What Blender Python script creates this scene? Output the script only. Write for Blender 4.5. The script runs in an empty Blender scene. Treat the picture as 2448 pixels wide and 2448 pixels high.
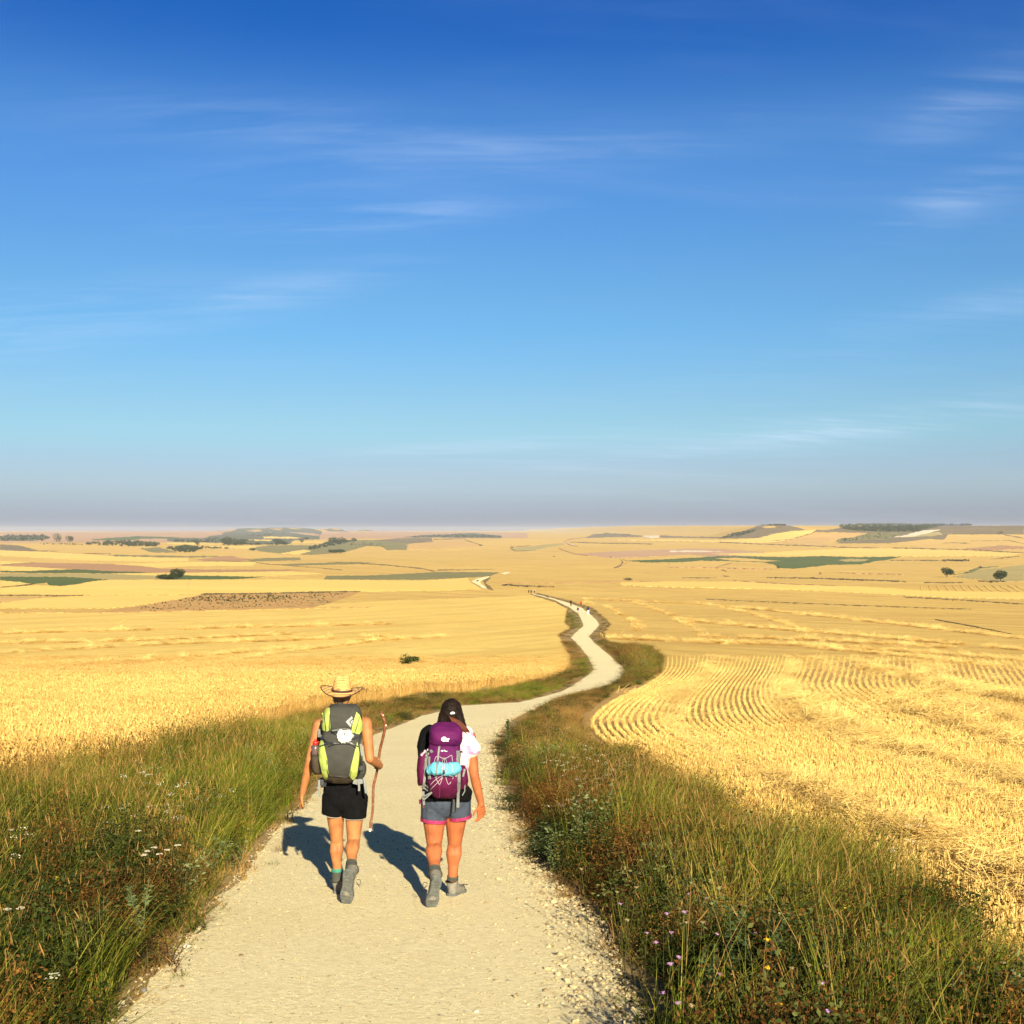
import bpy, bmesh, math, random
import numpy as np
from mathutils import Vector, Matrix, Euler, noise as mnoise
from mathutils.bvhtree import BVHTree
from mathutils.geometry import delaunay_2d_cdt

random.seed(7); RNG = np.random.default_rng(7)
SC = bpy.context.scene
COL = SC.collection
R = math.radians

# ------------------------------------------------------------------ camera
F, HOR = 2956.0, 1268.0                      # focal length and horizon row of the 2448 px photograph
PITCH = math.atan((HOR - 1224) / F)
cam_d = bpy.data.cameras.new('camera'); cam = bpy.data.objects.new('camera', cam_d); COL.objects.link(cam)
cam_d.sensor_width = 36; cam_d.lens = 36 * F / 2448
cam_d.clip_start = 0.1; cam_d.clip_end = 40000
cam.location = (0, 0, 0); cam.rotation_euler = (R(90) + PITCH, 0, 0)
SC.camera = cam

# ------------------------------------------------------------------ view, world, sun
SC.view_settings.view_transform = 'Standard'; SC.view_settings.look = 'None'
SC.view_settings.gamma = 1; SC.view_settings.use_curve_mapping = False
SC.view_settings.exposure = 1.30
SC.cycles.use_denoising = True
SC.cycles.max_bounces = 6; SC.cycles.diffuse_bounces = 3; SC.cycles.transparent_max_bounces = 8
SC.cycles.volume_bounces = 1

SUN_EL, SUN_AZ = R(24.5), R(166)               # azimuth clockwise from +Y: behind the camera, to its right
def sun_dir():
    return Vector((math.sin(SUN_AZ) * math.cos(SUN_EL), math.cos(SUN_AZ) * math.cos(SUN_EL), math.sin(SUN_EL)))
sun_d = bpy.data.lights.new('sun', 'SUN'); sun = bpy.data.objects.new('sun', sun_d); COL.objects.link(sun)
sun_d.energy = 5.0; sun_d.angle = R(0.53); sun_d.color = (1.0, 0.90, 0.66)
sun.rotation_euler = sun_dir().to_track_quat('Z', 'Y').to_euler()

W = bpy.data.worlds.new('World'); SC.world = W; W.use_nodes = True
def build_world():
    nt = W.node_tree; nt.nodes.clear(); N = nt.nodes.new; L = nt.links.new
    out = N('ShaderNodeOutputWorld'); bg = N('ShaderNodeBackground'); bg.inputs['Strength'].default_value = 0.0505
    sky = N('ShaderNodeTexSky'); sky.sky_type = 'NISHITA'; sky.sun_disc = False
    sky.sun_elevation = SUN_EL; sky.sun_rotation = SUN_AZ
    sky.altitude = 800; sky.air_density = 1.0; sky.dust_density = 1.2; sky.ozone_density = 2.2
    tc = N('ShaderNodeTexCoord'); sep = N('ShaderNodeSeparateXYZ'); L(tc.outputs['Generated'], sep.inputs[0])
    # colour of the clear air by height above the horizon: lavender haze low, deep blue high
    ramp = N('ShaderNodeValToRGB'); L(sep.outputs['Z'], ramp.inputs[0])
    cr = ramp.color_ramp; cr.interpolation = 'EASE'
    stops = SKY_STOPS
    while len(cr.elements) < len(stops): cr.elements.new(0.5)
    for e, (p, c) in zip(cr.elements, stops): e.position = p; e.color = (*c, 1)
    mul = N('ShaderNodeMix'); mul.data_type = 'RGBA'; mul.blend_type = 'MULTIPLY'; mul.inputs[0].default_value = 1
    L(sky.outputs[0], mul.inputs[6]); L(ramp.outputs[0], mul.inputs[7])
    # thin cirrus, laid on a high plane over the whole sky
    mx = N('ShaderNodeMath'); mx.operation = 'MAXIMUM'; L(sep.outputs['Z'], mx.inputs[0]); mx.inputs[1].default_value = 0.0
    ad = N('ShaderNodeMath'); ad.operation = 'ADD'; L(mx.outputs[0], ad.inputs[0]); ad.inputs[1].default_value = 0.16
    dv = N('ShaderNodeVectorMath'); dv.operation = 'DIVIDE'; L(tc.outputs['Generated'], dv.inputs[0])
    cb = N('ShaderNodeCombineXYZ')
    for k in range(3): L(ad.outputs[0], cb.inputs[k])
    L(cb.outputs[0], dv.inputs[1])
    def layer(scale, rot, sx, sy, off, lo, hi, det):
        mp = N('ShaderNodeMapping'); L(dv.outputs[0], mp.inputs[0])
        mp.inputs['Rotation'].default_value = (0, 0, R(rot)); mp.inputs['Scale'].default_value = (sx, sy, 0.0); mp.inputs['Location'].default_value = off
        no = N('ShaderNodeTexNoise'); L(mp.outputs[0], no.inputs['Vector'])
        no.inputs['Scale'].default_value = scale; no.inputs['Detail'].default_value = det; no.inputs['Roughness'].default_value = 0.6; no.inputs['Distortion'].default_value = 0.7
        mr = N('ShaderNodeMapRange'); mr.interpolation_type = 'SMOOTHSTEP'; L(no.outputs[0], mr.inputs[0])
        mr.inputs[1].default_value = lo; mr.inputs[2].default_value = hi
        return mr.outputs[0]
    def math_(op, a, b=None, c=None, clamp=False):
        m = N('ShaderNodeMath'); m.operation = op; m.use_clamp = clamp
        for k, q in enumerate((a, b, c)):
            if q is None: continue
            if isinstance(q, (int, float)): m.inputs[k].default_value = q
            else: L(q, m.inputs[k])
        return m.outputs[0]
    streaks = layer(1.5, 14, 0.8, 3.4, (3.1, 0.55, 0), 0.38, 0.74, 13); fine = layer(5.0, 6, 0.5, 3.2, (0.3, 2.0, 0), 0.36, 0.78, 13); wide = layer(0.8, -8, 0.5, 1.3, (1.7, 4.2, 0), 0.42, 0.8, 5)
    # where the wisps float: direction (across, up), half widths, slant, weight
    yy = math_('MAXIMUM', sep.outputs['Y'], 0.02); az = math_('DIVIDE', sep.outputs['X'], yy); el = math_('DIVIDE', sep.outputs['Z'], yy); total = math_('MULTIPLY', wide, 0.34)
    for (u, v, rx, ry, rot, w) in ((1840, 195, 130, 42, 22, 0.65), (1815, 372, 130, 34, 24, 0.55), (720, 412, 190, 20, 5, 0.75), (450, 228, 300, 36, -4, 0.5), (1000, 285, 420, 40, 6, 0.38), (540, 548, 190, 26, 12, 0.5), (1620, 805, 330, 20, 7, 1.1), (900, 842, 260, 11, 4, 0.75), (80, 600, 260, 50, 8, 0.4), (1850, 580, 220, 24, 10, 0.4), (1200, 890, 260, 8, -4, 0.35), (560, 400, 220, 20, 4, 0.4)):
        a0 = (u - 966)/2333; e0 = math.tan(math.atan((966 - v)/2333) + PITCH); c, s_ = math.cos(R(rot)), math.sin(R(rot))
        da = math_('SUBTRACT', az, a0); de = math_('SUBTRACT', el, e0)
        p = math_('MULTIPLY', math_('ADD', math_('MULTIPLY', da, c), math_('MULTIPLY', de, s_)), 2333/(rx*1.2)); q = math_('MULTIPLY', math_('SUBTRACT', math_('MULTIPLY', de, c), math_('MULTIPLY', da, s_)), 2333/(ry*1.25))
        r2 = math_('ADD', math_('MULTIPLY', p, p), math_('MULTIPLY', q, q)); total = math_('ADD', total, math_('MULTIPLY', math_('POWER', 2.718, math_('MULTIPLY', r2, -1.0)), w))
    tex = math_('MULTIPLY_ADD', streaks, 0.62, math_('MULTIPLY', fine, 0.50)); m3v = math_('MULTIPLY', math_('MULTIPLY', total, tex), 0.54, clamp=True)
    class _o: outputs = [m3v]
    m3 = _o
    mix = N('ShaderNodeMix'); mix.data_type = 'RGBA'; L(m3.outputs[0], mix.inputs[0]); L(mul.outputs[2], mix.inputs[6]); mix.inputs[7].default_value = (6.0, 7.2, 9.0, 1)
    L(mix.outputs[2], bg.inputs[0]); L(bg.outputs[0], out.inputs[0])
SKY_STOPS = [(0.0, (0.43, 0.485, 0.80)), (0.0436, (0.545, 0.62, 0.81)), (0.085, (0.55, 0.73, 0.82)), (0.17, (0.45, 0.755, 0.93)), (0.289, (0.36, 0.71, 1.05)), (0.389, (0.08, 0.42, 0.94)), (0.65, (0.08, 0.23, 0.45)), (1.0, (0.07, 0.17, 0.29))]
build_world()

# ------------------------------------------------------------------ naming helpers
def tag(o, label=None, cat=None, group=None, kind=None):
    if label: o['label'] = label
    if cat: o['category'] = cat
    if group: o['group'] = group
    if kind: o['kind'] = kind
    return o
def link(name, me, mats=None, parent=None):
    o = bpy.data.objects.new(name, me); COL.objects.link(o)
    if mats is not None:
        for m in (mats if isinstance(mats, (list, tuple)) else [mats]): me.materials.append(m)
    if parent is not None: o.parent = parent
    return o
def empty(name, loc=(0, 0, 0)):
    o = bpy.data.objects.new(name, None); COL.objects.link(o); o.location = loc; o.empty_display_size = 0.2
    return o
def mesh_np(name, v, f):
    """v (n,3) array, f (m,3) or (m,4) array, or a list of such arrays"""
    me = bpy.data.meshes.new(name)
    fs = f if isinstance(f, list) else [f]
    fs = [np.asarray(a, dtype=np.int32) for a in fs if len(a)]
    loops = np.concatenate([a.ravel() for a in fs]); counts = np.concatenate([np.full(len(a), a.shape[1], np.int32) for a in fs])
    me.vertices.add(len(v)); me.vertices.foreach_set('co', np.asarray(v, np.float32).ravel())
    me.loops.add(len(loops)); me.loops.foreach_set('vertex_index', loops)
    me.polygons.add(len(counts)); me.polygons.foreach_set('loop_start', np.concatenate([[0], np.cumsum(counts)[:-1]]).astype(np.int32)); me.polygons.foreach_set('loop_total', counts)
    me.update(calc_edges=True); me.validate()
    return me
def smooth(me, on=True):
    me.polygons.foreach_set('use_smooth', np.full(len(me.polygons), on)); me.update(); return me

# ------------------------------------------------------------------ terrain
def pchip(xk, yk):
    xk = np.array(xk, float); yk = np.array(yk, float); h = np.diff(xk); d = np.diff(yk) / h
    m = np.zeros_like(xk); m[0], m[-1] = d[0], d[-1]
    for i in range(1, len(xk) - 1):
        if d[i-1] * d[i] > 0:
            w1, w2 = 2*h[i] + h[i-1], h[i] + 2*h[i-1]; m[i] = (w1 + w2) / (w1/d[i-1] + w2/d[i])
    def f(x):
        x = np.clip(x, xk[0], xk[-1]); i = np.clip(np.searchsorted(xk, x) - 1, 0, len(h) - 1)
        t = (x - xk[i]) / h[i]; t2 = t*t; t3 = t2*t
        return (2*t3 - 3*t2 + 1)*yk[i] + (t3 - 2*t2 + t)*h[i]*m[i] + (-2*t3 + 3*t2)*yk[i+1] + (t3 - t2)*h[i]*m[i+1]
    return f
PROF = pchip([-60, 0, 6.5, 9.8, 13.3, 20, 29, 42, 88, 150, 310, 490, 700, 1000, 1500, 2500, 4000, 7000, 13000],
             [3.5, -1.95, -2.59, -2.93, -3.28, -4.0, -4.95, -6.2, -10.15, -13.6, -19.9, -24.2, -27.7, -30.3, -30.6, -26, -18.5, -9, -6])
def sst(a, b, x):
    t = np.clip((x - a) / (b - a), 0, 1); return t*t*(3 - 2*t)
def terr(x, y):
    x = np.asarray(x, float); y = np.asarray(y, float)
    z = PROF(y)
    # rolling land beyond the near slope
    amp = sst(250, 900, y)
    z = z + amp * (1.1*np.sin(x/190.0 + y/410.0 + 0.6) + 0.8*np.sin(x/97.0 - y/260.0) + 0.5*np.sin(y/77.0 + x/330.0))
    # low rise that hides the path before its far bend
    z = z + 1.1*np.exp(-((y - 520)/38.0)**2) * (1 - sst(-30, 10, x - (-52)) * 0.0)
    # tableland and cone hill on the right, 2.5 km off
    z = z + 17*sst(260, 640, x)*sst(1700, 2650, y)
    z = z + 15*sst(585, 720, x + 0.05*(y-2600))*sst(2330, 2640, y)
    z = z + 21*np.exp(-np.abs((x - 552)/92.0)**3.0 - np.abs((y - 2650)/240.0)**3.0)
    # hills on the far left horizon
    for hx, hy, hz, rx, ry in ((-1150, 6500, 22, 190, 500), (-1235, 6000, 10, 190, 420), (-1390, 6500, 15, 100, 400), (-940, 6500, 15, 55, 300), (-775, 6500, 12, 65, 300)):
        z = z + hz*np.exp(-((x - hx)/rx)**2 - ((y - hy)/ry)**2)
    return z
CP, SP = math.cos(PITCH), math.sin(PITCH)
def rays(u, v):
    """directions with dy = 1 through photo pixels"""
    a = (np.asarray(u, float) - 1224) / F; b = -(np.asarray(v, float) - 1224) / F
    dy = CP - b*SP; dz = SP + b*CP
    return a / dy, dz / dy
_YS = np.exp(np.linspace(math.log(3.0), math.log(12500), 3600))
def hit(u, v, lift=0.0):
    """where the rays through photo pixels first meet the land (plus lift): x, y"""
    dx, dz = rays(np.atleast_1d(u), np.atleast_1d(v)); xs = []; ys = []
    for a, s in zip(dx, dz):
        g = s*_YS - terr(a*_YS, _YS) - lift
        neg = np.nonzero(g <= 0)[0]
        if len(neg) and neg[0] > 0:
            i = neg[0]; t = g[i-1] / (g[i-1] - g[i]); y = _YS[i-1] + t*(_YS[i] - _YS[i-1])
        elif len(neg): y = _YS[0]
        else: y = _YS[np.argmin(g / _YS)]
        xs.append(a*y); ys.append(y)
    return np.array(xs), np.array(ys)
def project(p):
    x, y, z = p[..., 0], p[..., 1], p[..., 2]
    d = y*CP + z*SP; up = -y*SP + z*CP
    return 1224 + F*x/d, 1224 - F*up/d
# photo crops the tracings were read from: origin and enlargement
CROPS = {'A': (0, 1250, 4.2933), 'B': (400, 1250, 4.2933), 'C': (800, 1250, 4.2933), 'D': (1200, 1250, 4.2933), 'E': (1600, 1230, 4.2933), 'F': (1998, 1230, 4.2933),
         'G': (0, 1400, 2.1467), 'H': (1400, 1400, 1.8435), 'V': (0, 0, 1932/2448), 'Q': (1080, 1360, 3.22), 'K': (640, 1560, 2.8417)}
def px(c, pts):
    ox, oy, s = CROPS[c]; return [(ox + p[0]/s, oy + p[1]/s) for p in pts]
def jitter_poly(pts, step, amp, closed=True, seed=0):
    rg = np.random.default_rng(seed + int(abs(pts[0][0])*7 + abs(pts[0][1])*13)); out = []
    n = len(pts) if closed else len(pts) - 1
    for i in range(n):
        a = np.array(pts[i]); b = np.array(pts[(i+1) % len(pts)]); k = max(1, int(np.hypot(*(b-a)) / step))
        for j in range(k):
            q = a + (b-a)*j/k
            if j or True: q = q + rg.normal(0, amp, 2)*np.array([1, 0.5])
            out.append(tuple(q))
    if not closed: out.append(pts[-1])
    return out
def inside(p, poly):
    """which of the points p (n,2) lie in the polygon"""
    p = np.asarray(p, float); poly = np.asarray(poly, float); c = np.zeros(len(p), bool); j = len(poly) - 1
    for i in range(len(poly)):
        (xi, yi), (xj, yj) = poly[i], poly[j]
        if yi != yj:
            c ^= ((yi > p[:, 1]) != (yj > p[:, 1])) & (p[:, 0] < (xj - xi)*(p[:, 1] - yi)/(yj - yi) + xi)
        j = i
    return c
def drape(name, pts, mat, layer=1, step=5, amp=0.8, lift=0.0, kind='structure', obj=None):
    """a sheet over the land inside a traced outline (photo pixels)"""
    pts = jitter_poly(pts, step, amp) if amp else pts
    u, v = zip(*pts); x, y = hit(u, v)
    return drape_xy(name, list(zip(x, y)), mat, layer, lift, kind)
def drape_xy(name, xy, mat, layer=1, lift=0.0, kind='structure'):
    q = [Vector((a/b*30, math.log(b)*10)) for a, b in xy]
    vo, eo, fo, *_ = delaunay_2d_cdt(q, [(i, (i+1) % len(q)) for i in range(len(q))], [], 2, 1e-5)
    bm = bmesh.new(); vs = [bm.verts.new((p.x, p.y, 0)) for p in vo]
    pq = np.array([(p.x, p.y) for p in q]); cen = np.array([np.mean([(vo[i].x, vo[i].y) for i in f], axis=0) for f in fo])
    for f, ok in zip(fo, inside(cen, pq)):
        if ok: bm.faces.new([vs[i] for i in f])
    bmesh.ops.delete(bm, geom=[v for v in bm.verts if not v.link_faces], context='VERTS')
    bmesh.ops.triangulate(bm, faces=bm.faces[:])
    co = np.array([v.co for v in bm.verts]); lo, hi = co.min(0), co.max(0)
    for ax, st in ((0, 0.5), (1, 0.5 if lo[1] < 62 else 0.15)):
        k = math.ceil(lo[ax] / st)
        while k*st < hi[ax]:
            p = [0, 0, 0]; n = [0, 0, 0]; p[ax] = k*st; n[ax] = 1
            bmesh.ops.bisect_plane(bm, geom=bm.verts[:] + bm.edges[:] + bm.faces[:], plane_co=p, plane_no=n); k += 1
    co = np.array([v.co for v in bm.verts]); y = np.exp(co[:, 1]/10); x = co[:, 0]/30*y
    z = terr(x, y) + lift + 0.004*layer*(1 + y/120)
    for vv, q in zip(bm.verts, np.stack([x, y, z], 1)): vv.co = q
    bm.normal_update()
    for f in bm.faces:
        f.smooth = True
        if f.normal.z < 0: f.normal_flip()
    # the crop's cut edge, down to the ground
    for e in [e for e in bm.edges if len(e.link_faces) == 1]:
        a, b = e.verts; q = []
        for vv in (a, b):
            d = lift + 0.004*layer*(1 + vv.co.y/120) + 0.02 + vv.co.y*0.0006
            q.append((bm.verts.new(vv.co), bm.verts.new(vv.co - Vector((0, 0, d)))))
        bm.faces.new((q[0][0], q[0][1], q[1][1], q[1][0]))
    me = bpy.data.meshes.new(name); bm.to_mesh(me); bm.free()
    o = link(name, me, mat)
    if kind: o['kind'] = kind
    return o
def strip_px(pts, w0, w1=None, ragged=0.0):
    """outline of a band of given thickness (pixels, vertical) along a polyline, thickness wandering when ragged"""
    w1 = w0 if w1 is None else w1; n = len(pts); up = []; dn = []; rg = np.random.default_rng(int(pts[0][0]*3 + pts[0][1]))
    for i, (a, b) in enumerate(pts):
        w = (w0 + (w1 - w0)*i/max(1, n-1))*(1 + ragged*rg.uniform(-1, 0.9)*(0 < i < n-1))
        if ragged and i in (0, n-1): w *= 0.3
        i0, i1 = max(0, i-1), min(n-1, i+1); t = np.array(pts[i1]) - np.array(pts[i0]); t = t/np.hypot(*t); nn = np.array([t[1], -t[0]])
        up.append((a + nn[0]*w*0.5, b + nn[1]*w*0.5)); dn.append((a - nn[0]*w*0.5, b - nn[1]*w*0.5))
    return up + dn[::-1]

# ------------------------------------------------------------------ materials
MATS = {}
def srgb(c):
    return tuple(((v/255)/12.92 if v/255 <= 0.04045 else ((v/255 + 0.055)/1.055)**2.4) for v in c)
def new_mat(name):
    m = bpy.data.materials.new(name); m.use_nodes = True; m.node_tree.nodes.clear(); MATS[name] = m; return m
def ground_mat(name, c1, c2, c3, big=0.02, fine=3.0, streak=None, bump=0.3, bumpscale=6.0, rough=0.95, specks=None, rot=0):
    """matt earth or crop: three colours mixed by large patches, streaks and fine grain, with relief"""
    m = new_mat(name); nt = m.node_tree; N = nt.nodes.new; L = nt.links.new
    out = N('ShaderNodeOutputMaterial'); bs = N('ShaderNodeBsdfPrincipled'); L(bs.outputs[0], out.inputs[0])
    bs.inputs['Roughness'].default_value = rough; bs.inputs['Specular IOR Level'].default_value = 0.15
    geo = N('ShaderNodeNewGeometry')
    def noise(scale, sx=1, sy=1, det=4, ro=0.6):
        mp = N('ShaderNodeMapping'); mp.inputs['Scale'].default_value = (sx, sy, 1); src = geo.outputs['Position']
        if rot: m0 = N('ShaderNodeMapping'); m0.inputs['Rotation'].default_value = (0, 0, R(rot)); L(src, m0.inputs[0]); src = m0.outputs[0]
        L(src, mp.inputs[0])
        n = N('ShaderNodeTexNoise'); L(mp.outputs[0], n.inputs['Vector']); n.inputs['Scale'].default_value = scale; n.inputs['Detail'].default_value = det; n.inputs['Roughness'].default_value = ro
        return n.outputs[0]
    def mr(x, a, b):
        r = N('ShaderNodeMapRange'); L(x, r.inputs[0]); r.inputs[1].default_value = a; r.inputs[2].default_value = b; return r.outputs[0]
    def mix(f, a, b):
        k = N('ShaderNodeMix'); k.data_type = 'RGBA'; L(f, k.inputs[0])
        for s, q in ((6, a), (7, b)):
            if isinstance(q, tuple): k.inputs[s].default_value = (*q, 1)
            else: L(q, k.inputs[s])
        return k.outputs[2]
    c = mix(mr(noise(big, det=5), 0.35, 0.65), c1, c2)
    if streak: 
        dk = tuple(q*0.80 for q in c3)
        c = mix(mr(noise(streak[0], streak[1], streak[2], 3), 0.45, 0.72), c, c3)
        c = mix(mr(noise(streak[0]*2.7, streak[1]*0.6, streak[2]*1.6, 4, 0.7), 0.50, 0.80), c, dk)
        c = mix(mr(noise(big*4.0, 0.6, 1.6, 6, 0.7), 0.52, 0.85), c, dk)
    c = mix(mr(noise(fine, det=6, ro=0.75), 0.42, 0.75), c, c3)
    if specks:
        c = mix(mr(noise(specks[1], det=3, ro=0.7), specks[2], specks[2] + 0.06), c, specks[0])
    L(c, bs.inputs['Base Color'])
    bp = N('ShaderNodeBump'); bp.inputs['Strength'].default_value = bump; bp.inputs['Distance'].default_value = 0.05
    L(noise(bumpscale, det=6, ro=0.75), bp.inputs['Height']); L(bp.outputs[0], bs.inputs['Normal'])
    return m
def plain_mat(name, c, rough=0.7, spec=0.3, var=0.12, scale=40, bump=0.0, bscale=60, coat=0, metal=0, var_c=None):
    """solid with slight mottling in object space"""
    m = new_mat(name); nt = m.node_tree; N = nt.nodes.new; L = nt.links.new
    out = N('ShaderNodeOutputMaterial'); bs = N('ShaderNodeBsdfPrincipled'); L(bs.outputs[0], out.inputs[0])
    bs.inputs['Roughness'].default_value = rough; bs.inputs['Specular IOR Level'].default_value = spec; bs.inputs['Metallic'].default_value = metal
    tc = N('ShaderNodeTexCoord'); n = N('ShaderNodeTexNoise'); L(tc.outputs['Object'], n.inputs['Vector']); n.inputs['Scale'].default_value = scale; n.inputs['Detail'].default_value = 5
    mr = N('ShaderNodeMapRange'); L(n.outputs[0], mr.inputs[0]); mr.inputs[1].default_value = 0.3; mr.inputs[2].default_value = 0.7
    k = N('ShaderNodeMix'); k.data_type = 'RGBA'; L(mr.outputs[0], k.inputs[0])
    k.inputs[6].default_value = (*[x*(1-var) for x in c], 1); k.inputs[7].default_value = (*(var_c or [min(1, x*(1+var)) for x in c]), 1)
    L(k.outputs[2], bs.inputs['Base Color'])
    if bump:
        n2 = N('ShaderNodeTexNoise'); L(tc.outputs['Object'], n2.inputs['Vector']); n2.inputs['Scale'].default_value = bscale; n2.inputs['Detail'].default_value = 4
        bp = N('ShaderNodeBump'); bp.inputs['Strength'].default_value = bump; bp.inputs['Distance'].default_value = 0.01
        L(n2.outputs[0], bp.inputs['Height']); L(bp.outputs[0], bs.inputs['Normal'])
    return m
def leaf_mat(name, c1, c2, trans=0.3, third=None):
    """blades and leaves: colour runs between two hues by each plant's own tint value, light passes through"""
    m = new_mat(name); nt = m.node_tree; N = nt.nodes.new; L = nt.links.new
    out = N('ShaderNodeOutputMaterial'); d = N('ShaderNodeBsdfDiffuse'); t = N('ShaderNodeBsdfTranslucent'); ms = N('ShaderNodeMixShader'); ms.inputs[0].default_value = trans
    at = N('ShaderNodeAttribute'); at.attribute_type = 'INSTANCER'; at.attribute_name = 'tint'
    bl = N('ShaderNodeAttribute'); bl.attribute_type = 'GEOMETRY'; bl.attribute_name = 'blade'
    ad = N('ShaderNodeMath'); ad.operation = 'ADD'; L(at.outputs['Fac'], ad.inputs[0]); L(bl.outputs['Fac'], ad.inputs[1]); ad.use_clamp = True
    k = N('ShaderNodeValToRGB'); L(ad.outputs[0], k.inputs[0]); cr = k.color_ramp
    cr.elements[0].color = (*c1, 1); cr.elements[1].color = (*c2, 1)
    if third: e = cr.elements.new(0.5); e.color = (*third, 1)
    L(k.outputs[0], d.inputs[0]); L(k.outputs[0], t.inputs[0]); L(d.outputs[0], ms.inputs[1]); L(t.outputs[0], ms.inputs[2]); L(ms.outputs[0], out.inputs[0])
    return m
# ------------------------------------------------------------------ land, fields and path
M_land  = ground_mat('land', (0.57, 0.375, 0.095), (0.64, 0.435, 0.12), (0.47, 0.285, 0.07), big=0.012, fine=0.6, streak=(0.05, 3.0, 0.2), bumpscale=2.0, rot=-37, specks=((0.36, 0.21, 0.06), 0.55, 0.645))
M_straw = ground_mat('ripe_straw', (0.74, 0.51, 0.135), (0.79, 0.565, 0.16), (0.66, 0.43, 0.105), big=0.02, fine=0.9, streak=(0.06, 0.2, 3.0), bumpscale=3.0, specks=((0.55, 0.35, 0.085), 0.4, 0.65))
M_strawl = ground_mat('cut_straw', (0.70, 0.49, 0.13), (0.77, 0.555, 0.155), (0.60, 0.39, 0.095), big=0.03, fine=0.9, streak=(0.055, 3.0, 0.14), bumpscale=3.0, rot=25, specks=((0.44, 0.27, 0.07), 0.7, 0.64))
M_tan   = ground_mat('tan_stubble', (0.60, 0.395, 0.105), (0.65, 0.44, 0.13), (0.50, 0.305, 0.08), big=0.02, fine=0.7, streak=(0.05, 0.25, 3.0), bumpscale=3.0, rot=14, specks=((0.36, 0.21, 0.06), 0.3, 0.65))
M_orange= ground_mat('orange_stubble', (0.56, 0.345, 0.115), (0.60, 0.385, 0.135), (0.48, 0.285, 0.095), big=0.01, fine=0.5, streak=(0.03, 0.3, 3.0), bumpscale=2.0)
M_brown = ground_mat('brown_soil', (0.40, 0.215, 0.10), (0.45, 0.25, 0.12), (0.34, 0.18, 0.085), big=0.008, fine=0.5, streak=(0.03, 0.3, 3.0), bumpscale=2.0)
M_fallow= ground_mat('fallow_soil', (0.47, 0.26, 0.085), (0.52, 0.30, 0.10), (0.37, 0.21, 0.07), big=0.03, fine=0.5, specks=((0.12, 0.13, 0.04), 0.16, 0.60), bumpscale=1.0)
M_pink  = ground_mat('pinkish_soil_haze', (0.46, 0.27, 0.15), (0.55, 0.36, 0.21), (0.37, 0.205, 0.115), big=0.006, fine=0.3, streak=(0.02, 0.2, 3.0), bumpscale=1.0)
M_green = ground_mat('green_crop', (0.035, 0.085, 0.012), (0.06, 0.11, 0.018), (0.11, 0.115, 0.03), big=0.01, fine=0.3, streak=(0.03, 0.3, 3.0), bumpscale=1.5)
M_olive = ground_mat('olive_grass', (0.20, 0.18, 0.065), (0.26, 0.21, 0.085), (0.15, 0.14, 0.05), big=0.012, fine=0.3, streak=(0.03, 0.3, 2.0), bumpscale=1.5)
M_olivet= ground_mat('olive_stubble', (0.38, 0.29, 0.105), (0.44, 0.33, 0.125), (0.32, 0.25, 0.09), big=0.012, fine=0.3, streak=(0.03, 0.3, 2.0), bumpscale=1.5)
M_scrub = ground_mat('brown_scrub', (0.185, 0.135, 0.075), (0.235, 0.165, 0.09), (0.13, 0.105, 0.055), big=0.012, fine=0.15, streak=(0.02, 0.5, 1.5), bumpscale=0.6)
M_wood  = ground_mat('wood_floor', (0.05, 0.06, 0.02), (0.08, 0.085, 0.03), (0.04, 0.045, 0.015), big=0.02, fine=0.1, bumpscale=0.4)
M_teal  = ground_mat('far_wood_floor', (0.06, 0.075, 0.045), (0.10, 0.105, 0.06), (0.13, 0.12, 0.075), big=0.006, fine=0.1, bumpscale=0.3)
M_chalk = ground_mat('chalk', (0.62, 0.52, 0.37), (0.68, 0.58, 0.43), (0.5, 0.4, 0.27), big=0.02, fine=0.2, bumpscale=0.6)
M_margin= ground_mat('field_margin', (0.20, 0.13, 0.045), (0.26, 0.17, 0.065), (0.12, 0.10, 0.035), big=0.05, fine=0.4, bumpscale=1.0)
M_verge = ground_mat('verge_soil', (0.30, 0.20, 0.08), (0.38, 0.26, 0.11), (0.19, 0.13, 0.05), big=0.3, fine=6.0, bumpscale=12.0)
M_swath = ground_mat('straw_swath', (0.68, 0.47, 0.14), (0.74, 0.53, 0.17), (0.58, 0.38, 0.11), big=0.1, fine=2.0, bumpscale=3.0)
M_path  = ground_mat('path_grit', (0.78, 0.655, 0.37), (0.83, 0.715, 0.43), (0.64, 0.515, 0.27), big=0.5, fine=18, bump=0.6, bumpscale=30, specks=((0.36, 0.27, 0.16), 24, 0.635))

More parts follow.
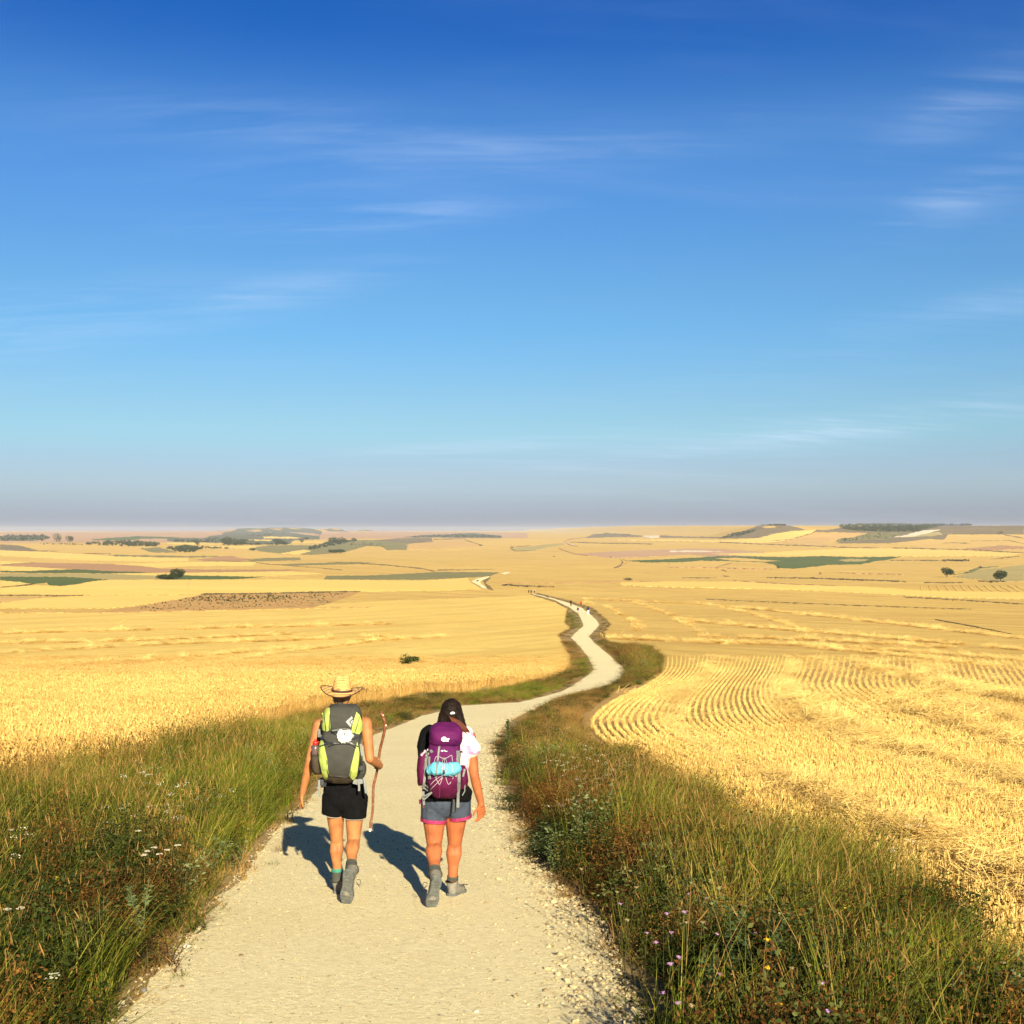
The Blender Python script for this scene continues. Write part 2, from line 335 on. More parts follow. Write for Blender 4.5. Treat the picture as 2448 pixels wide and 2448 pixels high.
def build_land():
    us = np.concatenate([np.linspace(-2.2, -0.5, 50)[:-1], np.linspace(-0.5, 0.5, 560), np.linspace(0.5, 2.2, 50)[1:]])
    ys = np.concatenate([np.exp(np.linspace(math.log(2.0), math.log(1200), 170))[:-1], np.linspace(1200, 4000, 110)[:-1], np.linspace(4000, 12800, 70)])
    U, Y = np.meshgrid(us, ys); X = U*Y; Z = terr(X, Y)
    v = np.stack([X, Y, Z], -1).reshape(-1, 3); nu, ny = len(us), len(ys)
    i = np.arange(ny-1)[:, None]*nu + np.arange(nu-1)[None]; q = np.stack([i, i+1, i+nu+1, i+nu], -1).reshape(-1, 4)
    # the slope behind the camera
    xb = np.linspace(-60, 60, 25); yb = np.linspace(-60, 2.0, 14); XB, YB = np.meshgrid(xb, yb); ZB = terr(XB, YB) - 0.02
    vb = np.stack([XB, YB, ZB], -1).reshape(-1, 3); n0 = len(v)
    j = n0 + np.arange(13)[:, None]*25 + np.arange(24)[None]; qb = np.stack([j, j+1, j+26, j+25], -1).reshape(-1, 4)
    XS = []
    me = smooth(mesh_np('ground', np.vstack([v, vb]), np.vstack([q, qb])))
    tag(link('ground', me, M_land), kind='structure')
build_land()

def field(c, name, mat, pts, layer=1, **k): return drape(name, px(c, pts), mat, layer, **k)
def band(c, pts, w, w1=None, mat=None, name='field_margin', layer=6, lift=0.0, ragged=0.75):
    s = CROPS[c][2]; return drape(name, strip_px(jitter_poly(px(c, pts), 7, 0.3, closed=False), 0.85*w/s, 0.85*(w1 if w1 is not None else w)/s, ragged), mat or M_margin, layer, step=40, amp=0, lift=lift*0.3)

field('V', 'wheat_field', M_strawl, [(-80, 1158), (200, 1156), (480, 1146), (760, 1132), (900, 1128), (1000, 1124), (1020, 1128), (1050, 1136), (1072, 1148), (1068, 1175), (1078, 1186), (1055, 1198), (1067, 1218), (1082, 1240), (1075, 1264), (1048, 1276), (967, 1297), (900, 1307), (790, 1313), (620, 1332), (480, 1372), (260, 1440), (0, 1470), (-80, 1478)], 1)
# --- far left and middle distance (crops A, B, C, D)
field('A', 'far_plain', M_pink, [(0, 92), (1932, 80), (1932, 200), (0, 205)], 1)  # pink is part reddish soil, part distant haze put into the colour
field('B', 'far_plain', M_pink, [(216, 78), (1932, 85), (3700, 100), (3700, 158), (1932, 160), (216, 200)], 1)
field('A', 'far_meadow', M_teal, [(0, 138), (300, 135), (450, 128), (510, 150), (500, 162), (330, 185), (0, 186)], 2)
field('A', 'far_meadow', M_green, [(930, 168), (1200, 150), (1400, 136), (1750, 146), (1880, 156), (1700, 162), (1450, 163), (1380, 178), (960, 178)], 2)
field('B', 'far_meadow', M_teal, [(0, 160), (380, 155), (430, 135), (700, 110), (1000, 118), (1290, 130), (1300, 112), (1560, 142), (1560, 168), (1300, 178), (1270, 215), (900, 225), (560, 205), (100, 195), (0, 185)], 2)
field('B', 'far_hill', M_teal, [(560, 108), (690, 74), (740, 48), (840, 40), (890, 56), (960, 58), (1090, 42), (1180, 30), (1290, 28), (1380, 44), (1500, 64), (1590, 86), (1560, 140), (1000, 150), (560, 140)], 2)
field('B', 'far_hill', M_teal, [(1600, 72), (1690, 54), (1720, 42), (1780, 60), (1860, 96), (1800, 104), (1700, 92)], 2)
field('C', 'far_hill', M_teal, [(225, 80), (250, 70), (310, 66), (375, 72), (395, 82), (300, 86)], 2)
field('B', 'far_field', M_pink, [(1250, 98), (1400, 100), (1560, 116), (1560, 134), (1400, 122)], 3)
field('B', 'far_field', M_straw, [(980, 142), (1250, 142), (1390, 155), (1300, 162), (1000, 160)], 3)
field('B', 'far_field', M_straw, [(830, 172), (1080, 172), (1060, 185), (840, 184)], 3)
field('B', 'far_field', M_straw, [(0, 206), (280, 206), (340, 212), (550, 214), (540, 222), (300, 222), (0, 216)], 3)
field('B', 'far_field', M_straw, [(1270, 196), (1600, 194), (1600, 202), (1290, 206)], 3)
field('B', 'far_field', M_straw, [(440, 240), (900, 234), (940, 244), (860, 262), (640, 262), (420, 252)], 3)
field('B', 'far_field', M_straw, [(0, 246), (110, 236), (180, 244), (60, 262), (0, 262)], 3)
field('A', 'scrub_slope', M_scrub, [(0, 222), (180, 230), (300, 258), (390, 285), (330, 292), (0, 280)], 2)
field('A', 'scrub_slope', M_olive, [(1440, 262), (1640, 252), (1820, 305), (1620, 305), (1530, 298)], 2)
field('A', 'stubble_field', M_tan, [(0, 208), (850, 225), (1430, 262), (1540, 305), (1932, 320), (1932, 335), (1150, 330), (850, 308), (340, 290), (390, 285), (180, 230)], 1)
field('A', 'wheat_field', M_straw, [(0, 282), (340, 295), (850, 320), (1150, 345), (1932, 365), (1932, 395), (1620, 400), (1000, 388), (400, 362), (0, 340)], 2)
field('A', 'stubble_field', M_tan, [(0, 342), (400, 364), (1000, 390), (1620, 402), (1080, 418), (350, 406), (0, 392)], 2)
field('A', 'wheat_field', M_straw, [(1100, 428), (1500, 412), (1932, 402), (2400, 398), (2650, 400), (2600, 440), (1932, 446), (1650, 460), (1400, 436)], 2)
field('A', 'wheat_field', M_straw, [(0, 392), (340, 408), (0, 430)], 2)
field('A', 'ploughed_field', M_brown, [(0, 432), (350, 408), (1080, 420), (1400, 440), (1650, 470), (1932, 478), (2300, 482), (3020, 480), (3120, 490), (2600, 500), (1932, 512), (1550, 512), (1150, 500), (700, 475), (260, 450), (0, 440)], 3)
field('A', 'wheat_field', M_straw, [(0, 442), (260, 452), (690, 474), (300, 492), (0, 492)], 3)
field('A', 'green_field', M_green, [(0, 494), (300, 495), (760, 478), (1130, 497), (1560, 510), (1400, 516), (1100, 520), (860, 515), (300, 514), (0, 504)], 4)
field('A', 'wheat_field', M_straw, [(1130, 522), (1600, 514), (1932, 514), (2500, 506), (3000, 500), (3300, 520), (2900, 545), (2400, 552), (1932, 546), (1500, 540)], 3)
field('A', 'weedy_stubble', M_olivet, [(0, 518), (700, 520), (1130, 524), (1640, 545), (1932, 547), (1932, 583), (1100, 583), (700, 556), (0, 553)], 3)
field('A', 'green_field', M_green, [(0, 553), (700, 556), (1000, 575), (1110, 585), (960, 597), (800, 628), (620, 648), (500, 640), (480, 615), (330, 630), (260, 620), (0, 590)], 4)
field('B', 'green_field', M_green, [(165, 540), (500, 545), (760, 552), (1000, 554), (860, 566), (640, 580), (0, 583), (0, 545)], 4)
field('A', 'wheat_field', M_straw, [(0, 592), (200, 608), (325, 630), (160, 645), (0, 660)], 5)
field('A', 'wheat_field', M_straw, [(0, 672), (330, 642), (620, 650), (800, 632), (960, 600), (1110, 588), (1932, 585), (1932, 735), (1500, 742), (850, 745), (0, 742)], 5)
field('B', 'wheat_field', M_straw, [(216, 585), (1000, 582), (1720, 586), (2600, 596), (3080, 565), (3110, 610), (3210, 680), (2950, 690), (2000, 708), (1600, 712), (1000, 732), (216, 738)], 4)
field('A', 'wheat_field', M_straw, [(380, 775), (830, 752), (1300, 748), (2060, 742), (1750, 800), (1400, 852), (1080, 880), (0, 878), (0, 825)], 5)
field('A', 'stubble_field', M_orange, [(0, 760), (420, 765), (380, 780), (200, 800), (0, 820)], 5)
field('G', 'fallow_field', M_fallow, [(480, 140), (620, 120), (760, 98), (900, 75), (1040, 47), (1400, 42), (1850, 33), (1750, 70), (1680, 95), (1590, 115), (1100, 128), (760, 137)], 6)
band('G', [(1030, 46), (1400, 42), (1850, 32)], 7, layer=8, lift=0.3)
band('A', [(0, 748), (300, 745), (560, 750), (850, 747)], 13, 4, layer=8, lift=0.2)
band('A', [(0, 663), (160, 650), (330, 634)], 8, layer=8, lift=0.2)
band('A', [(340, 288), (600, 292)], 8, layer=6)
band('A', [(850, 314), (1130, 318), (1140, 340)], 8, layer=6)
band('A', [(1160, 335), (1932, 350), (2250, 345)], 16, layer=6, mat=M_olive)
band('A', [(0, 434), (350, 408)], 6, layer=6)
band('B', [(400, 390), (900, 402), (980, 420), (1500, 460), (1800, 485)], 6, layer=6)
band('G', [(0, 138), (480, 140), (1100, 128), (1600, 116), (1932, 112)], 4, layer=8, mat=M_orange)
# olive hillside left of the middle
field('B', 'olive_hillside', M_olive, [(900, 255), (1050, 230), (1560, 232), (1600, 210), (1800, 178), (2140, 178), (2540, 152), (2716, 152), (2716, 178), (2660, 186), (2480, 220), (2460, 278), (2250, 278), (2200, 243), (2050, 238), (1820, 300), (1480, 330), (1340, 325), (1160, 315), (950, 295), (900, 270)], 3)
field('C', 'green_patch', M_olive, [(560, 205), (680, 195), (760, 222), (740, 276), (540, 272), (520, 235)], 4)
field('C', 'scrub_slope', M_scrub, [(420, 178), (820, 152), (1000, 152), (1000, 182), (1020, 200), (760, 212), (500, 190)], 4)
field('B', 'wheat_field', M_straw, [(1165, 315), (1380, 277), (1480, 290), (1340, 328)], 4)
field('B', 'stubble_field', M_tan, [(650, 335), (860, 290), (940, 292), (1160, 325), (1360, 350), (1000, 358), (740, 360)], 3)
field('B', 'ploughed_field', M_brown, [(300, 380), (480, 355), (640, 337), (760, 365), (850, 372), (800, 390), (400, 395)], 4)
field('B', 'weedy_stubble', M_olive, [(800, 382), (1000, 362), (1360, 357), (1370, 383), (1000, 392), (870, 395)], 4)
field('B', 'weedy_stubble', M_olive, [(1080, 430), (1700, 407), (1932, 403), (2150, 415), (1900, 424), (1300, 440)], 4)
field('B', 'stubble_field', M_tan, [(300, 310), (620, 265), (840, 268), (760, 310), (640, 332), (460, 325)], 2)
field('C', 'weedy_field', M_olive, [(-110, 582), (-90, 548), (0, 545), (420, 540), (900, 515), (1040, 506), (1690, 508), (1600, 545), (1450, 560), (1100, 575), (860, 585), (300, 583)], 5)
band('C', [(0, 405), (230, 415), (540, 435), (900, 470), (1030, 500)], 9, layer=6)
band('C', [(1050, 486), (1300, 484), (1640, 478)], 10, 3, layer=6)
band('C', [(1310, 162), (1420, 205), (1520, 233)], 5, layer=6); band('C', [(1010, 172), (1310, 164)], 7, layer=6)
field('C', 'stubble_field', M_orange, [(740, 222), (940, 195), (1300, 172), (1480, 235), (1100, 268), (740, 276)], 4)
field('C', 'far_wood_floor', M_teal, [(700, 146), (900, 128), (1150, 118), (1280, 110), (1430, 104), (1560, 120), (1710, 132), (1715, 156), (1300, 154), (1040, 148)], 4)
field('D', 'rocky_scrub', M_scrub, [(850, 156), (920, 122), (1060, 108), (1300, 118), (1440, 132), (1430, 145), (1180, 145), (950, 152)], 4)
field('D', 'scrub_slope', M_scrub, [(1615, 128), (1932, 142), (2500, 150), (2250, 158), (1932, 154), (1615, 152)], 3)
field('D', 'chalk_bank', M_chalk, [(1440, 142), (1480, 132), (1610, 130), (1612, 150), (1520, 158)], 5)
field('D', 'olive_patch', M_olivet, [(100, 262), (130, 292), (280, 290), (370, 275), (500, 246), (640, 224), (620, 210), (420, 226), (230, 250)], 4)
band('D', [(100, 250), (130, 250), (290, 232)], 6, layer=6); band('D', [(80, 265), (150, 292), (350, 282)], 6, layer=6)
band('D', [(860, 152), (720, 165), (640, 192), (680, 222), (780, 240)], 9, layer=6, mat=M_brown)
band('D', [(640, 190), (655, 205), (760, 238)], 5, layer=8, name='farm_track', mat=M_chalk)
band('D', [(700, 198), (960, 208), (1300, 212), (1550, 218)], 7, layer=6)
band('D', [(580, 262), (640, 285), (740, 318), (880, 340)], 9, 4, layer=6, mat=M_brown)
band('D', [(1150, 465), (1215, 440), (1245, 405), (1215, 372)], 11, layer=6)
band('D', [(1190, 462), (1270, 420), (1290, 392), (1240, 376)], 7, layer=7, name='farm_track', mat=M_brown)
field('D', 'ploughed_field', M_pink, [(760, 318), (1000, 302), (1300, 285), (1932, 262), (2260, 268), (2700, 300), (2400, 372), (1932, 325), (1500, 350), (1150, 362), (950, 345)], 3)
field('D', 'wheat_field', M_tan, [(0, 162), (240, 158), (640, 175), (620, 208), (420, 224), (100, 250), (-700, 290), (-300, 200)], 2)
band('D', [(0, 640), (80, 640), (300, 655), (540, 660)], 13, 5, layer=6, lift=0.4)
band('D', [(340, 732), (430, 745), (480, 770)], 7, layer=6, lift=0.2)
band('D', [(0, 622), (900, 614), (1220, 598), (1700, 600)], 4, layer=5, mat=M_brown)
# --- right middle distance (crops E, F, H)
field('E', 'scrub_slope', M_scrub, [(510, 250), (600, 205), (780, 165), (860, 135), (940, 108), (1190, 108), (1300, 130), (1400, 158), (1280, 165), (1050, 205), (900, 243), (650, 245)], 4)
field('E', 'wood_floor', M_wood, [(520, 245), (640, 195), (820, 168), (900, 150), (860, 180), (720, 225), (640, 238)], 5)
field('E', 'wheat_field', M_straw, [(-600, 262), (0, 255), (300, 262), (560, 268), (930, 243), (1050, 208), (1300, 168), (1510, 160), (1440, 200), (1280, 250), (1060, 282), (800, 292), (500, 283), (100, 275)], 5)
band('E', [(1510, 178), (1380, 220), (1250, 255), (1060, 272)], 7, layer=8)
field('E', 'stubble_field', M_orange, [(1060, 284), (1280, 255), (1420, 215), (1510, 188), (1932, 188), (2030, 190), (1980, 220), (1800, 240), (1600, 288), (1700, 315), (1932, 330), (1500, 322)], 4)
band('E', [(510, 284), (940, 305), (1500, 325), (1900, 342), (2160, 345)], 7, layer=8)
field('E', 'stubble_field', M_straw, [(1300, 372), (1900, 348), (2400, 352), (3000, 372), (3600, 400), (3500, 425), (2400, 432), (1560, 425), (900, 428), (430, 405), (950, 397)], 4)
field('E', 'pale_soil', M_chalk, [(0, 372), (350, 372), (550, 384), (300, 386), (0, 384)], 5)
field('E', 'green_field', M_green, [(-420, 476), (0, 460), (520, 430), (740, 430), (1200, 440), (1550, 428), (1932, 440), (2390, 432), (2230, 468), (2110, 482), (1970, 512), (1640, 517), (1400, 545), (1280, 555), (1120, 548), (1090, 515), (950, 490), (600, 478), (320, 475), (130, 490), (-240, 492)], 6)
field('E', 'dry_patch', M_tan, [(470, 452), (700, 447), (1000, 470), (1150, 480), (980, 486), (640, 477)], 7)
field('E', 'dry_patch', M_olivet, [(1730, 470), (1850, 455), (2060, 462), (2000, 482), (1800, 488)], 7)
field('E', 'stubble_field', M_tan, [(0, 495), (130, 492), (320, 478), (660, 492), (470, 545), (0, 540)], 5)
band('E', [(470, 545), (650, 495)], 5, layer=8); band('E', [(0, 542), (470, 548), (1060, 562)], 5, layer=8, mat=M_brown)
band('E', [(130, 650), (300, 652), (490, 652)], 7, layer=8); band('E', [(550, 632), (620, 638)], 8, layer=8)
band('E', [(1000, 650), (1450, 655), (1600, 660), (1932, 672), (2100, 676), (2400, 690), (2430, 695)], 5, 12, layer=8, lift=0.3)
band('E', [(660, 680), (1200, 712), (1700, 730)], 4, layer=7, mat=M_brown)
band('E', [(530, 565), (590, 588)], 6, layer=7)
field('F', 'scrub_slope', M_scrub, [(-120, 160), (0, 148), (60, 130), (400, 120), (800, 140), (900, 128), (1100, 118), (1932, 114), (1932, 205), (1150, 205), (1110, 260), (970, 250), (560, 295), (0, 297), (100, 262), (250, 240), (320, 195), (0, 182), (-480, 182), (-400, 160)], 4)
field('F', 'wood_floor', M_wood, [(40, 140), (340, 118), (1000, 118), (1090, 120), (820, 180), (500, 178), (200, 165)], 5)
field('F', 'scrub_slope', M_olive, [(320, 195), (640, 190), (660, 220), (520, 262), (240, 260), (0, 285), (40, 250), (180, 240)], 5)
field('F', 'chalk_bank', M_chalk, [(560, 234), (700, 217), (800, 190), (920, 165), (1080, 157), (1000, 180), (950, 195), (820, 225), (700, 234)], 6)
field('F', 'chalk_bank', M_olivet, [(700, 236), (820, 227), (950, 197), (1060, 180), (1100, 210), (970, 222)], 6)
field('F', 'stubble_field', M_tan, [(1150, 208), (1932, 206), (1932, 330), (1690, 316), (1380, 348), (850, 345), (560, 300), (970, 255), (1110, 262)], 3)
band('F', [(580, 345), (850, 350), (1050, 356), (1380, 362), (1560, 370), (1800, 388), (1932, 396)], 8, 5, layer=8)
band('F', [(1090, 298), (1200, 293), (1380, 298)], 7, layer=8); band('F', [(1680, 190), (1750, 215), (1932, 245)], 8, layer=8); band('F', [(1380, 275), (1780, 268), (1932, 302)], 4, layer=8)
field('F', 'ploughed_field', M_brown, [(1340, 352), (1500, 338), (1690, 318), (1932, 332), (1932, 352), (1560, 368)], 6)
band('F', [(560, 472), (900, 472), (1100, 476)], 5, 8, layer=8); band('F', [(1090, 474), (1240, 474), (1370, 476)], 15, layer=8, lift=0.8)
band('F', [(1590, 460), (1750, 445), (1880, 430)], 6, layer=8)
field('F', 'hedge_bank', M_olive, [(1210, 618), (1340, 600), (1380, 575), (1450, 548), (1670, 530), (1660, 540), (1480, 558), (1400, 600), (1300, 616)], 7)
field('F', 'weedy_stubble', M_olivet, [(1450, 570), (1700, 545), (1932, 520), (1932, 685), (1750, 690), (1200, 640), (1400, 605)], 5)
band('F', [(1460, 684), (1600, 690), (1740, 688)], 9, layer=8, lift=0.3); band('F', [(910, 700), (1100, 702), (1310, 698)], 8, layer=8); band('F', [(0, 598), (300, 608), (700, 618)], 4, layer=8, mat=M_brown)
for k, xx in enumerate(range(880, 1932, 85)):
    band('F', [(xx - 10 - k*4, 730), (xx + 10 + k*5, 792)], 7, layer=7, name='straw_swath', mat=M_straw)
field('E', 'wheat_field', M_straw, [(-500, 700), (0, 690), (700, 690), (1200, 720), (2000, 740), (2500, 775), (3500, 800), (3640, 800), (3640, 870), (2800, 850), (2000, 808), (1200, 770), (200, 750), (-500, 730)], 4)
band('H', [(530, 60), (750, 70), (1200, 88), (1700, 105)], 2.2, layer=8, ragged=0.95); band('H', [(1400, 50), (1650, 64), (1932, 82)], 3.2, layer=8, ragged=0.95); band('H', [(1540, 150), (1700, 178), (1880, 215)], 2.6, layer=8, ragged=0.95)
# --- path and verges, outlines traced at ground level
LEFT_EDGE = [(205, 1960), (218, 1932), (261, 1884), (308, 1826), (363, 1768), (410, 1706), (457, 1659), (497, 1605), (526, 1558), (577, 1518), (598, 1492), (640, 1450), (672, 1420), (699, 1390), (736, 1376), (766, 1364), (799, 1351), (874, 1332), (940, 1328), (979, 1326), (1024, 1315), (1063, 1304), (1088, 1289), (1112, 1272), (1121, 1263), (1115, 1252), (1110, 1240), (1094, 1220), (1077, 1203), (1085, 1195), (1101, 1181), (1097, 1169), (1091, 1158), (1074, 1146), (1048, 1133), (1024, 1126), (1002, 1120.5)]
RIGHT_EDGE = [(1235, 1960), (1213, 1932), (1171, 1879), (1151, 1817), (1123, 1747), (1074, 1699), (1029, 1660), (998, 1598), (970, 1546), (945, 1491), (932, 1442), (926, 1411), (943, 1382), (955, 1365), (980, 1350), (1009, 1338), (1051, 1316), (1097, 1305), (1146, 1293), (1173, 1280), (1180, 1265), (1171, 1255), (1154, 1240), (1134, 1223), (1120, 1212), (1111, 1201), (1122, 1189), (1131, 1179), (1125, 1170), (1113, 1159), (1098, 1147), (1073, 1138), (1048, 1130.5), (1012, 1120)]
WHEAT_EDGE = [(-60, 1542), (0, 1530), (130, 1502), (260, 1474), (400, 1424), (480, 1386), (560, 1354), (620, 1338), (700, 1330), (790, 1313), (850, 1311), (901, 1307), (967, 1297), (1010, 1285), (1048, 1276), (1073, 1264), (1080, 1240), (1065, 1218), (1053, 1198), (1076, 1186), (1066, 1175), (1070, 1149), (1048, 1137), (1020, 1128), (1000, 1121)]
STUB_EDGE = [(2010, 1960), (1932, 1907), (1906, 1876), (1861, 1815), (1799, 1763), (1723, 1708), (1632, 1675), (1555, 1647), (1488, 1610), (1418, 1574), (1341, 1537), (1255, 1480), (1203, 1441), (1123, 1401), (1090, 1372), (1097, 1350), (1129, 1326), (1159, 1303), (1215, 1289), (1244, 1269), (1246, 1238), (1220, 1222), (1178, 1221), (1146, 1211), (1139, 1193), (1152, 1178), (1141, 1166), (1117, 1147), (1073, 1133), (1048, 1127), (1014, 1118.5)]
def world(pts, c='V'):
    u, v = zip(*px(c, pts)); x, y = hit(u, v); return [(float(a), float(b)) for a, b in zip(x, y)]
LE, RE, WE, SE = world(LEFT_EDGE), world(RIGHT_EDGE), world(WHEAT_EDGE), world(STUB_EDGE)
def densify(p, step, amp, seed):
    rg = np.random.default_rng(seed); out = []
    for (a, b) in zip(p[:-1], p[1:]):
        a = np.array(a); b = np.array(b); d = np.hypot(*(b-a)); st = max(step, 0.02*a[1]); k = max(1, int(d/st))
        for j in range(k): out.append(tuple(a + (b-a)*j/k + rg.normal(0, amp, 2)))
    out.append(p[-1]); return out
LEd, REd = densify(LE, 0.25, 0.025, 1), densify(RE, 0.25, 0.03, 2)
def near(p, q): return [(0.55*p[0][0]*0 + q, p[0][1] - 5)]
x0l, x0r = LE[0][0] + 0.15, RE[0][0] - 0.1
PATH_POLY = [(x0l + 0.1, 1.2)] + LEd + REd[::-1] + [(x0r - 0.2, 1.2)]
drape_xy('path', PATH_POLY, M_path, 3)
field('Q', 'path', M_path, [(272, 158), (235, 150), (205, 128), (150, 100), (195, 78), (285, 60), (288, 68), (235, 88), (212, 104), (240, 128), (262, 148)], 9, amp=0.15)
field('Q', 'path', M_path, [(375, 40), (415, 28), (448, 26), (430, 36), (400, 44)], 9, amp=0.1)
field('Q', 'field_margin', M_margin, [(288, 66), (240, 90), (262, 128), (275, 155), (320, 165), (300, 140), (258, 110), (300, 70)], 8, amp=0.2)
VL_POLY = LE + WE[::-1] + [(-9.0, 4.0), (x0l - 0.3, 3.0)]
VR_POLY = RE + SE[::-1] + [(6.2, 4.2), (x0r, 3.0)]
drape_xy('verge_soil', [p for p in VL_POLY if p[1] > 2.5], M_verge, 1)
drape_xy('verge_soil', [p for p in VR_POLY if p[1] > 2.5], M_verge, 1)
# bare ground between the stubble rows
M_rowsoil = ground_mat('stubble_soil', (0.42, 0.25, 0.075), (0.50, 0.31, 0.10), (0.31, 0.175, 0.05), big=0.2, fine=3.0, bumpscale=8.0)
drape_xy('stubble_ground', [p for p in SE if p[1] < 104] + [(24, 99), (30, 108), (38, 96), (46, 103), (44, 92), (8.0, 4.6)], M_rowsoil, 1)
# ------------------------------------------------------------------ plant prototypes (kept out of the scene, instanced as stuff)
def blades(n, h, w, spread, lean, curve, seed, segs=3, wind=(0.0, 0.0), tip=0.12, tintvar=0.2, droop=0.0):
    """n tapering blades: vertices, quads and a tint offset for each vertex"""
    g = np.random.default_rng(seed); t = np.linspace(0, 1, segs + 1)
    a = g.uniform(0, 2*math.pi, n); r = spread*np.sqrt(g.uniform(0, 1, n)); bx, by = r*np.cos(a), r*np.sin(a)
    d = g.uniform(0, 2*math.pi, n); hh = g.uniform(h[0], h[1], n); le = g.uniform(0, lean, n); cu = g.uniform(0.2, 1, n)*curve
    off = (le[:, None]*t + cu[:, None]*t**2)*hh[:, None]
    X = bx[:, None] + np.cos(d)[:, None]*off + wind[0]*hh[:, None]*t**2; Y = by[:, None] + np.sin(d)[:, None]*off + wind[1]*hh[:, None]*t**2
    Z = hh[:, None]*(t - (0.25*cu[:, None] + droop)*t**3)
    wd = g.uniform(0, 2*math.pi, n); ww = (w*g.uniform(0.7, 1.3, n))[:, None]*(1 - (1 - tip)*t**1.4)/2
    P = np.stack([X, Y, Z], -1); S = np.stack([np.cos(wd)[:, None]*ww, np.sin(wd)[:, None]*ww, 0*ww], -1)
    V = np.stack([P - S, P + S], 2).reshape(-1, 3); k = 2*(segs + 1)
    q = np.array([[2*i, 2*i+1, 2*i+3, 2*i+2] for i in range(segs)]); Q = (np.arange(n)[:, None, None]*k + q).reshape(-1, 4)
    T = np.repeat(g.normal(0, tintvar, n), k)
    return V, Q, T, P[:, -1], hh
def heads(P, ln, w, seed, tint=0.0, lean=0.5, down=False, cross=2):
    """a slender seed head at every tip"""
    g = np.random.default_rng(seed); n = len(P); a = g.uniform(0, 2*math.pi, n); L = ln*g.uniform(0.7, 1.2, n); le = lean*g.uniform(0.3, 1.3, n)
    ax = np.stack([np.cos(a)*np.sin(le), np.sin(a)*np.sin(le), np.cos(le)*(1 if not down else 1)], -1)
    V = []; Q = []; T = []
    for c in range(cross):
        b = a + math.pi/2*c + 0.4; s = np.stack([np.cos(b), np.sin(b), 0*b], -1); s = s - ax*np.sum(s*ax, 1, keepdims=True); s /= np.linalg.norm(s, axis=1, keepdims=True)
        k = len(V)*0
        for tt, wwf in ((0, 0.35), (0.3, 1.0), (0.7, 0.85), (1.0, 0.1)):
            V.append(np.stack([P + ax*(L*tt)[:, None] - s*w*wwf/2, P + ax*(L*tt)[:, None] + s*w*wwf/2], 1))
    V = np.stack(V, 1)                        # n, cross*4, 2, 3
    nn = cross*8; Vf = V.reshape(-1, 3)
    q = []
    for c in range(cross):
        for i in range(3):
            j = c*8 + i*2; q.append([j, j+1, j+3, j+2])
    Q = (np.arange(n)[:, None, None]*nn + np.array(q)).reshape(-1, 4)
    return Vf, Q, np.full(len(Vf), tint) + np.repeat(g.normal(0, 0.12, n), nn)
def leaves(P, size, seed, tint=0.0, tv=0.15):
    """one small folded leaf at each point, random attitude"""
    g = np.random.default_rng(seed); n = len(P)
    u = g.normal(0, 1, (n, 3)); u[:, 2] = np.abs(u[:, 2])*0.6 - 0.1; u /= np.linalg.norm(u, axis=1, keepdims=True)
    v = np.cross(u, g.normal(0, 1, (n, 3))); v /= np.linalg.norm(v, axis=1, keepdims=True); s = size*g.uniform(0.6, 1.3, n)[:, None]
    V = np.stack([P, P + u*s*0.5 + v*s*0.22, P + u*s, P + u*s*0.5 - v*s*0.22], 1).reshape(-1, 3)
    Q = (np.arange(n)[:, None]*4 + np.arange(4)[None])
    return V, Q, np.full(len(V), tint) + np.repeat(g.normal(0, tv, n), 4)
def joinp(*parts):
    V = []; Q = []; T = []; k = 0
    for p in parts:
        V.append(p[0]); Q.append(p[1] + k); T.append(p[2]); k += len(p[0])
    return np.vstack(V), np.vstack(Q), np.concatenate(T)
def proto(col, name, parts, mats, which=None):
    V, Q, T = joinp(*parts); me = mesh_np(name, V, Q)
    a = me.attributes.new('blade', 'FLOAT', 'POINT'); a.data.foreach_set('value', T.astype(np.float32))
    for m in (mats if isinstance(mats, list) else [mats]): me.materials.append(m)
    if which:                                  # material index for each part
        idx = np.concatenate([np.full(len(p[1]), w, np.int32) for p, w in zip(parts, which)]); me.polygons.foreach_set('material_index', idx)
    o = bpy.data.objects.new(name, me); col.objects.link(o); return o
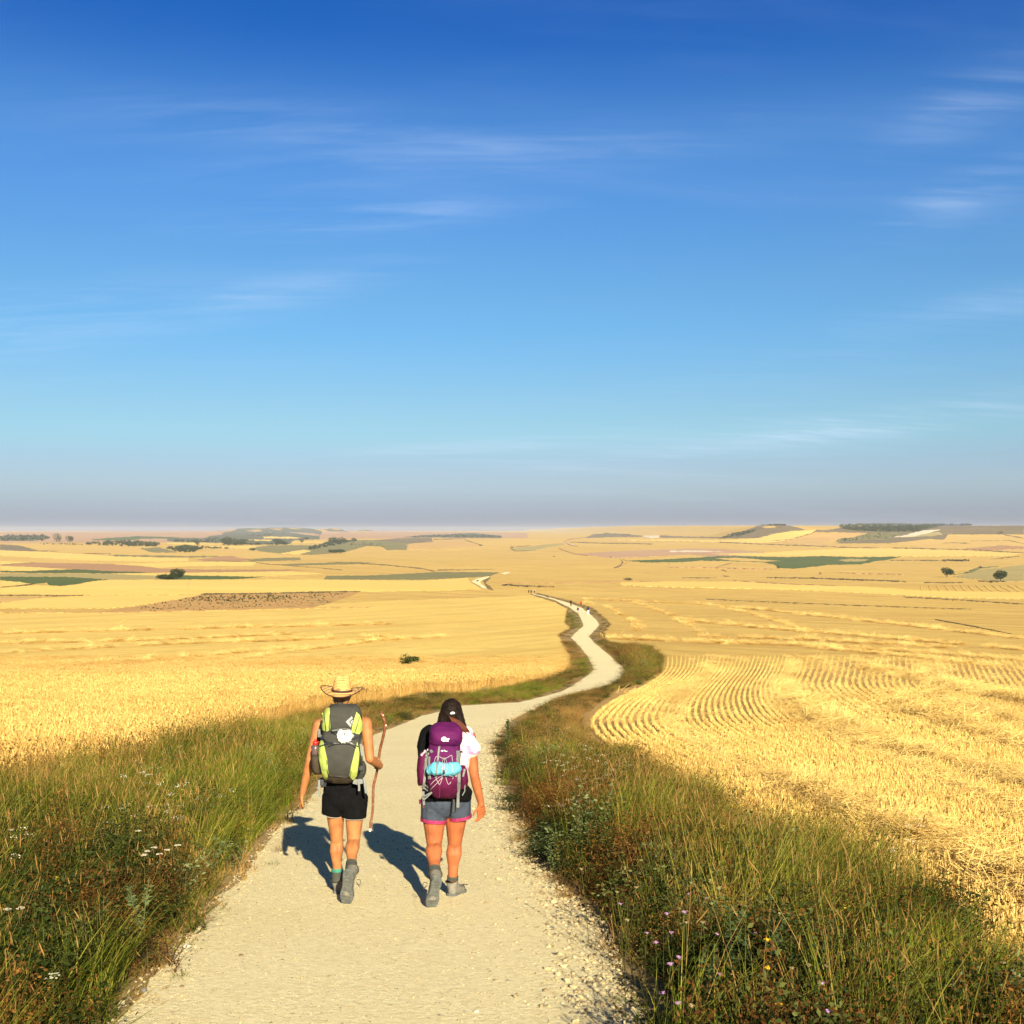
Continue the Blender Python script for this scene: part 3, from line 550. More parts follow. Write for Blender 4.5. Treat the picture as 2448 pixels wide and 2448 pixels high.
def scatter(name, col, P, rot, scl, idx, tint, label=None):
    """one stuff object whose geometry nodes set the prototypes of a collection at every point"""
    me = bpy.data.meshes.new(name); n = len(P); me.vertices.add(n); me.vertices.foreach_set('co', np.asarray(P, np.float32).ravel())
    for nm, ty, ar, key in (('rot', 'FLOAT_VECTOR', rot, 'vector'), ('scl', 'FLOAT_VECTOR', scl, 'vector'), ('idx', 'INT', idx, 'value'), ('tint', 'FLOAT', tint, 'value')):
        a = me.attributes.new(nm, ty, 'POINT'); a.data.foreach_set(key, np.asarray(ar, np.int32 if ty == 'INT' else np.float32).ravel())
    o = link(name, me); o['kind'] = 'stuff'
    ng = bpy.data.node_groups.new(name, 'GeometryNodeTree'); N = ng.nodes.new; L = ng.links.new
    ng.interface.new_socket('Geometry', in_out='INPUT', socket_type='NodeSocketGeometry'); ng.interface.new_socket('Geometry', in_out='OUTPUT', socket_type='NodeSocketGeometry')
    gi, go = N('NodeGroupInput'), N('NodeGroupOutput'); ip = N('GeometryNodeInstanceOnPoints'); ci = N('GeometryNodeCollectionInfo')
    ci.inputs['Collection'].default_value = col; ci.inputs['Separate Children'].default_value = True; ci.inputs['Reset Children'].default_value = True
    L(gi.outputs[0], ip.inputs['Points']); L(ci.outputs[0], ip.inputs['Instance']); ip.inputs['Pick Instance'].default_value = True
    for nm, ty, sock in (('rot', 'FLOAT_VECTOR', 'Rotation'), ('scl', 'FLOAT_VECTOR', 'Scale'), ('idx', 'INT', 'Instance Index')):
        na = N('GeometryNodeInputNamedAttribute'); na.data_type = ty; na.inputs['Name'].default_value = nm; L(na.outputs['Attribute'], ip.inputs[sock])
    L(ip.outputs[0], go.inputs[0]); md = o.modifiers.new('scatter', 'NODES'); md.node_group = ng
    return o
def sample_poly(poly, dens, seed, ylim=None):
    """random points in a world polygon; dens(y) points per square metre"""
    g = np.random.default_rng(seed); poly = np.array(poly); out = []
    y0, y1 = poly[:, 1].min(), poly[:, 1].max()
    if ylim: y0, y1 = max(y0, ylim[0]), min(y1, ylim[1])
    ed = [y0]
    while ed[-1] < y1 - 1e-6: ed.append(min(y1, ed[-1]*1.15 + 0.5))
    for a, b in zip(ed[:-1], ed[1:]):
        # bounds of the polygon in this strip
        xs = []
        for (p, q) in zip(poly, np.roll(poly, -1, 0)):
            lo, hi = min(p[1], q[1]), max(p[1], q[1])
            if hi < a or lo > b: continue
            for yy in (max(a, lo), min(b, hi)):
                t = 0 if q[1] == p[1] else (yy - p[1])/(q[1] - p[1]); xs.append(p[0] + (q[0] - p[0])*t)
            xs += [p[0]] if a <= p[1] <= b else []
        if not xs: continue
        x0, x1 = min(xs), max(xs); x0, x1 = max(x0, -0.50*b - 2), min(x1, 0.50*b + 2)
        if x1 <= x0: continue
        n = g.poisson(dens((a + b)/2)*(x1 - x0)*(b - a)); p = np.stack([g.uniform(x0, x1, n), g.uniform(a, b, n)], -1)
        out.append(p[inside(p, poly)])
    return np.vstack(out)
def fbm(P, s, seed=0):
    return np.array([mnoise.fractal(Vector((p[0]*s + seed*7.3, p[1]*s - seed*3.1, seed)), 0.8, 2.0, 3) for p in P])
def dist_to(P, line):
    line = np.array(line); d = np.full(len(P), 1e9)
    for a, b in zip(line[:-1], line[1:]):
        ab = b - a; t = np.clip(((P - a) @ ab)/max(1e-9, ab @ ab), 0, 1); d = np.minimum(d, np.hypot(*(P - (a + t[:, None]*ab)).T))
    return d

M_grass = leaf_mat('grass_blade', (0.025, 0.038, 0.005), (0.31, 0.275, 0.045), 0.3, (0.10, 0.115, 0.014))
M_lush  = leaf_mat('bright_grass', (0.07, 0.11, 0.01), (0.30, 0.27, 0.035), 0.35, (0.16, 0.19, 0.02))
M_dry   = leaf_mat('dry_grass', (0.14, 0.075, 0.022), (0.46, 0.29, 0.10), 0.25, (0.28, 0.165, 0.05))
M_rust  = leaf_mat('rusty_weed', (0.05, 0.02, 0.008), (0.26, 0.125, 0.03), 0.2, (0.12, 0.055, 0.015))
M_leafd = leaf_mat('weed_leaf', (0.014, 0.022, 0.006), (0.12, 0.125, 0.035), 0.25, (0.042, 0.054, 0.014))
M_leafp = leaf_mat('pale_weed', (0.10, 0.125, 0.05), (0.24, 0.26, 0.11), 0.25)
M_wheat = leaf_mat('wheat', (0.42, 0.23, 0.06), (0.76, 0.54, 0.20), 0.2, (0.62, 0.40, 0.125))
M_stub  = leaf_mat('stubble_straw', (0.46, 0.27, 0.08), (0.86, 0.62, 0.22), 0.15, (0.69, 0.465, 0.145))
M_petalw= leaf_mat('white_petal', (0.50, 0.47, 0.36), (0.70, 0.66, 0.52), 0.25)
M_petaly= leaf_mat('yellow_petal', (0.75, 0.5, 0.03), (0.85, 0.62, 0.05), 0.25)
M_petalp= leaf_mat('lilac_petal', (0.50, 0.27, 0.50), (0.66, 0.42, 0.62), 0.25)
def build_protos():
    c = bpy.data.collections.new('verge_plants')
    names = {}
    def add(kind, *a, **k): names.setdefault(kind, []).append(len(c.objects)); proto(c, 'p%02d_%s' % (len(c.objects), kind), *a, **k)
    for s in range(4):   # tall green grass leaning in the wind
        b = blades(46, (0.30, 0.72), 0.007, 0.13, 0.35, 0.45, 10 + s, 4, wind=(0.22, 0.05)); d = blades(3, (0.6, 0.8), 0.003, 0.1, 0.2, 0.3, 40 + s, 3, wind=(0.2, 0.05))
        add('green', [b[:3], (d[0], d[1], d[2]), heads(d[3], 0.07, 0.005, 50 + s)], [M_grass, M_dry], [0, 1, 1])
    for s in range(3):   # brighter upright grass
        b = blades(54, (0.25, 0.62), 0.007, 0.14, 0.3, 0.35, 70 + s, 4, wind=(0.12, 0.05)); add('lush', [b[:3]], M_lush)
    for s in range(4):   # dry grass
        b = blades(36, (0.15, 0.42), 0.005, 0.13, 0.4, 0.4, 90 + s, 3); d = blades(9, (0.35, 0.62), 0.003, 0.1, 0.25, 0.25, 95 + s, 3)
        add('dry', [b[:3], d[:3], heads(d[3], 0.055, 0.0045, 98 + s)], M_dry)
    for s in range(3):   # rusty dock and seed stalks
        b = blades(16, (0.25, 0.6), 0.006, 0.12, 0.3, 0.2, 110 + s, 3); g = np.random.default_rng(115 + s); st = b[0].reshape(16, -1, 3).mean(2) if False else None
        P = np.repeat(b[3], 22, 0) + g.normal(0, 1, (16*22, 3))*np.array([0.03, 0.03, 0.07]) - np.array([0, 0, 0.07])
        low = blades(24, (0.1, 0.28), 0.006, 0.13, 0.5, 0.4, 118 + s, 3)
        add('rust', [b[:3], leaves(P, 0.022, 120 + s), low[:3]], [M_rust, M_dry], [0, 0, 1])
    for s in range(4):   # leafy branching weeds
        b = blades(14, (0.22, 0.58), 0.006, 0.12, 0.45, 0.25, 130 + s, 4); g = np.random.default_rng(135 + s)
        mid = b[0].reshape(14, 5, 2, 3).mean(2); P = np.repeat(mid[:, 1:].reshape(-1, 3), 9, 0); P = P + g.normal(0, 0.035, P.shape)
        low = blades(26, (0.12, 0.35), 0.006, 0.13, 0.5, 0.4, 138 + s, 3)
        add('weed', [b[:3], leaves(P, 0.030, 140 + s), low[:3]], [M_leafd, M_grass], [0, 0, 1])
    for s in range(2):   # pale thistly weed
        b = blades(10, (0.25, 0.5), 0.008, 0.10, 0.5, 0.2, 150 + s, 4); g = np.random.default_rng(155 + s); mid = b[0].reshape(10, 5, 2, 3).mean(2)
        P = np.repeat(mid[:, 1:].reshape(-1, 3), 10, 0); P = P + g.normal(0, 0.035, P.shape); add('pale', [b[:3], leaves(P, 0.042, 158 + s)], M_leafp)
    for s in range(3):   # low mat
        b = blades(60, (0.04, 0.16), 0.006, 0.16, 0.8, 0.5, 160 + s, 2); add('low', [b[:3]], [M_dry, M_grass][s % 2])
    for s in range(3):   # white umbels
        b = blades(6, (0.45, 0.7), 0.005, 0.1, 0.35, 0.1, 170 + s, 3); g = np.random.default_rng(175 + s)
        P = np.repeat(b[3], 16, 0); a = g.uniform(0, 6.28, len(P)); r = 0.035*np.sqrt(g.uniform(0, 1, len(P))); P = P + np.stack([r*np.cos(a), r*np.sin(a), g.normal(0, 0.006, len(P))], -1)
        add('umbel', [b[:3], leaves(P, 0.011, 178 + s)], [M_leafd, M_petalw], [0, 1])
    for s in range(2):   # small yellow flowers
        b = blades(5, (0.3, 0.55), 0.004, 0.1, 0.35, 0.1, 180 + s, 3); g = np.random.default_rng(185 + s); P = np.repeat(b[3], 9, 0) + g.normal(0, 0.012, (45, 3))
        add('yellow', [b[:3], leaves(P, 0.018, 188 + s)], [M_leafd, M_petaly], [0, 1])
    return c, names
VC, VN = build_protos()

def kind_weights(P):
    """how much of each kind grows at a spot; read off the photograph in its own pixels"""
    z = terr(P[:, 0], P[:, 1]); u, v = project(np.stack([P[:, 0], P[:, 1], z + 0.15], -1)); u = u*1932/2448; v = v*1932/2448
    def g(cx, cy, rx, ry): return np.exp(-((u - cx)/rx)**2 - ((v - cy)/ry)**2)
    w = {}
    w['green'] = 0.42 + 2.0*(g(300, 1520, 230, 60) + g(120, 1560, 130, 60) + g(470, 1560, 110, 55) + g(1290, 1600, 130, 70) + g(1600, 1760, 190, 120) + g(1460, 1660, 120, 50)) + 0.2*g(120, 1880, 160, 90) + 1.4*g(1190, 1250, 60, 40) + 0.8*g(1100, 1160, 30, 20)
    w['lush'] = 0.05 + 3.4*(g(530, 1390, 85, 42) + g(480, 1555, 95, 60) + 0.5*g(300, 1500, 160, 40) + g(985, 1298, 45, 14) + g(1045, 1432, 35, 16) + g(905, 1305, 30, 10) + g(1105, 1256, 16, 10) + g(1790, 1850, 90, 60)) + 0.8*g(1090, 1165, 20, 16)
    w['dry'] = 0.40 + 1.8*(g(640, 1390, 80, 40) + g(585, 1450, 40, 70) + g(1060, 1390, 60, 30) + g(1120, 1470, 50, 30) + g(300, 1700, 160, 40)*0.5 + g(1080, 1340, 40, 16) + g(950, 1310, 60, 10) + g(1095, 1225, 20, 20) + g(1700, 1700, 160, 60)*0.8 + g(1520, 1590, 110, 40)*0.7)
    w['rust'] = 0.30 + 1.3*(0.7*g(260, 1790, 110, 80) + g(60, 1650, 90, 70) + g(180, 1800, 160, 90) + g(1060, 1540, 70, 50) + g(1000, 1560, 40, 50) + g(1180, 1640, 80, 40) + g(1185, 1232, 22, 10)*3 + g(1320, 1850, 120, 80)*0.5 + g(640, 1375, 30, 20))
    w['weed'] = 0.35 + 1.5*(g(180, 1720, 180, 80) + 1.1*g(60, 1840, 130, 110) + g(1330, 1800, 200, 100) + g(1500, 1880, 250, 70) + g(1100, 1640, 80, 60) + g(960, 1395, 30, 40) + g(1060, 1330, 60, 14) + g(1180, 1290, 60, 14) + g(820, 1312, 20, 8))
    w['pale'] = 0.015 + 0.35*(g(270, 1690, 60, 30) + g(420, 1600, 40, 16) + g(1040, 1445, 40, 16) + g(1400, 1830, 120, 80)*0.5 + g(1480, 1690, 60, 60)*0.3)
    w['umbel'] = 0.006 + 0.20*(g(300, 1610, 60, 22) + g(40, 1750, 50, 20) + g(1120, 1520, 50, 24) + g(110, 1640, 60, 40)*0.4)
    w['yellow'] = 0.012 + 0*u
    w['low'] = 0.05 + 0*u
    return w, u, v
def plant_verge(name, poly, edge, outer, seed, side):
    P = sample_poly(poly, lambda y: 68 if y < 14 else (52 if y < 24 else (34 if y < 60 else (14 if y < 160 else 3.5))), seed)
    g = np.random.default_rng(seed + 1); e = dist_to(P, edge); oo = dist_to(P, outer)
    w, u, v = kind_weights(P); n1 = fbm(P, 0.55, seed); n2 = fbm(P, 1.1, seed + 3)
    w['green'] *= np.clip(1 + 2.2*n1, 0.05, 4); w['rust'] *= np.clip(1 - 2.2*n1, 0.05, 4); w['dry'] *= np.clip(1 + 2.0*n2, 0.05, 4); w['weed'] *= np.clip(1 - 2.0*n2, 0.05, 4)
    ed = np.exp(-(e/0.30)**2); w['low'] += 4*ed; w['dry'] *= 1 + 1.2*ed; w['green'] *= 1 - 0.7*ed; w['rust'] *= 1 - 0.4*ed
    fy = sst(26, 42, P[:, 1]); w['dry'] *= 1 + (3.2 if side < 0 else 2.4)*fy; w['green'] *= 1 - 0.45*fy; w['weed'] *= 1 - 0.3*fy; w['lush'] *= 1 + 0.6*fy
    od = np.exp(-(oo/0.9)**2); w['dry'] *= 1 + (1.5 if side > 0 else 2.4)*od; w['green'] *= 1 - 0.4*od
    ks = list(w); M = np.stack([w[k] for k in ks], 1); M /= M.sum(1, keepdims=True); r = g.uniform(0, 1, len(P))[:, None]; pick = np.minimum((np.cumsum(M, 1) < r).sum(1), len(ks) - 1)
    idx = np.array([VN[ks[p]][g.integers(len(VN[ks[p]]))] for p in pick])
    n3 = fbm(P, 1.6, seed + 9); hgt = np.clip(0.40 + 0.58*np.minimum(1, e/0.6) + 0.30*n1 + 0.42*n3 + (0.25*np.exp(-(oo/0.7)**2) if side < 0 else 0), 0.25, 1.5)
    hgt *= np.where(np.array([ks[p] == 'low' for p in pick]), 0.9, 1.0)*(1 - 0.25*od if side > 0 else 1)
    lowf = (1 - 0.68*sst(15, 32, P[:, 1])) if side > 0 else (1 - 0.5*sst(24, 34, P[:, 1]) - 0.22*sst(34, 50, P[:, 1])); lowf = lowf + 0.9*np.exp(-((u - 1200)/50)**2 - ((v - 1250)/32)**2); hgt = hgt*lowf + 0.42*np.exp(-((u - 1070)/46)**2 - ((v - 1362)/30)**2)*(side > 0)
    far = np.clip(P[:, 1]/40.0, 1, 2.2)
    sc = g.uniform(0.75, 1.2, len(P)); S = np.stack([sc*far, sc*far, sc*hgt*np.clip(far**0.4, 1, 1.35)], -1)
    keep = ~((e < 0.16 + 0.006*P[:, 1]) & (g.uniform(0, 1, len(P)) < 0.7))
    rot = np.stack([g.normal(0, 0.10, len(P)), g.normal(0, 0.10, len(P)), g.uniform(-0.6, 0.6, len(P))], -1)
    rot[np.array([ks[p] not in ('green', 'lush') for p in pick]), 2] *= 5
    tint = np.clip(0.42 + 0.26*n2 + 0.22*n3 + g.normal(0, 0.16, len(P)), 0.03, 0.97)
    Pz = np.stack([P[:, 0], P[:, 1], terr(P[:, 0], P[:, 1]) - 0.01], -1)
    scatter(name, VC, Pz[keep], rot[keep], S[keep], idx[keep], tint[keep])
plant_verge('verge_grass', VL_POLY, LE, WE, 21, -1)
plant_verge('verge_grass', VR_POLY, RE, SE, 31, 1)

# stray tufts creeping over the path edge
def stray(seed):
    g = np.random.default_rng(seed); pts = []
    for line, sg in ((LE, 1), (RE, -1)):
        L = np.array(densify(line, 0.06, 0.0, 5)); L = L[L[:, 1] < 30]; k = g.uniform(0, 1, len(L)) < 0.22; q = L[k]; q = q + np.stack([sg*np.abs(g.normal(0, 0.10, len(q))), g.normal(0, 0.06, len(q))], -1); pts.append(q)
    P = np.vstack(pts); n = len(P); ids = VN['low'] + VN['dry'][:2]
    sc = g.uniform(0.3, 0.65, n); scatter('edge_grass', VC, np.stack([P[:, 0], P[:, 1], terr(P[:, 0], P[:, 1])], -1), np.stack([0*sc, 0*sc, g.uniform(0, 6.28, n)], -1), np.stack([sc, sc, sc*0.7], -1), g.choice(ids, n), g.uniform(0.2, 0.8, n))
stray(3)

# ------------------------------------------------------------------ standing wheat on the left
def build_wheat():
    c = bpy.data.collections.new('wheat_plants')
    for s in range(6):
        b = blades(20, (0.62, 0.82), 0.006, 0.15, 0.16, 0.16, 200 + s, 3, wind=(0.06, 0.02)); lf = blades(14, (0.35, 0.62), 0.010, 0.15, 0.5, 0.6, 210 + s, 3)
        g = np.random.default_rng(220 + s); P = b[3]; n = len(P); a = g.uniform(0, 6.28, n); V = []; 
        # drooping ears: four stations curving over
        k = 5; tt = np.linspace(0, 1, k); bend = g.uniform(0.5, 2.2, n); L = g.uniform(0.085, 0.125, n); pts = [P]
        for i in range(1, k):
            th = bend*tt[i]; pts.append(pts[-1] + np.stack([np.cos(a)*np.sin(th), np.sin(a)*np.sin(th), np.cos(th)], -1)*(L/(k-1))[:, None])
        W_ = [0.4, 1.0, 1.0, 0.8, 0.25]; parts = []
        for cr in range(2):
            bb = a + math.pi/2*(1 - cr); sd = np.stack([np.cos(bb), np.sin(bb), 0*bb if cr == 0 else 0*bb + 0.4], -1)*0.0085
            V = np.stack([np.stack([p - sd*w_, p + sd*w_], 1) for p, w_ in zip(pts, W_)], 1).reshape(-1, 3)
            q = np.array([[2*i, 2*i+1, 2*i+3, 2*i+2] for i in range(k-1)]); parts.append((V, (np.arange(n)[:, None, None]*2*k + q).reshape(-1, 4), np.full(len(V), 0.12) + np.repeat(g.normal(0, 0.15, n), 2*k)))
        st = (b[0], b[1], b[2] - 0.12)
        proto(c, 'w%02d' % s, [st, (lf[0], lf[1], lf[2] - 0.15)] + parts, M_wheat)
    far = [(-70, 150), (-90, 150)]
    poly = [p for p in WE if p[1] < 150] ; last = poly[-1]
    poly = poly + [(last[0] - 2, 118), (-62, 118), (-14, 18.5)]
    P = sample_poly(poly, lambda y: 34 if y < 34 else (22 if y < 55 else 10), 61)
    g = np.random.default_rng(62); keep = g.uniform(0, 1, len(P)) < 1 - sst(70, 118, P[:, 1])*0.9
    e = dist_to(P, WE); keep &= ~((e < 0.5) & (g.uniform(0, 1, len(P)) < 0.45)); P = P[keep]; n = len(P); n1 = fbm(P, 0.12, 5)
    sc = g.uniform(0.85, 1.12, n); fr = np.clip(P[:, 1]/40, 1, 1.8)
    S = np.stack([sc*fr, sc*fr, sc*(0.97 + 0.10*n1)*(1 - 0.75*sst(55, 115, P[:, 1]))], -1); rot = np.stack([g.normal(0, 0.07, n), g.normal(0, 0.07, n), g.uniform(0, 6.28, n)], -1)
    scatter('standing_wheat', c, np.stack([P[:, 0], P[:, 1], terr(P[:, 0], P[:, 1]) - 0.02], -1), rot, S, g.integers(0, 6, n), np.clip(0.5 + 0.22*n1 + g.normal(0, 0.12, n), 0.05, 0.95))
build_wheat()

# ------------------------------------------------------------------ stubble rows and straw on the right
G1 = world([(1252, 1238), (1250, 1262), (1222, 1288), (1160, 1318), (1120, 1345), (1104, 1368), (1128, 1402), (1258, 1482), (1420, 1572), (1630, 1678), (1800, 1768), (1932, 1905), (2000, 1975)])
G2 = world([(1520, 1232), (1512, 1262), (1500, 1290), (1508, 1312), (1530, 1335), (1570, 1362), (1640, 1395), (1760, 1448), (1860, 1495), (1960, 1540), (2040, 1580), (2100, 1612), (2160, 1645)])
def resample(L, n):
    L = np.array(L); d = np.concatenate([[0], np.cumsum(np.hypot(*np.diff(L, axis=0).T))]); return L, d
def build_stubble():
    c = bpy.data.collections.new('stubble_plants')
    for s in range(6):
        b = blades(12, (0.07, 0.13), 0.0065, 0.026, 0.12, 0.05, 300 + s, 1, tip=0.8); lf = blades(2, (0.06, 0.15), 0.008, 0.03, 0.6, 0.5, 310 + s, 2); proto(c, 's%02d' % s, [b[:3], lf[:3]], M_stub)
    for s in range(5):     # loose straw, lying
        g = np.random.default_rng(320 + s); n = 26; a = g.uniform(-0.9, 0.9, n) + (s % 3)*0.5; ln = g.uniform(0.12, 0.42, n); el = g.normal(0.05, 0.16, n)
        p0 = np.stack([g.normal(0, 0.12, n), g.normal(0, 0.12, n), g.uniform(0.01, 0.08, n)], -1); d = np.stack([np.cos(a)*np.cos(el), np.sin(a)*np.cos(el), np.sin(el)], -1)
        sd = np.stack([-np.sin(a), np.cos(a), 0.15*np.ones(n)], -1)*0.0028; V = np.stack([p0 - d*ln[:, None]/2 - sd, p0 - d*ln[:, None]/2 + sd, p0 + d*ln[:, None]/2 + sd, p0 + d*ln[:, None]/2 - sd], 1).reshape(-1, 3)
        proto(c, 't%02d' % s, [(V, np.arange(4*n).reshape(-1, 4), np.repeat(g.normal(0.08, 0.2, n), 4))], M_stub)
    g = np.random.default_rng(77); A, B = np.array(G1), np.array(G2); K = len(A)
    # refine the two guides together with a smooth curve
    tk = np.arange(K, dtype=float); tt = np.linspace(0, K - 1, 700)
    def spl(Q):
        m = np.gradient(Q, axis=0); i = np.clip(tt.astype(int), 0, K - 2); f = (tt - i)[:, None]; h = lambda a, b, c_, d: (2*f**3 - 3*f**2 + 1)*a + (f**3 - 2*f**2 + f)*b + (-2*f**3 + 3*f**2)*c_ + (f**3 - f**2)*d
        return h(Q[i], m[i], Q[i+1], m[i+1])
    A, B = spl(A), spl(B); pts = []; ang = []; sv = []
    s = 0.0; rows = []
    while s < 3.4:
        s += 0.030 if s < 1.02 else 0.036; rows.append(s)
    for s in rows:
        L = A + (B - A)*s if s <= 1 else B + (B - A)*(s - 1)*np.linspace(1.3, 0.9, 700)[:, None]
        d = np.concatenate([[0], np.cumsum(np.hypot(*np.diff(L, axis=0).T))]); pos = [0.0]
        ds = np.interp
        yv = L[:, 1]; step = np.clip(0.0030*yv, 0.055, 0.4); cum = np.concatenate([[0], np.cumsum(np.diff(d)/step[1:])]); m = int(cum[-1]); k = np.interp(np.arange(m) + g.uniform(0, 1, m), cum, np.arange(700)); i = k.astype(int).clip(0, 698); f = (k - i)[:, None]
        q = L[i]*(1 - f) + L[i+1]*f; nrm = L[i+1] - L[i]; nrm /= np.maximum(1e-9, np.hypot(*nrm.T))[:, None]; jit = g.normal(0, 1, m)*np.where(s < 1.02, 0.012, 0.04)*(1 + q[:, 1]*0.003)
        pts.append(q + np.stack([-nrm[:, 1], nrm[:, 0]], -1)*jit[:, None]); sv.append(np.full(m, s))
    P = np.vstack(pts); S_ = np.concatenate(sv)
    ok = (P[:, 1] > 5) & (P[:, 1] < 118) & (g.uniform(0, 1, len(P)) < 1 - 0.7*sst(85, 118, P[:, 1])) & (np.abs(P[:, 0]) < 0.47*P[:, 1] + 1.5)
    ok &= ~inside(P, VR_POLY) & ~inside(P, PATH_POLY)
    yy = P[:, 1]; laid = ((S_ > 0.31) & (S_ < 0.39)) | ((S_ > 0.88) & (S_ < 0.98)) | ((S_ > 1.66) & (S_ < 1.76)) | ((S_ > 2.42) & (S_ < 2.52))
    P_laid = P[ok & laid][::6]; ok &= ~(laid & (g.uniform(0, 1, len(P)) < 0.8)); P, S_ = P[ok], S_[ok]; n = len(P); n1 = fbm(P, 0.35, 2)
    k = g.uniform(0, 1, n) < np.clip(0.93 - 0.35*np.maximum(0, n1), 0.3, 1); P, S_, n1 = P[k], S_[k], n1[k]; n = len(P)
    fr = np.clip(P[:, 1]/22, 1, 1.35); sc = g.uniform(0.8, 1.15, n)
    print('stubble', n)
    scatter('stubble_rows', c, np.stack([P[:, 0], P[:, 1], terr(P[:, 0], P[:, 1])], -1), np.stack([g.normal(0, 0.12, n), g.normal(0, 0.12, n), g.uniform(0, 6.28, n)], -1), np.stack([sc*fr*0.9, sc*fr*0.9, sc*(0.95 + 0.2*np.minimum(fr - 1, 1.4))], -1), g.integers(0, 6, n), np.clip(0.5 + 0.25*n1 + g.normal(0, 0.13, n), 0.05, 0.95))
    q0 = P_laid
    # litter: everywhere thin, thick along the windrows
    field_poly = [p for p in SE if p[1] < 120] + [(60, 118), (60, 60), (9, 6)]
    Q = sample_poly(field_poly, lambda y: 0.7 if y < 30 else (0.35 if y < 60 else 0.2), 81); Q = np.vstack([Q, q0 + g.normal(0, 0.1, q0.shape)]); z0 = np.zeros(len(Q)); size = np.full(len(Q), 1.0)
    for wl, wd, hh, dn in (([(1480, 1470), (1555, 1510), (1640, 1545), (1700, 1572), (1800, 1612), (1932, 1668), (2050, 1720)], 0.40, 0.16, 46), ([(1520, 1325), (1545, 1352), (1650, 1400), (1760, 1432), (1932, 1480), (2050, 1510)], 0.42, 0.14, 26), ([(1700, 1330), (1800, 1365), (1932, 1405), (2050, 1440)], 0.5, 0.14, 15), ([(1640, 1262), (1760, 1285), (1932, 1325), (2050, 1350)], 0.6, 0.14, 9)):
        L = np.array(densify(world(wl), 0.05, 0.0, 3)); dl = np.hypot(*np.diff(L, axis=0).T); m = int(dl.sum()*wd*2*dn); j = g.choice(len(dl), m, p=dl/dl.sum()); o = g.normal(0, 0.5, m); br = fbm(L[j], 0.5, 8)
        kk = g.uniform(0, 1, m) < np.clip(0.75 + 0.9*br, 0.15, 1); j, o = j[kk], o[kk]; t = L[j+1] - L[j]; t /= np.maximum(1e-9, np.hypot(*t.T))[:, None]
        q = L[j] + np.stack([-t[:, 1], t[:, 0]], -1)*(o*wd)[:, None]; Q = np.vstack([Q, q]); z0 = np.concatenate([z0, hh*np.exp(-o**2*2)*g.uniform(0, 1, len(o))]); size = np.concatenate([size, np.full(len(o), 1.15)])
    keep = ~inside(Q, VR_POLY) & ~inside(Q, PATH_POLY) & ~((Q[:, 1] > 16) & (dist_to(Q, SE) < 0.35 + 0.012*Q[:, 1])); Q, z0, size = Q[keep], z0[keep], size[keep]; n = len(Q); sc = size*g.uniform(0.7, 1.25, n)*np.clip(Q[:, 1]/22, 1, 2.4)
    print('straw', n)
    scatter('loose_straw', c, np.stack([Q[:, 0], Q[:, 1], terr(Q[:, 0], Q[:, 1]) + 0.02 + z0], -1), np.stack([g.normal(0, 0.2, n), g.normal(0, 0.2, n), g.normal(-0.5, 0.8, n)], -1), np.stack([sc, sc, sc], -1), g.integers(6, 11, n), np.clip(g.normal(0.55, 0.16, n), 0.05, 0.95))
build_stubble()

# ------------------------------------------------------------------ gravel
def pebble(seed, sub=1, flat=0.62):
    bm = bmesh.new(); bmesh.ops.create_icosphere(bm, subdivisions=sub, radius=1); g = np.random.default_rng(seed); o = Vector(g.uniform(-50, 50, 3)); st = Vector((g.uniform(0.8, 1.3), g.uniform(0.7, 1.0), flat*g.uniform(0.7, 1.15)))
    for v in bm.verts:
        k = 1 + 0.38*mnoise.noise(v.co*1.3 + o) + 0.12*mnoise.noise(v.co*3.1 + o); v.co = Vector((v.co.x*st.x, v.co.y*st.y, v.co.z*st.z))*k
    return bm
def stone_mat(name, c1, c2):
    m = new_mat(name); nt = m.node_tree; N = nt.nodes.new; L = nt.links.new
    out = N('ShaderNodeOutputMaterial'); bs = N('ShaderNodeBsdfPrincipled'); bs.inputs['Roughness'].default_value = 0.9; bs.inputs['Specular IOR Level'].default_value = 0.2
    at = N('ShaderNodeAttribute'); at.attribute_type = 'INSTANCER'; at.attribute_name = 'tint'; r = N('ShaderNodeValToRGB'); r.color_ramp.elements[0].color = (*c1, 1); r.color_ramp.elements[1].color = (*c2, 1)
    L(at.outputs['Fac'], r.inputs[0]); L(r.outputs[0], bs.inputs[0]); L(bs.outputs[0], out.inputs[0]); return m
M_stone = stone_mat('limestone', (0.12, 0.085, 0.045), (0.46, 0.37, 0.21))
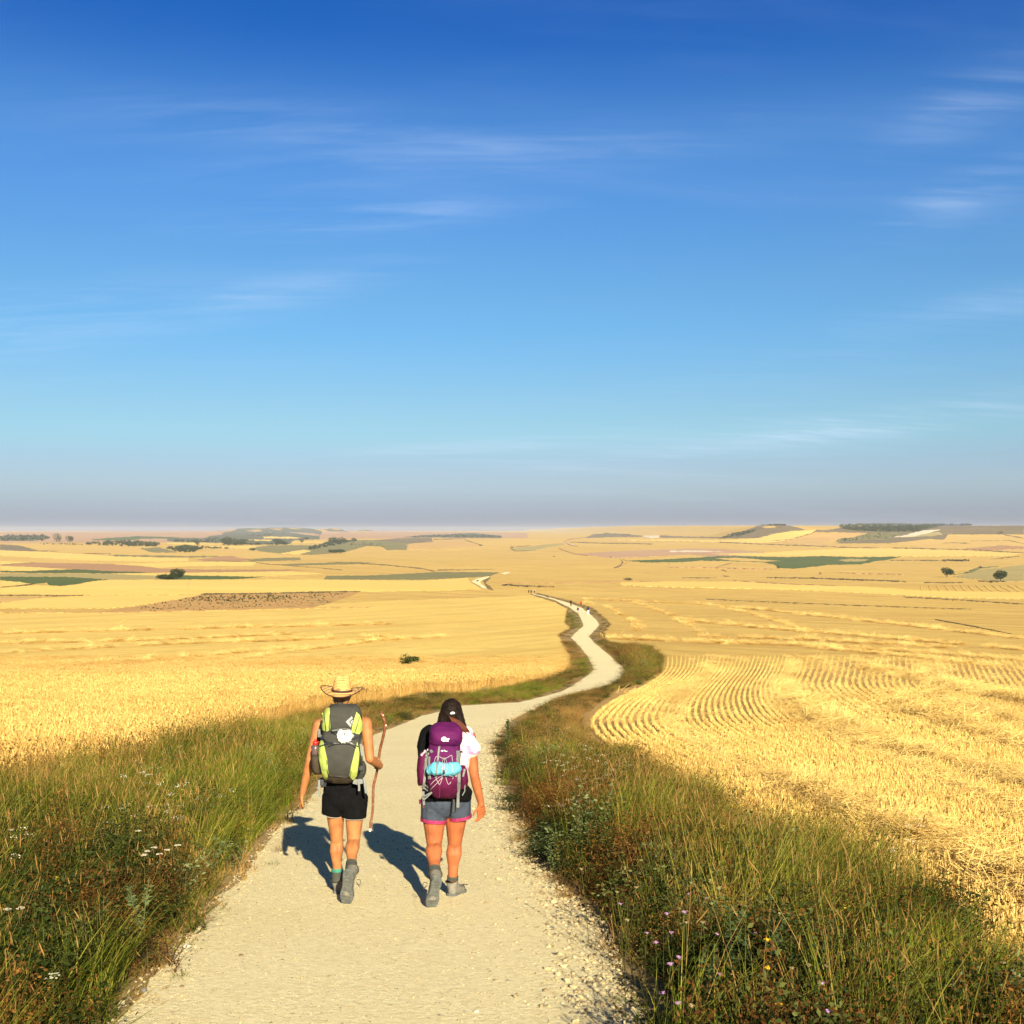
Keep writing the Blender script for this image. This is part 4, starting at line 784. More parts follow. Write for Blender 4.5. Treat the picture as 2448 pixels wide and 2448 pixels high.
def build_gravel():
    c = bpy.data.collections.new('gravel_stones')
    for s in range(7):
        bm = pebble(400 + s); me = bpy.data.meshes.new('g%02d' % s); bm.to_mesh(me); bm.free(); me.materials.append(M_stone); c.objects.link(bpy.data.objects.new('g%02d' % s, me))
    g = np.random.default_rng(91); out = []; size = []
    def along(line, inward, dens, spread, smin, smax, ymax):
        L = np.array(densify(line, 0.05, 0.0, 5)); L = L[L[:, 1] < ymax]; dl = np.hypot(*np.diff(L, axis=0).T); m = int(dl.sum()*dens); j = g.choice(len(dl), m, p=dl/dl.sum())
        q = L[j] + np.stack([inward*(np.abs(g.normal(0, spread, m)) - 0.08), g.normal(0, 0.05, m)], -1); out.append(q); size.append(smin + (smax - smin)*g.beta(1.2, 4, m))
    along(RE, -1, 300, 0.24, 0.004, 0.022, 17); along(RE, -1, 120, 0.8, 0.003, 0.012, 15); along(LE, 1, 90, 0.13, 0.004, 0.022, 17); along(LE, 1, 40, 0.6, 0.004, 0.012, 14); along(RE, -1, 60, 0.25, 0.01, 0.035, 45)
    P = sample_poly(PATH_POLY, lambda y: 170 if y < 13 else 40, 95, (4, 26)); out.append(P); size.append(0.003 + 0.011*g.beta(1, 5, len(P)))
    P = np.vstack(out); s = np.concatenate(size); k = P[:, 1] > 4; P, s = P[k], s[k]; n = len(P)
    print('gravel', n)
    scatter('gravel', c, np.stack([P[:, 0], P[:, 1], terr(P[:, 0], P[:, 1]) + 0.013 + s*0.25], -1), np.stack([g.normal(0, 0.3, n), g.normal(0, 0.3, n), g.uniform(0, 6.28, n)], -1), np.stack([s, s, s], -1), g.integers(0, 7, n), np.clip(g.normal(0.62, 0.26, n), 0, 1))
build_gravel()

# swaths of straw left by the harvester farther out, both sides of the path
def build_swaths():
    col = bpy.data.collections['stubble_plants']; g = np.random.default_rng(17); P = []
    def line(c, pts, w, dens):
        q = np.array(strip_px(px(c, [pts[0]]) and jitter_poly(px(c, pts), 6, 0.3, closed=False), w)); n = len(q)//2; L_ = (q[:n] + q[n:][::-1])/2
        d = np.concatenate([[0], np.cumsum(np.hypot(*np.diff(L_, axis=0).T))]); m = int(d[-1]*dens); t = g.uniform(0, d[-1], m); u = np.interp(t, d, L_[:, 0]); v = np.interp(t, d, L_[:, 1]) + g.normal(0, w*0.28, m); k = np.array([mnoise.noise(Vector((a*0.02, b*0.1, 3))) for a, b in zip(u, v)]) > -0.28; x, y = hit(u[k], v[k]); P.append(np.stack([x, y], -1))
    for pts, w in (([(0, 78), (70, 84), (130, 108), (170, 140), (215, 160), (237, 185), (215, 207), (120, 215)], 3.2), ([(200, 72), (290, 98), (390, 135), (460, 175), (495, 206)], 3), ([(600, 96), (760, 132), (900, 172), (985, 210)], 2.6), ([(0, 60), (500, 82), (900, 120)], 2), ([(100, 232), (500, 250), (900, 262), (1400, 290), (1932, 330)], 4), ([(900, 120), (1400, 175), (1932, 235)], 2.6), ([(1000, 275), (1500, 320), (1932, 372)], 4), ([(400, 150), (800, 190), (1300, 230), (1932, 285)], 3), ([(500, 225), (1000, 240), (1600, 275)], 3)): line('H', pts, w, 1.3)
    for pts, w in (([(-60, 600), (250, 548), (500, 508), (800, 455), (1150, 395), (1450, 345), (1932, 285), (2300, 262)], 3.4), ([(560, 598), (800, 555), (1100, 512), (1500, 462), (1680, 440)], 3.2), ([(-60, 350), (400, 325), (900, 300), (1500, 282), (2000, 262)], 2.4), ([(-60, 250), (500, 235), (1300, 215), (2000, 200)], 1.8), ([(-60, 430), (500, 400), (1000, 365), (1500, 320)], 2.4), ([(900, 545), (1300, 492), (1700, 455), (2200, 400)], 2.6), ([(-60, 300), (700, 285), (1500, 250)], 1.8), ([(-60, 500), (400, 455), (900, 400)], 2.4)): line('G', pts, w, 0.7)
    P = np.vstack(P); n = len(P); sc = np.clip(P[:, 1]/45, 1.2, 4.5)*g.uniform(0.7, 1.2, n); print('swath', n)
    scatter('straw_swath', col, np.stack([P[:, 0], P[:, 1], terr(P[:, 0], P[:, 1]) + 0.03 + P[:, 1]*0.0002], -1), np.stack([g.normal(0, 0.2, n), g.normal(0, 0.2, n), g.uniform(0, 6.28, n)], -1), np.stack([sc, sc, sc*0.25], -1), g.integers(6, 11, n), np.clip(g.normal(0.8, 0.14, n), 0.05, 0.95))
build_swaths()
# ------------------------------------------------------------------ figures: tools
def PK(cx, cy, d):
    """world point at depth d seen at a pixel of the enlarged crop of the two walkers"""
    u, v = px('K', [(cx, cy)])[0]; dx, dz = rays(u, v); return Vector((float(dx)*d, d, float(dz)*d))
def gnd(cx, cy):
    u, v = px('K', [(cx, cy)])[0]; x, y = hit(u, v); return Vector((float(x[0]), float(y[0]), float(terr(x[0], y[0]))))
def frame(d):
    z = d.normalized(); x = z.cross(Vector((0, 0, 1)) if abs(z.z) < 0.9 else Vector((1, 0, 0))).normalized(); return x, z.cross(x), z
def capsule(bm, a, ra, b, rb, n=14, flat=False):
    """tapered limb from a to b with round (or flat) ends"""
    x, y, z = frame(b - a); rings = []
    st = [(0, 1)] if flat else [(-math.sin(t), math.cos(t)) for t in (1.2, 0.75, 0.35, 0)]
    L = [(a, ra, s, c) for s, c in st] + [(b, rb, -s, c) for s, c in reversed(st)]
    for p, r, s, c in L: rings.append([bm.verts.new(p + z*(r*s) + (x*math.cos(2*math.pi*k/n) + y*math.sin(2*math.pi*k/n))*(r*c)) for k in range(n)])
    for A, B in zip(rings[:-1], rings[1:]):
        for k in range(n): bm.faces.new((A[k], A[(k+1) % n], B[(k+1) % n], B[k]))
    bm.faces.new(rings[0][::-1]); bm.faces.new(rings[-1])
def ellipsoid(bm, c, r, rot=None, seg=20):
    m = Matrix.Translation(c) @ (rot.to_matrix().to_4x4() if rot else Matrix()) @ Matrix.Diagonal((*r, 1)); bmesh.ops.create_uvsphere(bm, u_segments=seg, v_segments=seg//2 + 2, radius=1, matrix=m)
def build_blob(name, fn, voxel=0.006, smooth_n=4, mats=None, noise=None):
    """grow one continuous surface round a set of overlapping solids"""
    bm = bmesh.new(); fn(bm); bmesh.ops.recalc_face_normals(bm, faces=bm.faces[:]); me = bpy.data.meshes.new(name); bm.to_mesh(me); bm.free()
    o = bpy.data.objects.new(name, me); COL.objects.link(o)
    m = o.modifiers.new('r', 'REMESH'); m.mode = 'VOXEL'; m.voxel_size = voxel; m.use_smooth_shade = True
    if smooth_n: s = o.modifiers.new('s', 'SMOOTH'); s.factor = 0.5; s.iterations = smooth_n
    dg = bpy.context.evaluated_depsgraph_get(); out = bpy.data.meshes.new_from_object(o.evaluated_get(dg)); bpy.data.objects.remove(o); bpy.data.meshes.remove(me); out.name = name
    if noise:
        sc, amp = noise; n = len(out.vertices); nr = np.empty(n*3, np.float32); out.vertices.foreach_get('normal', nr); nr = nr.reshape(-1, 3); co = np.empty(n*3, np.float32); out.vertices.foreach_get('co', co); co = co.reshape(-1, 3)
        k = np.array([mnoise.noise(Vector(p)*sc) + 0.5*mnoise.noise(Vector(p)*sc*2.3) for p in co])*amp; co = co + nr*k[:, None]; out.vertices.foreach_set('co', co.astype(np.float32).ravel()); out.update()
    smooth(out); return out
class Fig:
    def __init__(s, name, base): s.root = empty(name, base); s.base = Vector(base)
    def add(s, name, me, mat, parent=None):
        me.transform(Matrix.Translation(-s.base)); o = link(name, me, mat); o.parent = parent or s.root; return o
    def tag(s, *a, **k): tag(s.root, *a, **k); return s
def tube_mesh(name, pts, r, n=8, wob=0.0, caps=True, seed=0):
    """round cord, stick or strap along points; r one radius or one for each point"""
    pts = [Vector(p) for p in pts]; rs = r if hasattr(r, '__len__') else [r]*len(pts); bm = bmesh.new(); rings = []; x = None
    g = np.random.default_rng(seed)
    for i, p in enumerate(pts):
        t = (pts[min(i+1, len(pts)-1)] - pts[max(i-1, 0)]).normalized()
        if x is None: x = frame(t)[0]
        x = (x - t*x.dot(t)).normalized(); y = t.cross(x); rings.append([bm.verts.new(p + (x*math.cos(2*math.pi*k/n) + y*math.sin(2*math.pi*k/n))*rs[i]*(1 + wob*g.normal())) for k in range(n)])
    for A, B in zip(rings[:-1], rings[1:]):
        for k in range(n): bm.faces.new((A[k], A[(k+1) % n], B[(k+1) % n], B[k]))
    if caps: bm.faces.new(rings[0][::-1]); bm.faces.new(rings[-1])
    bmesh.ops.recalc_face_normals(bm, faces=bm.faces[:])
    me = bpy.data.meshes.new(name); bm.to_mesh(me); bm.free(); return smooth(me)
def curve_pts(pts, k=6):
    """Catmull-Rom through points"""
    P = [Vector(p) for p in pts]; out = []
    for i in range(len(P) - 1):
        a, b, c, d = P[max(0, i-1)], P[i], P[i+1], P[min(len(P)-1, i+2)]
        for j in range(k):
            t = j/k; out.append(0.5*((2*b) + (c - a)*t + (2*a - 5*b + 4*c - d)*t*t + (3*b - a - 3*c + d)*t**3))
    return out + [P[-1]]
def loft_mesh(name, rows, n=40, p=3.2, noise=(14, 0.004), back=None, cap=True):
    """closed bag: rows of (row pixel, left pixel, right pixel, near depth, far depth)"""
    R_ = np.array(rows, float); m = 46; tt = np.linspace(0, len(R_) - 1, m); i = np.clip(tt.astype(int), 0, len(R_) - 2); f = (tt - i)[:, None]; G = np.gradient(R_, axis=0)
    Q = (2*f**3 - 3*f**2 + 1)*R_[i] + (f**3 - 2*f**2 + f)*G[i] + (-2*f**3 + 3*f**2)*R_[i+1] + (f**3 - f**2)*G[i+1]
    bm = bmesh.new(); rings = []
    for (cy, xl, xr, dn, df) in Q:
        ring = []
        for k in range(n):
            a = 2*math.pi*k/n; c, s = math.cos(a), math.sin(a); ex = math.copysign(abs(c)**(2/p), c); ey = math.copysign(abs(s)**(2/p), s)
            ring.append(bm.verts.new(PK((xl + xr)/2 + ex*(xr - xl)/2, cy, (dn + df)/2 + ey*(df - dn)/2)))
        rings.append(ring)
    for A, B in zip(rings[:-1], rings[1:]):
        for k in range(n): bm.faces.new((A[k], A[(k+1) % n], B[(k+1) % n], B[k]))
    bm.faces.new(rings[0][::-1]); bm.faces.new(rings[-1]); bmesh.ops.recalc_face_normals(bm, faces=bm.faces[:]); bm.normal_update()
    if noise:
        for v in bm.verts: v.co += v.normal*noise[1]*(mnoise.noise(v.co*noise[0]) + 0.6*mnoise.noise(v.co*noise[0]*2.2 + Vector((5, 0, 0))))
    me = bpy.data.meshes.new(name); bm.to_mesh(me); bm.free(); return smooth(me)
def bvh_of(*meshes):
    V = []; Fs = []; k = 0
    for me in meshes:
        V += [v.co.copy() for v in me.vertices]; Fs += [tuple(i + k for i in p.vertices) for p in me.polygons]; k += len(me.vertices)
    return BVHTree.FromPolygons(V, Fs)
def onto(bvh, cx, cy, off, dflt=9.7):
    u, v = px('K', [(cx, cy)])[0]; dx, dz = rays(u, v); d = Vector((float(dx), 1, float(dz))).normalized(); h = bvh.ray_cast(Vector((0, 0, 0)), d)
    if h[0] is None:
        p = PK(cx, cy, dflt); q = bvh.find_nearest(p); return q[0] + q[1]*off
    return h[0] + h[1]*off*0.5 - d*off*0.8
def patch_mesh(name, poly, bvh, off=0.004, cell=9, dflt=9.7, puff=0.0):
    """cloth panel sewn on a surface: outline in crop pixels, laid on the surface with its own edge"""
    poly = jitter_poly(poly, cell, 0.0); q = [Vector(p) for p in poly]
    vo, eo, fo, *_ = delaunay_2d_cdt(q, [(i, (i+1) % len(q)) for i in range(len(q))], [], 2, 1e-4); pq = np.array(poly)
    bm = bmesh.new(); vs = [bm.verts.new((p.x, p.y, 0)) for p in vo]; cen = np.array([np.mean([(vo[i].x, vo[i].y) for i in f], axis=0) for f in fo])
    for f, ok in zip(fo, inside(cen, pq)):
        if ok: bm.faces.new([vs[i] for i in f])
    bmesh.ops.delete(bm, geom=[v for v in bm.verts if not v.link_faces], context='VERTS'); co = np.array([v.co for v in bm.verts]); lo, hi = co.min(0), co.max(0)
    for ax in (0, 1):
        k = math.ceil(lo[ax]/cell)
        while k*cell < hi[ax]:
            p = [0, 0, 0]; nn = [0, 0, 0]; p[ax] = k*cell; nn[ax] = 1; bmesh.ops.bisect_plane(bm, geom=bm.verts[:] + bm.edges[:] + bm.faces[:], plane_co=p, plane_no=nn); k += 1
    for v in bm.verts: v.co = onto(bvh, v.co.x, v.co.y, off, dflt)
    bm.normal_update()
    for f in bm.faces:
        f.smooth = True
        if f.normal.y > 0: f.normal_flip()
    bm.normal_update()
    for e in [e for e in bm.edges if len(e.link_faces) == 1]:
        a, b = e.verts; na = a.normal*(off + 0.004); bm.faces.new((bm.verts.new(a.co), bm.verts.new(a.co - na), bm.verts.new(b.co - na), bm.verts.new(b.co)))
    me = bpy.data.meshes.new(name); bm.to_mesh(me); bm.free(); return me
def strap_mesh(name, pts, w, bvh, off=0.006, dflt=9.7): return patch_mesh(name, strip_px(jitter_poly(pts, 14, 0, closed=False), w), bvh, off, 14, dflt)
def cord_mesh(name, pts, r, bvh, off=0.01, dflt=9.7): return tube_mesh(name, curve_pts([onto(bvh, a, b, off, dflt) for a, b in pts], 4), r, 6)
def hand_prims(bm, wrist, knuck, side, curl, thumb_dir, size=1.0, spread=None):
    """palm and five unequal bent fingers; side = direction across the knuckles, curl = direction the fingers close to"""
    a = (knuck - wrist).normalized(); s = (side - a*side.dot(a)).normalized(); c = (curl - a*curl.dot(a)).normalized(); k = size
    for j, t in enumerate((-0.030, -0.010, 0.010, 0.028)):
        capsule(bm, wrist + s*t*0.5*k, 0.016*k, wrist + a*0.082*k + s*t*k, 0.0125*k, 8)
        L = (0.066, 0.076, 0.071, 0.055)[j]*k; p = wrist + a*0.085*k + s*t*k; d = a
        for m, ang in enumerate((0.32, 0.45, 0.4)):
            ang *= curl.length; d = (d*math.cos(ang) + c*math.sin(ang)).normalized(); q = p + d*L*(0.42, 0.33, 0.25)[m]; capsule(bm, p, (0.0098 - 0.0012*m)*k, q, (0.0088 - 0.0012*m)*k, 8); p = q
            cc = c; c2 = (c - d*c.dot(d)).normalized() if abs(c.dot(d)) < 0.98 else c
            c = c2
        c = (curl - a*curl.dot(a)).normalized()
    p = wrist + a*0.025*k + s*thumb_dir*0.030*k; d = (a*0.75 + s*thumb_dir*0.62 + c*0.3).normalized(); q = p + d*0.042*k; capsule(bm, wrist + a*0.012*k, 0.017*k, p, 0.014*k, 8); capsule(bm, p, 0.0125*k, q, 0.0105*k, 8); d2 = (a*0.95 + s*thumb_dir*0.15 + c*0.35).normalized(); capsule(bm, q, 0.0105*k, q + d2*0.03*k, 0.0085*k, 8)
def boot_parts(fig, heel, toe, down, ankle, m_up, m_sole, m_dark, width=0.098, lace_side=1):
    """hiking boot: upper, collar and lugged sole"""
    f = (toe - heel); L = f.length; f.normalize(); n = (down - f*down.dot(f)).normalized(); s = f.cross(n).normalized()
    def at(u, v, h): return heel + f*(u*L) + s*v - n*h
    def upper(bm):
        capsule(bm, at(0.13, 0, 0.042), 0.037, at(0.45, 0, 0.045), 0.040); capsule(bm, at(0.45, 0, 0.045), 0.041, at(0.82, 0.004, 0.034), 0.036)
        ellipsoid(bm, at(0.70, 0.006, 0.030), (0.047, 0.047, 0.034)); capsule(bm, at(0.16, 0, 0.05), 0.040, ankle, 0.047); capsule(bm, at(0.40, 0, 0.06), 0.036, ankle + (heel - toe).normalized()*(-0.01), 0.042)
    b = fig.add('boot', build_blob('boot', upper, 0.006, 5, noise=(30, 0.0025)), m_up)
    # outline of the sole, wider at the ball, waisted
    prof = [(-0.02, 0.012), (0.0, 0.028), (0.06, 0.036), (0.18, 0.0385), (0.34, 0.035), (0.48, 0.0355), (0.62, 0.045), (0.74, 0.049), (0.86, 0.043), (0.95, 0.030), (1.0, 0.014)]
    k = width/0.098; out = [(u, w*k) for u, w in prof] + [(u, -w*k*0.95) for u, w in reversed(prof)]
    bm = bmesh.new(); A = [bm.verts.new(at(u, v, 0.030)) for u, v in out]; B = [bm.verts.new(at(u, v*1.03, 0.0)) for u, v in out]
    for i in range(len(out)): j = (i+1) % len(out); bm.faces.new((A[i], A[j], B[j], B[i]))
    bm.faces.new(A); bm.faces.new(B[::-1])
    def lug(u0, u1, v0, v1, h=0.006, sk=0.0):
        q = [(u0, v0), (u1 , v0), (u1 + sk, v1), (u0 + sk, v1)]; X = [bm.verts.new(at(u, v, -0.0005)) for u, v in q]; Y = [bm.verts.new(at(u*0.94 + 0.06*(u0+u1)/2, v*0.94 + 0.06*(v0+v1)/2, -h)) for u, v in q]
        for i in range(4): j = (i+1) % 4; bm.faces.new((X[i], X[j], Y[j], Y[i]))
        bm.faces.new(Y); bm.faces.new(X[::-1])
    for u, w in ((0.04, 0.030), (0.13, 0.034), (0.22, 0.034), (0.50, 0.033), (0.59, 0.040), (0.68, 0.045), (0.77, 0.044), (0.86, 0.036)):
        for sg in (1, -1):
            lug(u, u + 0.055, sg*w*k*0.97, sg*w*k*0.42, sk=0.02); lug(u + 0.01, u + 0.05, sg*w*k*0.30, sg*w*k*0.04, sk=0.012)
    bmesh.ops.recalc_face_normals(bm, faces=bm.faces[:]); me = bpy.data.meshes.new('sole'); bm.to_mesh(me); bm.free(); sole = fig.add('sole', me, m_sole, b); sole.parent = b
    # collar and laces
    x, y, z = frame(ankle - at(0.2, 0, 0.05)); ring = [ankle + z*0.012 + (x*math.cos(t) + y*math.sin(t))*0.046 for t in np.linspace(0, 2*math.pi, 17)]
    fig.add('collar', tube_mesh('collar', ring, 0.0095, 8, caps=False), m_dark, b)
    lp = at(0.42, lace_side*0.046, 0.085); lo = curve_pts([lp, lp + s*lace_side*0.022 - n*0.012, lp + s*lace_side*0.034 + f*0.02, lp + s*lace_side*0.018 + f*0.045, lp + f*0.02, lp + s*lace_side*0.03 + f*0.062], 4)
    fig.add('lace', tube_mesh('lace', lo, 0.0026, 6), m_dark, b)
    return b
def face_prims(bm, c, r, fwd, up):
    """nose, brow, chin and ears on a head"""
    s = fwd.cross(up).normalized()
    capsule(bm, c + fwd*r*0.86 + up*r*0.10, r*0.09, c + fwd*r*1.10 - up*r*0.16, r*0.13, 8); capsule(bm, c + fwd*r*0.62 - up*r*0.78, r*0.30, c + fwd*r*0.72 - up*r*0.70, r*0.26, 8)
    for k in (1, -1):
        ellipsoid(bm, c + s*k*r*0.80 - up*r*0.10, (r*0.10, r*0.22, r*0.30), seg=10); ellipsoid(bm, c + fwd*r*0.66 + s*k*r*0.36 - up*r*0.25, (r*0.28, r*0.2, r*0.25), seg=10)
def face_parts(fig, body, c, r, fwd, up, m_eye, m_lip):
    s = fwd.cross(up).normalized()
    for k in (1, -1):
        bm = bmesh.new(); ellipsoid(bm, c + fwd*r*0.84 + s*k*r*0.34 + up*r*0.05, (r*0.13, r*0.09, r*0.075), seg=12); me = bpy.data.meshes.new('eye'); bm.to_mesh(me); bm.free(); fig.add('eye', smooth(me), m_eye, body)
    bm = bmesh.new(); ellipsoid(bm, c + fwd*r*0.95 - up*r*0.45, (r*0.26, r*0.08, r*0.07), seg=12); me = bpy.data.meshes.new('mouth'); bm.to_mesh(me); bm.free(); fig.add('mouth', smooth(me), m_lip, body)

M_skin1 = plain_mat('skin_fair', (0.325, 0.128, 0.045), 0.6, 0.25, 0.22, 14); M_skin2 = plain_mat('skin_tanned', (0.31, 0.094, 0.034), 0.6, 0.25, 0.24, 14)
M_black = plain_mat('black_cloth', (0.0045, 0.0045, 0.005), 0.95, 0.08, 0.25, 30, 0.3, 90); M_greytop = plain_mat('grey_top', (0.045, 0.047, 0.042), 0.9, 0.15, 0.2, 40)
M_packgrey = plain_mat('pack_grey', (0.044, 0.043, 0.037), 0.85, 0.15, 0.14, 14, 0.35, 160); M_packbrown = plain_mat('pack_muddy', (0.050, 0.037, 0.023), 0.85, 0.2, 0.25, 16, 0.35, 160)
M_lime = plain_mat('lime_cloth', (0.33, 0.39, 0.085), 0.7, 0.25, 0.10, 25, 0.4, 80); M_strapgrey = plain_mat('grey_webbing', (0.17, 0.175, 0.165), 0.8, 0.2, 0.12, 60); M_buckle = plain_mat('black_plastic', (0.014, 0.014, 0.015), 0.4, 0.5, 0.1, 20)
M_logo = plain_mat('grey_print', (0.27, 0.28, 0.27), 0.6, 0.3, 0.08, 50); M_white = plain_mat('white_print', (0.80, 0.78, 0.76), 0.6, 0.3, 0.05, 50)
M_shell = plain_mat('white_shell', (0.86, 0.84, 0.78), 0.5, 0.4, 0.05, 30); M_red = plain_mat('red_plastic', (0.62, 0.02, 0.015), 0.35, 0.5, 0.08, 30)
M_bottle = plain_mat('smoky_plastic', (0.10, 0.06, 0.065), 0.15, 0.6, 0.2, 30); M_stick = plain_mat('stained_wood', (0.17, 0.055, 0.022), 0.45, 0.4, 0.45, 28, 0.6, 60); M_pale = plain_mat('bare_wood', (0.70, 0.58, 0.42), 0.6, 0.3, 0.1, 30)
M_boot = plain_mat('grey_suede', (0.17, 0.155, 0.125), 0.85, 0.2, 0.22, 35, 0.4, 70); M_sole = plain_mat('grey_rubber', (0.11, 0.115, 0.105), 0.85, 0.2, 0.25, 40, 0.3, 90); M_bootdark = plain_mat('dark_trim', (0.05, 0.047, 0.04), 0.8, 0.2, 0.2, 40)
M_sock = plain_mat('grey_sock', (0.055, 0.058, 0.048), 0.95, 0.1, 0.2, 60); M_teal_sock = plain_mat('teal_sock', (0.045, 0.20, 0.14), 0.95, 0.1, 0.15, 60)
M_band = plain_mat('dark_band', (0.05, 0.018, 0.012), 0.7, 0.3, 0.15, 40); M_hairbr = plain_mat('brown_hair', (0.26, 0.115, 0.04), 0.6, 0.4, 0.5, 60, 0.5, 120); M_hairblk = plain_mat('black_hair', (0.005, 0.003, 0.002), 0.65, 0.15, 0.4, 60, 0.5, 120, var_c=(0.016, 0.007, 0.004)); M_hairend = plain_mat('auburn_hair', (0.085, 0.020, 0.007), 0.6, 0.25, 0.4, 60, 0.5, 120)
M_purple = plain_mat('purple_cloth', (0.062, 0.005, 0.062), 0.75, 0.15, 0.18, 10, 0.4, 90, var_c=(0.100, 0.007, 0.070)); M_magenta = plain_mat('plum_cloth', (0.080, 0.005, 0.037), 0.75, 0.15, 0.18, 12, 0.4, 90)
M_cord = plain_mat('pale_cord', (0.40, 0.34, 0.37), 0.7, 0.2, 0.1, 80); M_blue = plain_mat('light_blue_cloth', (0.11, 0.40, 0.54), 0.85, 0.2, 0.12, 40, 0.4, 110)
M_shorts = plain_mat('slate_cloth', (0.038, 0.048, 0.070), 0.8, 0.25, 0.22, 22, 0.5, 60); M_pinkc = plain_mat('pink_trim', (0.95, 0.13, 0.40), 0.7, 0.25, 0.06, 30)
M_eye = plain_mat('eye', (0.35, 0.32, 0.28), 0.2, 0.5, 0.4, 200); M_lip = plain_mat('lips', (0.40, 0.12, 0.10), 0.5, 0.4, 0.1, 60); M_hem = plain_mat('white_hem', (0.36, 0.33, 0.29), 0.8, 0.2, 0.05, 40)
def tie_dye():
    m = new_mat('tie_dye'); nt = m.node_tree; N = nt.nodes.new; L = nt.links.new; out = N('ShaderNodeOutputMaterial'); bs = N('ShaderNodeBsdfPrincipled'); L(bs.outputs[0], out.inputs[0]); bs.inputs['Roughness'].default_value = 0.85
    tc = N('ShaderNodeTexCoord'); n = N('ShaderNodeTexNoise'); n.inputs['Scale'].default_value = 6.5; n.inputs['Detail'].default_value = 2; n.inputs['Distortion'].default_value = 0.6; L(tc.outputs['Object'], n.inputs['Vector'])
    r = N('ShaderNodeValToRGB'); L(n.outputs[0], r.inputs[0]); cr = r.color_ramp
    while len(cr.elements) < 7: cr.elements.new(0.5)
    for e, (p, c) in zip(cr.elements, [(0.30, (0.42, 0.62, 0.76)), (0.37, (0.78, 0.80, 0.78)), (0.46, (0.82, 0.80, 0.78)), (0.53, (0.72, 0.42, 0.62)), (0.60, (0.80, 0.76, 0.76)), (0.66, (0.84, 0.74, 0.50)), (0.76, (0.78, 0.50, 0.66))]): e.position = p; e.color = (*[q**1.9*0.88 for q in c], 1)
    L(r.outputs[0], bs.inputs[0]); return m
M_tie = tie_dye()
def straw_hat_mat():
    m = new_mat('straw_weave'); nt = m.node_tree; N = nt.nodes.new; L = nt.links.new; out = N('ShaderNodeOutputMaterial'); bs = N('ShaderNodeBsdfPrincipled'); L(bs.outputs[0], out.inputs[0]); bs.inputs['Roughness'].default_value = 0.8
    tc = N('ShaderNodeTexCoord'); w = N('ShaderNodeTexWave'); w.wave_type = 'BANDS'; w.bands_direction = 'Z'; w.inputs['Scale'].default_value = 26; w.inputs['Distortion'].default_value = 1.6; w.inputs['Detail'].default_value = 2; w.inputs['Detail Scale'].default_value = 3; L(tc.outputs['Object'], w.inputs['Vector'])
    n = N('ShaderNodeTexNoise'); n.inputs['Scale'].default_value = 70; n.inputs['Detail'].default_value = 3; L(tc.outputs['Object'], n.inputs['Vector'])
    a = N('ShaderNodeMath'); a.operation = 'MULTIPLY_ADD'; L(n.outputs[0], a.inputs[0]); a.inputs[1].default_value = 0.75; L(w.outputs['Fac'], a.inputs[2])
    r = N('ShaderNodeValToRGB'); L(a.outputs[0], r.inputs[0]); cr = r.color_ramp; cr.elements[0].position = 0.25; cr.elements[0].color = (0.17, 0.065, 0.015, 1); cr.elements[1].position = 0.8; cr.elements[1].color = (0.60, 0.36, 0.115, 1)
    L(r.outputs[0], bs.inputs[0]); bp = N('ShaderNodeBump'); bp.inputs['Strength'].default_value = 0.7; bp.inputs['Distance'].default_value = 0.004; L(a.outputs[0], bp.inputs['Height']); L(bp.outputs[0], bs.inputs['Normal']); return m
M_hat = straw_hat_mat()
# ------------------------------------------------------------------ trees, bushes and woods
M_treeleaf = leaf_mat('tree_leaf', (0.008, 0.018, 0.005), (0.075, 0.10, 0.022), 0.2, (0.028, 0.045, 0.010))
M_bark = plain_mat('bark', (0.07, 0.045, 0.028), 0.9, 0.1, 0.3, 8)
def crown_geo(w, d, h, lobes, n, leaf, seed, low=0.0):
    """leaf clumps filling several lobes; returns vertices, quads, tint"""
    g = np.random.default_rng(seed); P = []; T = []
    for k in range(lobes):
        if k == 0: c, r = np.array([0, 0, 0.52]), np.array([0.36, 0.36, 0.44])
        else: a = g.uniform(0, 6.28); c = np.array([0.27*math.cos(a), 0.27*math.sin(a), g.uniform(0.28 - low*0.1, 0.72)]); r = np.array([1, 1, 1.0])*g.uniform(0.16, 0.27)
        m = int(n*(r[0]*r[1]*r[2])**0.67/0.08*0.16); v = g.normal(0, 1, (m, 3)); v /= np.linalg.norm(v, axis=1, keepdims=True); q = c + v*r*(g.uniform(0.55, 1.0, (m, 1))**0.6); P.append(q); T.append(np.full(m, g.normal(0.42, 0.10)))
    P = np.vstack(P); T = np.concatenate(T); P = P*np.array([w, d, h]); keep = P[:, 2] > 0.02*h; P, T = P[keep], T[keep]
    V, Q, t = leaves(P, leaf, seed + 1, 0.0, 0.16); return V, Q, t + np.repeat(T, 4)
def leafy_mesh(name, V, Q, T, mat):
    me = mesh_np(name, V, Q); a = me.attributes.new('blade', 'FLOAT', 'POINT'); a.data.foreach_set('value', T.astype(np.float32)); me.materials.append(mat); return me
